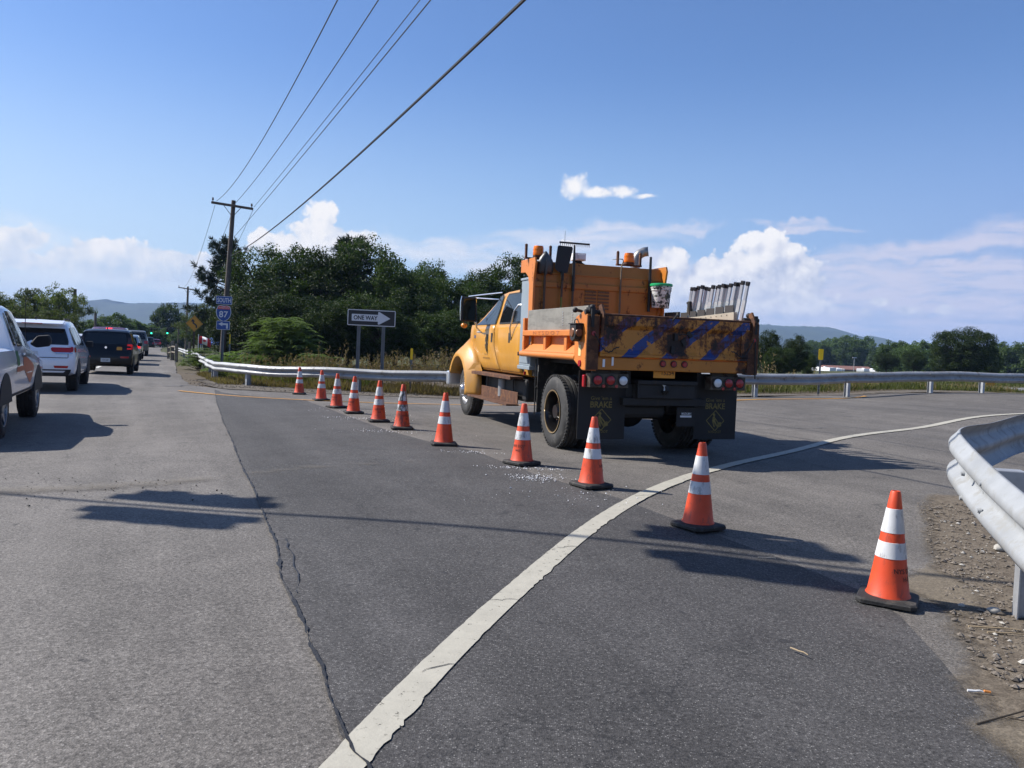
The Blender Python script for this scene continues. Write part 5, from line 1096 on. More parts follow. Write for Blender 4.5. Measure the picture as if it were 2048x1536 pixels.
m = MB(); m.prism([(-.03, .135, 1.19), (-.03, .09, 1.14), (-.03, .0, 1.11), (-.03, -.08, 1.13), (-.03, -.09, 1.18), (-.03, -.155, 1.50), (-.03, -.14, 1.53), (-.03, .085, 1.535), (-.03, .10, 1.515)], (.01, 0, 0)); m.tube([(-.03, .0, 1.0), (-.03, .01, 1.14)], [.022, .03], 8); m.build('blade', TOOLB, r, bevel=.008)
r, z0 = tool('rake', .53, 'black landscape rake standing tallest above the headboard', 'rake')
MB().tube([(0, 0, 0), (0, 0, .9)], .019, 8).build('handle', HAND, r); m = MB(); m.tube([(0, 0, .85), (0, 0, 1.25), (0, 0, 1.56)], [.026, .026, .014], 8); m.bx(-.012, .012, -.25, .25, 1.575, 1.60)
for k in range(15): y = -.24+.034*k; m.cyl((0, y, 1.58), (-.02, y+.004, 1.535), .006, .003, 5)
m.build('rake_head', TOOLB, r)
r, z0 = tool('pry_hook', -.28, 'thin steel hook tool hung on the headboard by the vent', 'hook tool')
MB().tube([(0, 0, 0), (0, 0, 1.2), (0, -.005, 1.30), (0, -.03, 1.36), (0, -.02, 1.40), (0, .06, 1.40), (0, .16, 1.38)], [.018, .014, .012, .01, .008, .006, .003], 7).build('shaft', mat('hook_steel', (.16, .12, .08), .6, .5), r, smooth=40)
r, z0 = tool('pry_bar', -.79, 'dark flat pry bar hung above the bucket', 'pry bar')
MB().tube([(0, 0, .6), (0, 0, 1.2), (0, 0, 1.47)], [.024, .024, .02], 8).build('shaft', TOOLB, r, smooth=40)
# bucket
BUCK = mat('bucket_plastic', (.62, .64, .62), .45, 0, .1, 5, (.035, .04, .035), (.49, .53), 14)
r = empty('bucket', tw(.93, -.935, 2.11), R(108.5), 'dirty white plastic bucket with green rim hung on the headboard', 'bucket')
m = MB(); m.lathe([(.005, .004), (.132, 0), (.136, .01), (.155, .27), (.166, .272), (.166, .285), (.158, .288), (.168, .31), (.170, .325), (.160, .33), (.158, .36), (.15, .36), (.13, .03), (.005, .02)], 32); m.build('pail', BUCK, r, smooth=32)
m = MB(); m.lathe([(.158, .345), (.178, .345), (.180, .36), (.178, .378), (.166, .385), (.15, .383), (.15, .35)], 32); m.build('lid_rim', GRN, r, smooth=32)
m = MB(); m.tube([(.0, .168, .31), (.10, .11, .40), (.14, 0, .42), (.10, -.11, .40), (0, -.168, .31)], .005, 5); m.build('bail', BLK, r)
LAB = mat('label_print', (.10, .14, .08), .5)
for z, hh, t in ((.20, .03, 'JOINT'), (.16, .03, 'COMPOUND')):
    tx = text('lettering', t, LAB, r, (0, 0, 0), (1, 0, 0), (0, 1, 0), hh, .12, 0, .01)
    for v in tx.data.vertices: a = math.pi-.1-(v.co.x)/.15; zz = z+v.co.y; rr = .1365+(.155-.136)*(zz-.01)/.26+.002; v.co = (rr*math.cos(a), rr*math.sin(a), zz)
# racked posts with black caps along the far side of the bed
RK = empty('post_rack', tw(-.1, -1.1, 1.45), R(108.5), 'pale timber rack with black flaps that holds the silver posts', 'rack')
RKW = mat('pale_timber', (.34, .31, .25), .85, 0, .15, 4, bump=.2)
m = MB(); m.prism([(.72, .05, .38), (.72, .05, .485), (-.86, .05, .555), (-.86, .05, .38)], (0, -.05, 0)); m.build('plank', RKW, RK, bevel=.004)
m = MB()
for k in range(11): x = .66-.135*k; m.cyl((x, .05, .455+.006*k), (x, .056, .455+.006*k), .008, n=6)
m.build('nail', BLK, RK)
m = MB()
for k in range(6): x0 = .64-.245*k; m.bx(x0-.205, x0, .01, .02, .46+.012*k, .585+.014*k)
m.build('rubber_flap', mat('dark_flap', (.035, .033, .035), .8), RK)
m = MB(); m.bx(.72, 1.15, -.02, .02, .35, .60); m.build('dark_board', mat('dark_board', (.05, .05, .05), .8), RK)
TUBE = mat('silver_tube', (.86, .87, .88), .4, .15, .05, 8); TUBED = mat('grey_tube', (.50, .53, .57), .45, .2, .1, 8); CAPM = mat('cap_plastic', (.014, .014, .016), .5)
tops = [(1480,325,0),(1497,325,1),(1517,318,0),(1540,313,1),(1563,322,0),(1583,326,1),(1603,312,1),(1630,316,0),(1640,310,0),(1663,304,1),(1684,308,0),(1707,302,0),(1735,294,1),(1757,296,0),(1777,286,1),(1806,291,1)]
ords = 'first second third fourth fifth sixth seventh eighth ninth tenth eleventh twelfth thirteenth fourteenth'.split()
proto = None
T_I = T_M.inverted()
for i, (cx, cy, frt) in enumerate(tops):
    d = ray(880+.3418*cx, 460+.3418*cy); yy = -1.13-.05*(1-frt); n = T_M.to_3x3() @ Vector((0, 1, 0)); t_ = ((tw(0, yy, 0)-CP_).dot(n))/d.dot(n); p = T_I @ (CP_+d*t_)
    if i == 0:
        proto = empty('silver_post', (0, 0, 0), 0, 'x', 'post', 'silver posts racked along the bed'); q = MB(); q.bx(-.021, .021, -.021, .021, 0, 1.0); q.build('tube', TUBE, proto, bevel=.004)
        c = MB(); c.bx(-.025, .025, -.025, .025, 1.0, 1.055); c.build('cap', CAPM, proto, bevel=.006)
        lab = MB(); lab.bx(-.0225, .0225, -.0225, .0225, .62, .80); lab.build('sleeve', mat('tube_sleeve', (.55, .57, .57), .5, 0, .1, 9), proto)
        o = proto
    else: o = copy_tree(proto)
    foot = Vector((p.x+.26, yy, p.z-1.05)); ax = (p-foot).normalized()
    side_ = T_M.to_3x3() @ ax; zx = side_.normalized(); xx = (T_M.to_3x3() @ Vector((-.5, .87, 0))); xx = (xx-zx*xx.dot(zx)).normalized(); o.rotation_euler = Matrix((xx, zx.cross(xx), zx)).transposed().to_euler(); o.location = tw(*foot)
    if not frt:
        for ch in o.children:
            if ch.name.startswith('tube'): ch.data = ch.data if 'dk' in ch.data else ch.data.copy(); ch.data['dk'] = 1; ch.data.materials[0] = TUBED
    o['label'] = ('silver post nearest the cab in the truck bed rack' if i == 0 else 'silver post at the tailgate end of the rack, outermost' if i == 15 else 'tall silver post next to the tailgate end of the rack' if i == 14 else '%s silver post from the cab end of the rack, %s' % (ords[i], 'bright' if frt else 'greyer and set behind'))
m = MB(); a = tw(.30, -1.1, 2.12); m.ball((0, 0, 0), .035, 5); m.bx(-.03, .03, -.03, .03, -.12, .08); m.bx(-.01, .07, -.01, .01, .02, .04); m.ball((.08, 0, .06), .018, 4)
tag(m.build('clamp', BLK, None, loc=a), 'black screw clamp on the post nearest the cab', 'clamp'); bpy.data.objects['clamp'].rotation_euler = (0, 0, R(108.5))
# ---------------------------------------------------------------- cars in the queue (x forward from the rear axle, y left, z up)
def carpaint(name, c, metal=.0, rough=.25): return mat(name, c, rough, metal, .04, 2, coat=.8, bump=0)
CW = carpaint('white_car_paint', (.78, .79, .82)); CW2 = carpaint('pearl_car_paint', (.74, .77, .82)); CK = mat('black_car_paint', (.004, .004, .005), .3, 0, .04, 2, coat=.25, spec=.3); CRD = carpaint('maroon_car_paint', (.10, .012, .014)); CSV = carpaint('silver_car_paint', (.42, .47, .50), .5); CGY = carpaint('grey_car_paint', (.12, .12, .11)); CRED = carpaint('red_car_paint', (.35, .015, .02))
PLAST = mat('black_plastic', (.014, .014, .015), .65, bump=.1); TAIL = mat('tail_lens', (.40, .008, .010), .12, spec=.7); BRK = mat('brake_light', (.8, .02, .02), .2, emit=(1, .03, .02), es=.8); LIT = mat('lit_tail_lens', (.6, .02, .02), .15, emit=(1, .03, .02), es=.16); LPL = mat('plate_white', (.55, .58, .6), .5); ALLOY = mat('alloy_rim', (.32, .33, .34), .35, .8); DALLOY = mat('dark_alloy', (.06, .06, .062), .35, .6)
def interp(tab, x):
    if x <= tab[0][0]: return tab[0][1:]
    for a, b in zip(tab, tab[1:]):
        if x <= b[0]:
            t = (x-a[0])/(b[0]-a[0]); return tuple(p+(q-p)*t for p, q in zip(a[1:], b[1:]))
    return tab[-1][1:]
class Car:
    def __init__(s, name, label, cat, px, py, head, half, st, wb, tyre, paint_, arch=.07, rim=None, group='vehicles queued in the traffic lane', zoff=0., wx=.26, pos=None, wheels=True):
        if pos is None:
            d = ray(px, py); t = .5
            while True:
                p = CP_+d*t
                if p.z < zg(p.x, p.y) or t > 300: break
                t *= 1.002
        else: p = Vector(pos)
        th = R(head); lv = Vector((-math.cos(th), -math.sin(th), 0)); c = p+lv*half
        s.r = empty(name, (c.x, c.y, zg(p.x, p.y)+zoff), R(90+head), label, cat, group); s.st = st; s.half = half
        mb = MB(); secs = []
        for x, zb, zl, zt, w, wl, wr in st: secs.append(s.sec(x, zb, zl, zt, w, wl, wr))
        mb.loft(secs); s.body = mb.build('body', paint_, s.r, smooth=33)
        if wheels:
            for x in (0, wb):
                for q in (1, -1):
                    wheel('wheel', x, q*(half-.005), q, tyre, wx, s.r, .05, rim or ALLOY, True, True)
                    m = MB(); n = 20; rr = tyre+arch; zb = interp(st, x)[0]
                    pts = [(x+rr*math.cos(R(a)), q*(half-.0), max(zb-.01, tyre+rr*math.sin(R(a)))) for a in [-40+260*k/n for k in range(n+1)]]
                    m.prism([(a, y-q*.30, z) for a, y, z in pts], (0, q*(.30+.012), 0)); m.build('wheel_arch', PLAST, s.r)
    def sec(s, x, zb, zl, zt, w, wl, wr):
        h = zt-zl; p = [(0, zb), (w*.86, zb), (w*.955, zb+.04), (w*.99, zb+.16*(zl-zb)+.04), (w, zb+.55*(zl-zb)), (w*.99, zb+.82*(zl-zb)), (wl, zl), (wr+(wl-wr)*.25, zl+h*.72), (wr+.0, zl+h*.90), (wr-.07, zl+h*.98), (wr*.6, zt), (0, zt+.012)]
        return [(x, a, b) for a, b in p]+[(x, -a, b) for a, b in p[-2:0:-1]]
    def ys(s, x, z):
        zb, zl, zt, w, wl, wr = interp(s.st, x); h = zt-zl
        tab = [(zb, w*.86), (zb+.04, w*.955), (zb+.16*(zl-zb)+.04, w*.99), (zb+.55*(zl-zb), w), (zb+.82*(zl-zb), w*.99), (zl, wl), (zl+h*.72, wr+(wl-wr)*.25), (zl+h*.9, wr), (zt, wr-.07)]
        return interp(tab, z)[0]
    def side(s, name, rows, m_, off=.006, q=-1, par=None, nx=5, th=0): return skin(name, rows, m_, off, q, par or s.r, th, 40, nx, s.ys)
    def rear(s, name, poly, m_, prof, off=.012, par=None):       # poly (y, z) grid rows: (z, y0, y1)
        mb = MB(); secs = [[(interp(prof, z)[0]-off, y0+(y1-y0)*k/4, z) for k in range(5)] for z, y0, y1 in poly]; mb.loft(secs, False, False)
        return mb.build(name, m_, par or s.r, smooth=40, fix=False)
# white pickup, half out of the picture
ST = [(-1.15, .55, 1.18, 1.20, .96, .94, .90), (-1.05, .50, 1.22, 1.25, 1.0, .97, .92), (.86, .48, 1.22, 1.25, 1.01, .97, .92), (.90, .48, 1.24, 1.80, 1.01, .96, .78), (1.02, .48, 1.25, 1.885, 1.01, .965, .77), (1.6, .48, 1.24, 1.905, 1.01, .965, .77), (1.95, .48, 1.23, 1.88, 1.01, .965, .765), (2.15, .48, 1.22, 1.80, 1.01, .96, .77), (2.85, .48, 1.19, 1.26, 1.01, .94, .82), (3.4, .50, 1.14, 1.20, 1.01, .92, .74), (4.05, .55, 1.05, 1.12, .98, .86, .66), (4.25, .6, .9, .96, .9, .8, .6)]
c = Car('pickup_truck', 'white rental pickup truck with orange arrow decal, cut off by the frame edge', 'pickup truck', 10, 876, 23, 1.0, ST, 3.25, .41, CW, .10, ALLOY, wx=.28)
c.side('side_window', [(1.27, 2.50, 1.30), (1.36, 2.46, 1.28), (1.5, 2.32, 1.25), (1.65, 2.15, 1.22), (1.76, 2.02, 1.22), (1.81, 1.93, 1.26)], GLASSD)
c.side('quarter_window', [(1.29, 1.16, .98), (1.5, 1.14, .99), (1.7, 1.12, 1.0), (1.78, 1.12, 1.04)], GLASSD)
c.side('door_seam', [(.52, 2.47, 2.455), (.9, 2.56, 2.545), (1.2, 2.56, 2.545)], SEAM, .004); c.side('door_seam', [(.52, 1.20, 1.188), (.9, 1.20, 1.188), (1.22, 1.20, 1.188)], SEAM, .004); c.side('bed_seam', [(.52, .885, .865), (.9, .885, .865), (1.22, .885, .865)], SEAM, .004)
c.side('rocker_panel', [(.485, 2.65, .65), (.53, 2.65, .65), (.57, 2.65, .65)], PLAST, .008)
OD = mat('orange_decal', (.52, .115, .05), .4, var=.12, vs=5); GD = mat('green_decal', (.03, .16, .05), .4, var=.3, vs=5); DG = mat('dark_decal', (.05, .05, .06), .4)
dec = [(.66, 2.32, 2.26), (.72, 2.42, 2.10), (.78, 2.52, 1.92), (.84, 2.62, 1.76), (.90, 2.66, 1.64), (.96, 2.60, 1.58), (1.0, 2.42, 1.56), (1.05, 2.16, 1.56), (1.09, 1.92, 1.58), (1.12, 1.72, 1.62)]
c.side('arrow_decal', dec, OD, .005, nx=8); c.side('arrow_decal', [(.89, 1.62, .93), (.93, 1.62, .92), (.965, 1.62, .96)], OD, .005); c.side('arrow_decal', [(.83, 2.5, 2.0), (.85, 2.4, 1.8)], CW, .009)
c.side('green_decal', [(.98, 1.22, 1.0), (1.08, 1.20, .95), (1.18, 1.17, .96), (1.21, 1.12, .98)], GD, .005)
c.side('lettering_decal', [(1.10, 1.95, 1.50), (1.155, 1.95, 1.50)], DG, .007); c.side('lettering_decal', [(1.10, 2.42, 2.05), (1.13, 2.42, 2.05)], DG, .007)
m = MB(); m.bx(1.42, 1.60, -1.01, -1.035, 1.13, 1.165); m.build('door_handle', CW, c.r, bevel=.01)
m = MB(); m.prism([(2.18, -1.0, 1.30), (2.14, -1.10, 1.24), (2.14, -1.30, 1.27), (2.14, -1.33, 1.36), (2.14, -1.30, 1.46), (2.14, -1.12, 1.44)], (.12, 0, .0)); m.build('mirror', PLAST, c.r, bevel=.03)
m = MB(); m.prism([(2.18, 1.0, 1.30), (2.14, 1.10, 1.24), (2.14, 1.30, 1.27), (2.14, 1.33, 1.36), (2.14, 1.30, 1.46), (2.14, 1.12, 1.44)], (.12, 0, .0)); m.build('mirror', PLAST, c.r, bevel=.03)
m = MB(); m.tube([(2.9, -.85, 1.24), (2.86, -.85, 1.6), (2.82, -.86, 2.1)], .006, 5); m.build('antenna', PLAST, c.r)
ws = MB(); ws.add([(2.20, .70, 1.79), (2.20, -.70, 1.79), (2.84, -.80, 1.27), (2.84, .80, 1.27)], [(0, 1, 2, 3)]); o_ = ws.build('windshield', GLASSD, c.r); o_.location = (.015, 0, .02)
m = MB(); m.bx(-1.32, -1.12, -.9, .9, .48, .66); m.build('rear_bumper', CHROME, c.r, bevel=.03)
# white SUV
ST = [(-.97, .50, .78, .80, .80, .79, .76), (-.93, .46, .84, .86, .90, .89, .86), (-.87, .44, 1.08, 1.11, .95, .92, .86), (-.80, .42, 1.14, 1.18, .965, .935, .85), (-.45, .40, 1.17, 1.62, .97, .94, .72), (-.30, .40, 1.17, 1.715, .97, .94, .70), (.4, .36, 1.15, 1.765, .97, .94, .70), (1.4, .34, 1.12, 1.77, .97, .94, .69), (1.95, .34, 1.10, 1.69, .97, .935, .68), (2.75, .34, 1.07, 1.13, .97, .92, .78), (3.4, .38, 1.0, 1.06, .95, .88, .70), (3.75, .42, .85, .90, .88, .80, .6)]
PR = [(.46, -.95), (.80, -.97), (.84, -.94), (1.08, -.875), (1.16, -.81), (1.62, -.46), (1.72, -.3)]
c = Car('suv', 'white SUV with wide red tail lights behind the pickup', 'SUV', 157, 781, 23, .965, ST, 2.915, .385, CW2, .055, DALLOY)
c.rear('rear_window', [(1.165, -.80, .80), (1.25, -.80, .80), (1.40, -.75, .75), (1.56, -.69, .69)], GLASSD, PR)
m = MB(); m.prism([(-.66, -.66, 1.655), (-.66, .66, 1.655), (-.30, .68, 1.735), (-.30, -.68, 1.735)], (0, 0, .028)); sp_ = m.build('roof_spoiler', CW2, c.r, bevel=.012); m = MB(); m.bx(-.672, -.655, -.22, .22, 1.662, 1.682); m.build('high_brake_lamp', TAIL, sp_)
for q in (-1, 1):
    c.rear('tail_light', [(.985, .50*q, .86*q), (1.01, .45*q, .92*q), (1.07, .43*q, .925*q), (1.11, .46*q, .915*q), (1.125, .52*q, .90*q)], TAIL, PR, .016); c.rear('tail_light_rim', [(.955, .55*q, .90*q), (.985, .50*q, .92*q)], CHROME, PR, .014)
    c.side('tail_light', [(.99, -.60, -.86), (1.05, -.52, -.86), (1.11, -.60, -.84)], TAIL, .008, q)
    c.rear('bumper_reflector', [(.60, .52*q, .80*q), (.66, .50*q, .82*q)], TAIL, PR, .012)
c.rear('bumper_lower', [(.40, -.80, .80), (.50, -.86, .86), (.57, -.88, .88)], PLAST, [(.4, -.93), (.57, -.965)], .012); c.rear('tailgate_seam', [(.845, -.80, .80), (.86, -.80, .80)], SEAM, PR, .012)
for q in (-1, 1): c.rear('tailgate_seam', [(.86, .80*q, .815*q), (.98, .80*q, .812*q)], SEAM, PR, .012)
c.rear('licence_plate', [(.90, -.16, .16), (1.0, -.16, .16)], LPL, PR, .014)
c.side('side_window', [(1.17, -.05, -.62), (1.30, -.02, -.55), (1.50, -.02, -.38), (1.58, -.05, -.30)], GLASSD, .006); c.side('side_window', [(1.15, .85, .02), (1.35, .85, .03), (1.60, .80, .05)], GLASSD, .006); c.side('side_window', [(1.13, 2.05, .92), (1.35, 1.92, .92), (1.60, 1.60, .90)], GLASSD, .006)
c.side('rocker_trim', [(.37, 2.5, .40), (.45, 2.5, .40)], PLAST, .006); c.side('door_seam', [(.45, .90, .885), (1.1, .90, .885)], SEAM, .004); c.side('door_seam', [(.45, 2.05, 2.035), (1.1, 2.05, 2.035)], SEAM, .004)
m = MB(); m.bx(1.9, 2.02, -.97, -1.15, 1.08, 1.24); m.build('mirror', PLAST, c.r, bevel=.03)
for q in (-.62, .62): m = MB(); m.tube([(-.05, q, 1.76), (.05, q, 1.80), (1.2, q, 1.80), (1.35, q, 1.77)], .018, 6); m.build('roof_rail', PLAST, c.r, smooth=40)
m = MB(); m.prism([(-.02, -.012, 1.76), (.12, -.012, 1.77), (.0, -.012, 1.84)], (0, .024, 0)); m.build('antenna_fin', PLAST, c.r)
ws = MB(); ws.add([(2.0, .66, 1.68), (2.0, -.66, 1.68), (2.74, -.80, 1.14), (2.74, .80, 1.14)], [(0, 1, 2, 3)]); o_ = ws.build('windshield', GLASSD, c.r); o_.location = (.015, 0, .02)
# black boxy hatchback
ST = [(-.68, .40, .66, .68, .76, .75, .72), (-.65, .33, .74, .76, .84, .83, .8), (-.60, .31, 1.0, 1.03, .88, .86, .80), (-.55, .30, 1.06, 1.10, .89, .87, .79), (-.42, .30, 1.08, 1.56, .893, .88, .76), (-.30, .30, 1.08, 1.615, .893, .88, .75), (.4, .28, 1.06, 1.65, .893, .88, .74), (1.2, .28, 1.03, 1.65, .893, .875, .72), (1.7, .28, 1.01, 1.58, .893, .87, .70), (2.4, .28, .99, 1.05, .893, .86, .74), (3.0, .32, .94, 1.0, .88, .82, .66), (3.3, .38, .78, .82, .80, .74, .55)]
PR = [(.31, -.66), (.66, -.68), (.74, -.65), (1.0, -.60), (1.08, -.55), (1.56, -.42), (1.65, -.3)]
c = Car('hatchback', 'black boxy hatchback with orange sticker, third in the queue', 'car', 267, 748.5, 20.8, .89, ST, 2.55, .33, CK, .05, DALLOY, wx=.22)
c.rear('rear_window', [(1.12, -.66, .66), (1.2, -.68, .68), (1.40, -.66, .66), (1.50, -.62, .62)], GLASSD, PR)
for q in (-1, 1):
    c.rear('tail_light', [(.93, .70*q, .85*q), (1.05, .70*q, .86*q), (1.12, .71*q, .86*q)], LIT if q < 0 else TAIL, PR, .014); c.rear('tail_light_upper', [(1.13, .71*q, .86*q), (1.36, .73*q, .84*q)], mat('smoked_lens', (.05, .03, .03), .15), PR, .014); c.side('tail_light', [(.95, -.42, -.58), (1.10, -.40, -.56)], LIT, .007, q)
    c.rear('bumper_reflector', [(.61, .50*q, .76*q), (.67, .48*q, .78*q)], TAIL, PR, .014)
c.rear('licence_plate', [(.46, -.155, .155), (.60, -.155, .155)], LPL, PR, .018); text('plate_number', 'HGT 2487', DG, c.r, (-.70, 0, .53), (0, -1, 0), (0, 0, 1), .05, .22, .003)
m = MB(); m.cyl((-.60, 0, .985), (-.625, 0, .985), .045, .04, 14); m.build('emblem', CHROME, c.r)
c.rear('sticker', [(.90, -.54, -.36), (.99, -.54, -.36), (1.04, -.50, -.40)], mat('orange_sticker', (.62, .27, .03), .5), PR, .016)
c.rear('trim_letters', [(1.0, .44, .60), (1.018, .44, .60)], CHROME, PR, .014)
for a, b in ((.75, -.35), (1.75, .82)): c.side('side_window', [(1.10, a, b), (1.3, a-.02, b+.03), (1.5, a-.12, b+.06)], GLASSD, .005)
m = MB(); m.bx(1.72, 1.84, -.90, -1.06, 1.02, 1.16); m.build('mirror', CK, c.r, bevel=.03)
m = MB(); m.tube([(-.1, 0, 1.66), (-.18, 0, 1.70)], .02, 6); m.build('antenna', PLAST, c.r)
# further ahead
def simple(name, label, cat, px, Y, head, L_, Wd, Hh, paint_, tl=TAIL, cap=False, gz=None):
    p = at(px, 700, Y); h = Wd/2; b = Hh*.62
    ST = [(-.9, .45, b*.72, b*.74, h*.88, h*.86, h*.8), (-.85, .40, b, b+.04, h*.98, h*.94, h*.86), (-.6, .38, b+.02, Hh*.95, h, h*.97, h*.80), (-.4, .38, b+.02, Hh, h, h*.97, h*.78), (L_*.38, .36, b, Hh, h, h*.97, h*.76), (L_*.48, .36, b, Hh*.93, h, h*.96, h*.74), (L_*.62, .36, b-.03, b+.05, h, h*.94, h*.8), (L_*.78, .45, b*.8, b*.84, h*.9, h*.82, h*.7)]
    PR = [(.4, -.88), (b*.74, -.9), (b, -.86), (Hh*.95, -.6), (Hh, -.4)]
    c = Car(name, label, cat, 0, 0, head, h, ST, L_*.58, .36, paint_, .05, DALLOY, pos=(p.x, p.y, 0), wheels=True)
    c.rear('rear_window', [(b+.08, -h*.78, h*.78), (Hh*.90, -h*.68, h*.68)], GLASSD, PR, .02)
    for q in (-1, 1): c.rear('tail_light', [(b*.78, h*.68*q, h*.94*q), (b*.97, h*.68*q, h*.94*q)], tl, PR, .02); c.side('tail_light', [(b*.78, -.72, -.86), (b*.97, -.70, -.84)], tl, .01, q)
    c.rear('licence_plate', [(b*.55, -.16, .16), (b*.68, -.16, .16)], LPL, PR, .025)
    c.side('side_window', [(b+.06, L_*.42, -.35), (Hh*.9, L_*.36, -.3)], GLASSD, .008)
    return c, PR
c, PR = simple('pickup_truck', 'maroon pickup cab with lit brake lamp seen over the black hatchback', 'pickup truck', 262, 42, 22, 5.0, 1.95, 1.83, CRD)
c.rear('high_brake_lamp', [(1.74, -.14, .14), (1.80, -.14, .14)], BRK, PR, .05)
c, PR = simple('crossover', 'silver crossover just past the black hatchback with lit tail lamp', 'car', 283, 53, 21.5, 4.6, 1.85, 1.62, CSV, BRK)
c, PR = simple('van', 'dark grey van with square rear further along the queue', 'van', 296.5, 66, 23.6, 5.2, 1.95, 2.0, CGY)
c, PR = simple('pickup_truck', 'small dark pickup far down the queue', 'pickup truck', 309, 128, 23, 5.4, 2.0, 1.95, CK)
c, PR = simple('car', 'small red car far down the queue', 'car', 322, 150, 23, 4.5, 1.8, 1.45, CRED, LIT)
c, PR = simple('car', 'white car glimpsed between the white SUV and the black hatchback', 'car', 178, 46, 22, 4.5, 1.8, 1.5, CW)
# camper trailers
CAMP = mat('camper_skin', (.50, .51, .52), .45, .05, .06, 2); CAMPW = mat('camper_white', (.74, .74, .73), .45, 0, .06, 2)
def camper(label, px, Y, yaw, L_, Hh, m_, py=703, fl=None):
    p = at(px, py, Y); g = zg(p.x, p.y); r = empty('camper_trailer', (p.x, p.y, g), yaw, label, 'camper', 'camper trailers')
    pr = [(-L_/2, .55), (L_/2-.5, .55), (L_/2, 1.3), (L_/2-.15, 2.2), (L_/2-.8, Hh), (-L_/2+.1, Hh), (-L_/2, Hh-.15)]
    m = MB(); m.prism([(x, -1.2, z) for x, z in pr], (0, 2.4, 0)); m.build('body', m_, r, bevel=.05)
    m = MB()
    for s in (1, -1):
        for x in (-L_*.3, L_*.12): m.bx(x-.45, x+.45, s*1.2, s*1.215, 1.5, 2.1)
    m.bx(-L_/2-.012, -L_/2, -.5, .5, 1.5, 2.1); m.build('window', GLASSD, r)
    m = MB()
    for s in (1, -1):
        for x in (-.4, .4): m.cyl((x, s*1.0, .34), (x, s*1.18, .34), .34, n=16)
    m.build('wheels', TYRE, r)
    m = MB()
    for s in (1, -1): m.bx(-L_*.45, L_*.35, s*1.2, s*1.21, 1.1, 1.22)
    m.bx(-L_/2-.01, -L_/2, .85, 1.1, .7, .9); m.build('stripe', mat('camper_stripe', (.20, .20, .22), .5), r)
    m = MB(); m.bx(-.3, .5, -.4, .4, Hh, Hh+.25); m.build('roof_unit', CAMPW, r); return r
camper('grey camper trailer at the far end of the queue', 321, 205, R(113), 7, 2.9, CAMP)
for px, Y, yw, L_, hh, lab in ((1636, 262, .9, 6.5, 3.0, 'white camper beside the yellow delineator, nearest of the far lot'), (1650, 255, 1.9, 7, 3.2, 'white camper in the far lot under the trees, second along'), (1664, 268, .6, 6, 2.9, 'white camper in the far lot before the brown roofed shed'), (1676, 258, 1.4, 6.5, 3.0, 'white camper at the corner of the brown roofed shed'), (1726, 265, .9, 6.5, 3.2, 'white camper in the far lot near the lamp post'), (1744, 270, 2.2, 5.5, 3.1, 'white camper in the far lot, last before the dark hedge')):
    camper(lab, px, Y, yw, L_, hh, CAMPW, 748)
# long brown roofed shed and a lamp post in the far lot
p = at(1690, 748, 285); r = empty('shed', (p.x, p.y, zg(p.x, p.y)), .1, 'long low shed with brown roof behind the white campers', 'building'); m = MB(); m.bx(-8, 8, -3, 3, 0, 2.6); m.build('wall', mat('shed_wall', (.14, .11, .10), .8), r); m = MB(); m.prism([(-8.4, -3.5, 2.5), (-8.4, 3.5, 2.5), (-8.4, 0, 3.7)], (16.8, 0, 0)); m.build('roof', mat('shed_roof', (.20, .10, .075), .8), r)
m = MB(); m.bx(-4, -2.8, -3.02, -3, 0, 2.1); m.bx(2, 3.5, -3.02, -3, 1, 2); m.build('door', GLASSD, r)
p = at(1707, 748, 230); r = empty('lamp_post', (p.x, p.y, zg(p.x, p.y)), 0, 'thin grey lamp post standing in the far camper lot', 'lamp post'); t = at(1707, 716, 230).z-r.location.z; MB().tube([(0, 0, 0), (0, 0, t)], [.13, .09], 8).build('pole_shaft', GALV, r); m = MB(); m.bx(-.5, .6, -.12, .12, t, t+.16); m.build('lamp_head', CAMPW, r)
# blue canopy beyond the weeds by the route sign
p = at(428, 685, 88); r = empty('canopy_tent', (p.x, p.y, zg(p.x, p.y)), .3, 'blue canopy tent top beyond the weeds near the flag', 'canopy tent'); zt = at(428, 678, 88).z-r.location.z
m = MB(); m.loft([[(-1.3, -1.3, zt-.45), (1.3, -1.3, zt-.45), (1.3, 1.3, zt-.45), (-1.3, 1.3, zt-.45)], [(-.1, -.1, zt+.25), (.1, -.1, zt+.25), (.1, .1, zt+.25), (-.1, .1, zt+.25)]]); m.bx(-1.31, 1.31, -1.31, 1.31, zt-.62, zt-.452); m.build('roof', mat('blue_canvas', (.03, .11, .38), .8), r)
m = MB()
for a in (-1.25, 1.25):
    for b in (-1.25, 1.25): m.cyl((a, b, 0), (a, b, zt-.45), .03, n=6)
m.build('leg_frame', ALUM, r)
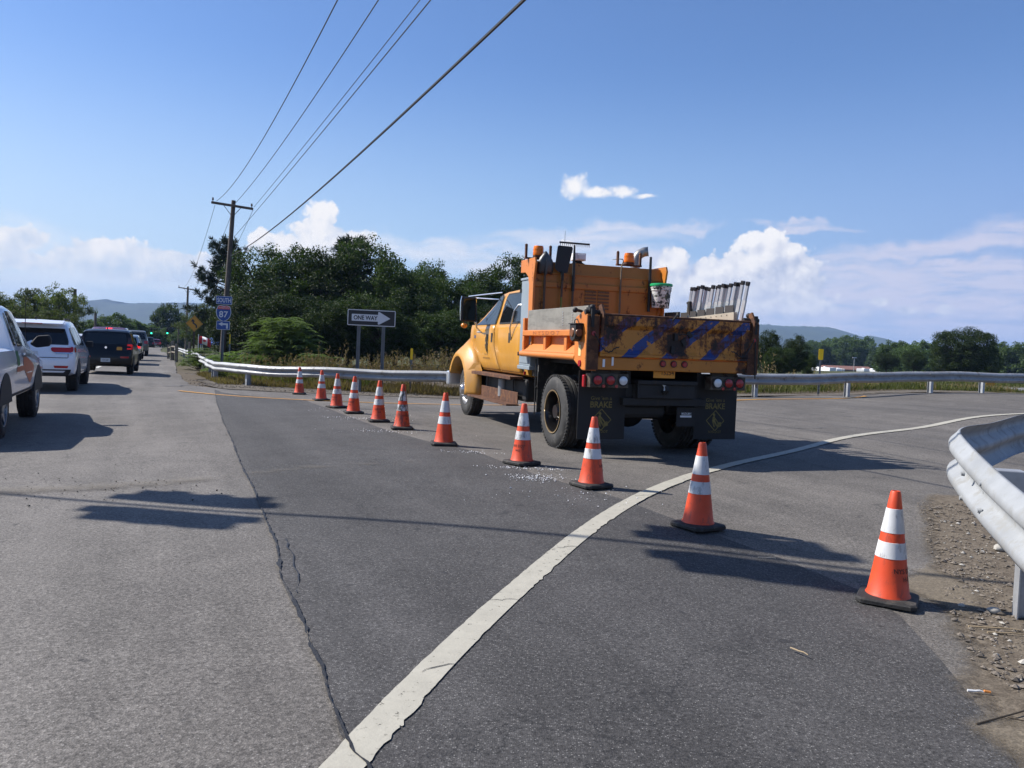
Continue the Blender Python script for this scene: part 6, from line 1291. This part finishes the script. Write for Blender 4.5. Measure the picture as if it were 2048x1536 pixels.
# ---------------------------------------------------------------- vegetation
def leafmat(name, c1, c2, trans=.25, rough=.6, spec=.2):
    m_ = bpy.data.materials.new(name); m_.use_nodes = True; N = NT(m_.node_tree); N.n.clear()
    b = N.new('ShaderNodeBsdfPrincipled'); t = N.new('ShaderNodeBsdfTranslucent'); mx = N.new('ShaderNodeMixShader'); out = N.new('ShaderNodeOutputMaterial')
    P = N.new('ShaderNodeTexCoord').outputs['Object']; tv = N.xyz(N.new('ShaderNodeVertexColor', layer_name='tint').outputs[0])[0]
    f = N.m('ADD', N.m('MULTIPLY', N.ramp(N.noise(P, .9, 4, .6), .3, .7), .5), N.m('MULTIPLY', tv, .5))
    oi = N.new('ShaderNodeObjectInfo').outputs['Random']
    c = N.mix(f, dim(c1, .80), dim(c2, .80)); k = N.ramp(oi, 0, 1, .65, 1.4); c = N.mix(1, c, N.comb(k, k, k), 'MULTIPLY')
    N.put(b.inputs['Base Color'], c); b.inputs['Roughness'].default_value = rough; b.inputs['Specular IOR Level'].default_value = spec
    N.put(t.inputs[0], N.mix(1, c, (1.3, 1.5, .6), 'MULTIPLY')); mx.inputs[0].default_value = trans
    N.l.new(b.outputs[0], mx.inputs[1]); N.l.new(t.outputs[0], mx.inputs[2]); N.l.new(mx.outputs[0], out.inputs[0]); return m_
LF_D = leafmat('dark_leaves', (.018, .038, .009), (.062, .092, .020), .25); LF_L = leafmat('light_leaves', (.045, .075, .020), (.11, .125, .035), .35); LF_P = leafmat('pine_needles', (.018, .036, .020), (.045, .07, .03), .12); LF_S = leafmat('sumac_leaves', (.12, .19, .05), (.21, .28, .10), .4); BARK = mat('bark', (.055, .042, .032), .9, bump=.5)
LF_F = leafmat('far_leaves', (.045, .080, .022), (.10, .145, .042), .3)
rv = lambda: Vector((random.gauss(0, 1), random.gauss(0, 1), random.gauss(0, 1))).normalized()
class LM:                                      # leaf mesh with a per-leaf tint
    def __init__(s): s.v = []; s.f = []; s.t = []
    def leaf(s, c, d, n, l, w, t):
        b = d.cross(n); b = b.normalized() if b.length > 1e-4 else Vector((1, 0, 0)); n2 = b.cross(d); o = len(s.v)
        s.v += [c, c+d*l*.5+b*w*.5+n2*l*.06, c+d*l, c+d*l*.5-b*w*.5+n2*l*.06]; s.f.append((o, o+1, o+2, o+3)); s.t += [t]*4
    def build(s, name, m_, parent=None):
        me = bpy.data.meshes.new(name); me.from_pydata(s.v, [], s.f); me.materials.append(m_)
        ca = me.color_attributes.new('tint', 'FLOAT_COLOR', 'POINT'); buf = []
        for t in s.t: buf += [t, t, t, 1]
        ca.data.foreach_set('color', buf); o = bpy.data.objects.new(name, me); col.objects.link(o)
        if parent: o.parent = parent
        return o
def broadleaf(seed, H, wid, nclump, nleaf, size, m_, low=.12, ragged=.25, lean=0.):
    """tree H metres high; root empty > trunk, crown"""
    random.seed(seed); r = empty('tree'); L = LM(); tr = MB(); ctr = Vector((lean*.3, 0, H*(.5+low*.5))); rad = Vector((wid/2, wid/2, H*(.5-low*.5)))
    tr.tube([(0, 0, -.4), (.02*H, 0, H*.2), (lean*.2, .01*H, H*.5), (lean*.3, 0, H*.78)], [.032*H, .024*H, .016*H, .006*H], 8)
    for k in range(nclump):
        d = rv(); d.z = d.z*.9+.12; q = (.62+.38*random.random()**.6) if random.random() < .85 else random.uniform(.2, .6)
        bump = 1+ragged*noise.noise(d*1.9+Vector((seed, 0, 0)))*1.6+ragged*.5*noise.noise(d*5+Vector((0, seed, 0)))
        c = ctr+Vector((d.x*rad.x, d.y*rad.y, d.z*rad.z))*q*bump
        if c.z < H*low*.6: c.z = H*low*.6+random.random()*.1*H
        if k % 5 == 0: a = Vector((lean*.2, 0, H*random.uniform(.18, .55))); tr.tube([a, a.lerp(c, .5)+Vector((0, 0, -.02*H)), c], [.010*H, .006*H, .002*H], 5)
        cr_ = H*random.uniform(.045, .085); ct = random.random()
        for _ in range(nleaf):
            e = rv(); p = c+Vector((e.x*1.25, e.y*1.25, e.z*.75))*cr_*random.random()**.45; dd = (rv()+e*.6+Vector((0, 0, -.25))).normalized(); nn = (rv()*.7+Vector((0, 0, 1))).normalized()
            L.leaf(p, dd, nn, size*random.uniform(.7, 1.3), size*random.uniform(.5, .8), min(1, max(0, ct*.6+random.random()*.4)))
    tr.build('trunk', BARK, r, smooth=50); L.build('crown', m_, r); return r
def pine(seed, H, m_, wid=.34, droop=.1):
    random.seed(seed); r = empty('tree'); L = LM(); tr = MB(); tr.tube([(0, 0, -.4), (0, 0, H*.5), (.02*H, 0, H*.97)], [.028*H, .018*H, .004*H], 8)
    for k in range(62):
        t = .22+.78*(k/61); a = k*2.4+random.uniform(-.5, .5); ln = H*wid*(1.12-t)**.55*random.uniform(.55, 1.15)*(.75 if t < .35 else 1); z = H*t
        d = Vector((math.cos(a), math.sin(a), random.uniform(-.02, .22))); b0 = Vector((.02*H*t, 0, z)); tip = b0+d*ln+Vector((0, 0, ln*.18)); tr.tube([b0, b0.lerp(tip, .6)-Vector((0, 0, ln*.05)), tip], [.006*H, .004*H, .0015*H], 5)
        nt = int(5+9*ln/(H*wid))
        for i in range(nt):
            u = .3+.7*i/nt; c = b0.lerp(tip, u)+Vector((0, 0, -ln*.05*math.sin(u*3.1)))+rv()*.02*H; ct = random.random()
            for _ in range(26):
                e = (rv()+Vector((d.x, d.y, .75))*.75).normalized(); L.leaf(c+rv()*.012*H, e, rv(), H*random.uniform(.028, .05), H*.006, ct*.6+random.random()*.4)
    tr.build('trunk', BARK, r, smooth=50); L.build('crown', m_, r); return r
def place(proto, px, py, Y, lab, used=set(), group='trees beyond the guardrail', cat='tree', sw=1., base_y=None, zb=None):
    """stand a tree at depth Y below photo point px so that its top reaches py"""
    p = at(px, py, Y); g = (zg(p.x, p.y) if Y < 600 else 0.) if zb is None else zb
    if proto.name in used: o = copy_tree(proto)
    else: o = proto; used.add(proto.name)
    k = (p.z-g)/proto['H']; random.seed(int(px*7+Y)); o.location = (p.x, p.y, g-.05); o.scale = (k*sw, k*sw, k); o.rotation_euler = (0, 0, random.uniform(0, 6.28)); o['label'] = lab; o['category'] = cat; o['group'] = group
    return o
def proto(o, H): o['H'] = H; return o
B1 = proto(broadleaf(3, 9, 7.6, 330, 85, .20, LF_D, .03, .19), 9.1); B2 = proto(broadleaf(8, 9, 6.4, 280, 85, .20, LF_D, .02, .23), 9.1); B3 = proto(broadleaf(14, 9, 8.4, 360, 85, .20, LF_D, .03, .17), 9.1)
P1 = proto(pine(5, 11, LF_P, .42), 11.4); P2 = proto(pine(9, 11, LF_P, .32), 11.4)
B4 = proto(broadleaf(17, 9, 10.4, 560, 85, .21, LF_D, .02, .12), 9.1); F1 = proto(broadleaf(21, 10, 9, 260, 60, .40, LF_F, .02, .18), 10.1); F2 = proto(broadleaf(27, 10, 11, 280, 60, .40, LF_F, .02, .15), 10.1); L1 = proto(broadleaf(33, 7, 6.8, 230, 75, .20, LF_L, .03, .34), 7.1); L2 = proto(broadleaf(38, 7, 5.6, 200, 70, .20, LF_L, .03, .4), 7.1)
for pr_, px, py, Y, lab, sw in (
    (P1, 456, 477, 70, 'tall dark pine with reaching boughs behind the near utility pole', .93), (B1, 548, 502, 54, 'dense dark tree just past the pine, round topped', 1.0), (B2, 520, 560, 50, 'low dark tree in front, between pine and sumac bush', 1.1), (B3, 610, 498, 57, 'broad dark tree above the sumac bush', 1.0),
    (B2, 655, 500, 54, 'dark tree under the cumulus cloud with notched top', .95), (P2, 702, 474, 58, 'pointed pine rising from the middle of the dark grove', 1.05), (B1, 752, 487, 56, 'tallest broad dark tree beside the pointed pine', .95), (B3, 795, 528, 54, 'dark tree sloping down beyond the ONE WAY sign', .9),
    (B2, 855, 524, 62, 'rounded separate treetop past the dip in the grove', .75), (B1, 830, 580, 52, 'low dark tree behind the narrow yellow delineator', 1.1), (B3, 905, 556, 60, 'dark tree behind the truck mirror', .9), (B2, 960, 545, 62, 'dark tree left of the truck cab roof', .9), (B1, 1010, 520, 64, 'large dark tree rising over the truck cab', .95),
    (B3, 580, 585, 48, 'shaded low tree directly behind the sumac bush', 1.3), (B1, 700, 590, 48, 'shaded low tree behind the ONE WAY sign posts', 1.4), (B2, 765, 600, 47, 'shaded low tree right behind the ONE WAY panel', 1.4), (B3, 890, 620, 50, 'shaded low tree beside the truck front fender', 1.3), (B1, 640, 610, 46, 'shaded low tree between sumac bush and ONE WAY sign', 1.3), (B2, 460, 600, 52, 'leafy tree at the foot of the pine behind the route sign', .9),
    (B3, 975, 610, 52, 'shaded low tree behind the truck doors', 1.3), (B1, 1060, 560, 66, 'dark tree hidden mostly by the tool cabinet', .9)):
    place(pr_, px, py, Y, lab, sw=sw)
for pr_, px, py, Y, lab, sw, gr in (
    (L1, 20, 590, 70, 'olive tree at the frame edge above the white pickup', 1.0, 0), (L2, 70, 578, 74, 'loose olive tree above the white SUV roof', 1.1, 0), (L1, 120, 574, 72, 'ragged olive tree beside the bare wooden pole', .8, 0), (L2, -30, 585, 68, 'olive tree cut by the frame edge', 1.0, 0), (L1, 45, 612, 66, 'low olive thicket above the SUV', 1.3, 0), (L2, 108, 620, 66, 'low olive thicket before the bare wooden pole', 1.4, 0),
    (F1, 185, 640, 130, 'small tree between the two bare poles', 1.2, 0), (F2, 225, 628, 140, 'round green tree above the black hatchback', 1.2, 0), (F1, 262, 638, 150, 'green tree above the dark grey van', 1.3, 0), (F2, 295, 650, 170, 'low green tree behind the first green traffic light', 1.5, 0),
    (F1, 335, 608, 190, 'dark tree standing alone against the ridge by the traffic lights', .72, 0), (F2, 365, 630, 200, 'lower dark tree behind the distant pole', .8, 0), (L2, 412, 606, 96, 'pale feathery tree beside the yellow diamond sign', .7, 0), (L1, 398, 622, 100, 'pale feathery tree behind the flag', .9, 0), (F2, 375, 655, 160, 'dark undergrowth tree behind the timber fence', 1.5, 0), (F1, 155, 660, 120, 'green bush tree above the SUV window', 1.5, 0), (F2, 320, 668, 230, 'distant tree at the end of the queue', 1.6, 0),
    (B2, 1535, 660, 52, 'dark tree touching the truck tailgate edge', .9, 1), (B1, 1590, 672, 56, 'dark tree between tailgate and wide yellow delineator', .85, 1), (B3, 1560, 692, 50, 'low dark tree by the guardrail behind the tailgate', 1.1, 1), (B2, 1618, 705, 58, 'low dark tree at the end of the clump by the delineator', .9, 1),
    (F1, 1630, 682, 310, 'green tree behind the wide yellow delineator', 1.1, 1), (F2, 1665, 678, 320, 'green tree above the white campers', 1.0, 1), (F1, 1700, 672, 305, 'taller green tree above the brown roofed shed', 1.0, 1), (F2, 1728, 676, 315, 'green tree above the lamp post', .8, 1), (F1, 1600, 690, 320, 'green tree filling the gap behind the dark clump', 1.2, 1),
    (F2, 1770, 690, 290, 'green tree right of the hill end', .9, 1), (F1, 1795, 683, 170, 'green tree in the middle of the far tree line', 1.0, 1), (F2, 1835, 684, 165, 'green tree before the big round tree', 1.0, 1), (F1, 1870, 688, 172, 'green tree touching the big round tree', 1.0, 1), (B3, 1775, 705, 110, 'dark hedge like tree past the white campers', 1.4, 1), (B1, 1830, 700, 105, 'dark low tree before the big round tree', 1.3, 1),
    (B4, 1930, 655, 88, 'big round dark tree standing apart beyond the far guardrail', 1.02, 1), (B1, 1890, 700, 92, 'dark skirt tree at the foot of the big round tree', 1.2, 1), (B2, 1985, 708, 98, 'dark low tree past the big round tree', 1.3, 1), (F2, 2005, 688, 180, 'green tree past the big round tree', 1.0, 1), (F1, 2040, 687, 175, 'green tree at the far frame edge', 1.1, 1), (F2, 2090, 684, 185, 'green tree beyond the frame edge', 1.1, 1), (F1, 1955, 692, 190, 'green tree behind the big round tree', 1.2, 1),
    (F2, 1480, 690, 230, 'green tree hidden behind the truck bed', 1.2, 1)):
    place(pr_, px, py, Y, lab, sw=sw, group='trees on the far side of the ramp' if gr else 'trees along the main road')
# sumac bush
def sumac(seed, w, h, n=170):
    random.seed(seed); r = empty('sumac_bush'); L = LM(); st = MB()
    for _ in range(n):
        a = random.uniform(0, 6.28); q = random.random()**.5; x, y = q*w*.5*math.cos(a), q*w*.35*math.sin(a); z = h*(1-q**3*.8)*random.uniform(.35, 1.0)
        if random.random() < .25: st.tube([(x*.3, y*.3, 0), (x*.7, y*.7, z*.6), (x, y, z)], [.02, .014, .006], 5)
        for _ in range(5):
            b = random.uniform(0, 6.28); ln = random.uniform(.28, .5); d = Vector((math.cos(b), math.sin(b), .35)); p = Vector((x, y, z)); ct = random.random()
            for i in range(8):
                p = p+d.normalized()*ln/8; d.z -= .11; sd_ = Vector((-d.y, d.x, 0)).normalized()
                for s in (-1, 1): L.leaf(p, (sd_*s+d*.5+Vector((0, 0, -.35))).normalized(), Vector((0, 0, 1)), random.uniform(.09, .14), .035, ct*.5+random.random()*.5)
    st.build('stems', BARK, r); L.build('foliage', LF_S, r); return r
def bush(px, py, Y, w, lab, seed, n=170):
    p = at(px, py, Y); g = zg(p.x, p.y); r = sumac(seed, w, p.z-g, n); r.location = (p.x, p.y, g); tag(r, lab, 'bush', 'bushes behind the guardrail'); return r
bush(570, 632, 31, 3.1, 'rounded bright green sumac bush between route sign and ONE WAY sign', 4, 460); bush(468, 700, 34, 2.0, 'low sumac bush at the foot of the utility pole', 6, 60); bush(640, 690, 30, 1.3, 'small sumac sprout at the edge of the large bush', 7, 45); bush(405, 690, 40, 1.6, 'low leafy bush beside the guardrail left of the route sign', 8, 60)
# grasses and weeds
def tuftmat(name, c1, c2, c3):
    m_ = leafmat(name, c1, c2, .3, .7, .2); return m_
GR_G = leafmat('green_grass', (.06, .085, .02), (.16, .16, .055), .35, .7, .2); GR_D = leafmat('dry_grass', (.13, .09, .045), (.26, .20, .11), .3, .8, .15); HEADM = leafmat('seed_heads', (.16, .105, .055), (.34, .26, .16), .25, .85, .1)
def dist_poly(poly):
    xs = [p[0] for p in poly]; ys = [p[1] for p in poly]
    while True:
        x, y = random.uniform(min(xs), max(xs)), random.uniform(min(ys), max(ys)); c = False; j = len(poly)-1
        for i in range(len(poly)):
            a, b = poly[i], poly[j]
            if (a[1] > y) != (b[1] > y) and x < (b[0]-a[0])*(y-a[1])/(b[1]-a[1])+a[0]: c = not c
            j = i
        if c: return x, y
def grass(name, poly, n, h, w, m_, seed, spread=.35, patch=.0):
    random.seed(seed); L = LM()
    for _ in range(n):
        x, y = dist_poly(poly); k = .75+.5*noise.noise((x*.8, y*.8, seed)); 
        if patch and noise.noise((x*.5, y*.5, seed+3)) < -patch: continue
        b = G(x, y, -.03); ct = .5+.5*noise.noise((x*.35, y*.35, seed+9))
        d = Vector((random.gauss(0, spread), random.gauss(0, spread), 1)).normalized(); L.leaf(b, d, rv(), h*k*random.uniform(.6, 1.2), w, min(1, max(0, ct*.6+random.random()*.4)))
    return tag(L.build(name, m_), kind='stuff')
def weeds(name, poly, n, h, seed, m_=None):
    random.seed(seed); L = LM()
    for _ in range(n):
        x, y = dist_poly(poly); b = G(x, y, -.03); hh = h*random.uniform(.55, 1.15)*(.8+.5*noise.noise((x*.7, y*.7, seed))); d = Vector((random.gauss(0, .10), random.gauss(0, .10), 1)).normalized(); ct = random.random()
        L.leaf(b, d, rv(), hh, .012, ct*.5)
        for i in range(random.randint(10, 20)):
            u = random.uniform(.45, 1.02); p = b+d*hh*u; e = (rv()*.8+d*.9).normalized(); L.leaf(p+rv()*.035*(1.25-u), e, rv(), random.uniform(.05, .13), random.uniform(.018, .04), min(1, ct*.5+random.random()*.6))
    return tag(L.build(name, m_ or HEADM), kind='stuff')
weeds('dry_weeds', [(-7.6, 26.0), (-4.2, 24.7), (-1.5, 24.0), (2.5, 23.6), (2.5, 27), (-2, 27.5), (-7, 29)], 900, 1.25, 1)
weeds('dry_weeds', [(-10.5, 30.5), (-8, 26.5), (-6, 26), (-6.5, 30), (-9, 34)], 220, 1.0, 2)
weeds('dry_weeds', [(4, 24.6), (9, 26.5), (9, 28.5), (4, 27)], 90, 1.2, 3)
grass('green_weeds', [(-18, 46), (-12.5, 34.5), (-10, 29), (-8, 26.4), (-4.5, 25.4), (-4.5, 29), (-10, 38), (-15, 47)], 13000, .72, .035, GR_G, 4, .3)
grass('dry_grass', [(-10, 28.6), (-7.9, 25.4), (-4.2, 24.1), (-1, 23.5), (2.5, 23.1), (2.5, 25.5), (-4, 26.5), (-8.4, 28.3), (-10, 31)], 13000, .40, .02, GR_D, 5, .4)
grass('dry_grass', [(-12.2, 33.5), (-10.5, 29.6), (-8.4, 25.6), (-9.2, 25.8), (-11, 29.8), (-12.8, 33.5)], 2200, .3, .02, GR_D, 6, .5)
grass('green_grass', [(4.5, 24.3), (9.5, 26.6), (12, 27.4), (16, 28.6), (22, 32.5), (26, 37), (14, 35.5), (6, 33.5)], 22000, .34, .022, GR_G, 7, .35)
grass('dry_grass', [(4.5, 24.3), (9.5, 26.6), (12, 27.4), (16, 28.6), (22, 32.5), (24, 36), (14, 35), (6, 33)], 9000, .42, .02, GR_D, 8, .35, .05)
weeds('dry_weeds', [(5, 34), (16, 36), (16, 38), (5, 36)], 40, .9, 9)
grass('green_weeds', [(3, 42), (40, 46), (60, 60), (2, 60)], 9000, .3, .05, GR_G, 10, .3)
grass('dry_grass', [(3.3, 4.6), (3.0, 3.6), (3.0, 2.6), (4.6, 2.6), (4.6, 6.5), (3.9, 6.4)], 900, .10, .006, GR_D, 11, .9)
# ---------------------------------------------------------------- far wooded hills
HM = mat('wooded_hill', (.016, .030, .012), .95, 0, .45, .016, (.032, .048, .016), (.45, .6), .028, bump=0)
def hill(name, prof, D, depth):
    pts = []
    for (x0, y0), (x1, y1) in zip(prof, prof[1:]):
        n = max(2, int(abs(x1-x0)/1.6)); pts += [(x0+(x1-x0)*i/n, y0+(y1-y0)*i/n) for i in range(n)]
    pts.append(prof[-1]); secs = []
    for x, y in pts:
        p = at(x, y, D); hgt = max(p.z, 1); u = p.x/D; q = []
        for k in range(-8, 9):
            t = k/8; yy = D+depth*t; f = math.cos(t*math.pi/2)**1.35; nz = noise.noise((p.x*.0035, yy*.0035, 1))*.07*f*(1-f*.75)*2+noise.noise((p.x*.012, yy*.012, 3))*.04*(1-f*.6)
            q.append((p.x+(yy-D)*u*.3, yy, -2+(hgt+2)*(f+nz)+(random.uniform(0, 7) if k == 0 else 0)*(D/4000)))
        secs.append(q)
    o = MB().loft(secs, False, False).build(name, HM, None, fix=False); return tag(o, kind='structure')
random.seed(77)
hill('hills', [(-500, 640), (-200, 615), (0, 600), (100, 602), (165, 604), (195, 605), (212, 600), (235, 605), (262, 609), (300, 608), (345, 608), (400, 609), (450, 604), (520, 606), (600, 612), (700, 630), (820, 660)], 3400, 850)
hill('hills', [(1250, 690), (1330, 668), (1400, 655), (1470, 651), (1535, 650), (1565, 654), (1610, 655), (1660, 657), (1685, 664), (1710, 676), (1740, 673), (1765, 681), (1790, 692), (1830, 705), (1900, 712)], 3200, 700)
# tree line that closes the foot of the hills
def treeline(px0, px1, py, Y, seed):
    random.seed(seed); L = LM(); x = px0
    while x < px1:
        p = at(x, py+random.uniform(-3, 5), Y); g = (-2 if Y > 300 else zg(p.x, p.y)); hh = p.z-g
        for _ in range(150):
            e = rv(); c = Vector((p.x+e.x*hh*.45, p.y+e.y*hh*.4, g+hh*.5+e.z*hh*.5)); L.leaf(c, (rv()+Vector((0, 0, -.3))).normalized(), rv(), hh*.13, hh*.09, random.random())
        x += hh*.32*FPX/Y
    return tag(L.build('far_woods', LF_F), kind='stuff')
treeline(-200, 520, 668, 420, 3); treeline(1440, 2200, 704, 380, 4)
# ---------------------------------------------------------------- air between here and the hills
hz = MB(); hz.bx(-3700, 3700, -55, 4500, -9, 200)
hm = bpy.data.materials.new('haze'); hm.use_nodes = True; hm.node_tree.nodes.clear(); NH = NT(hm.node_tree)
pv = NH.new('ShaderNodeVolumePrincipled'); pv.inputs['Color'].default_value = (.42, .62, 1, 1); pv.inputs['Density'].default_value = 1.5e-4; pv.inputs['Anisotropy'].default_value = .0
oo = NH.new('ShaderNodeOutputMaterial'); NH.l.new(pv.outputs[0], oo.inputs['Volume'])
tag(hz.build('haze', hm, None), kind='stuff')
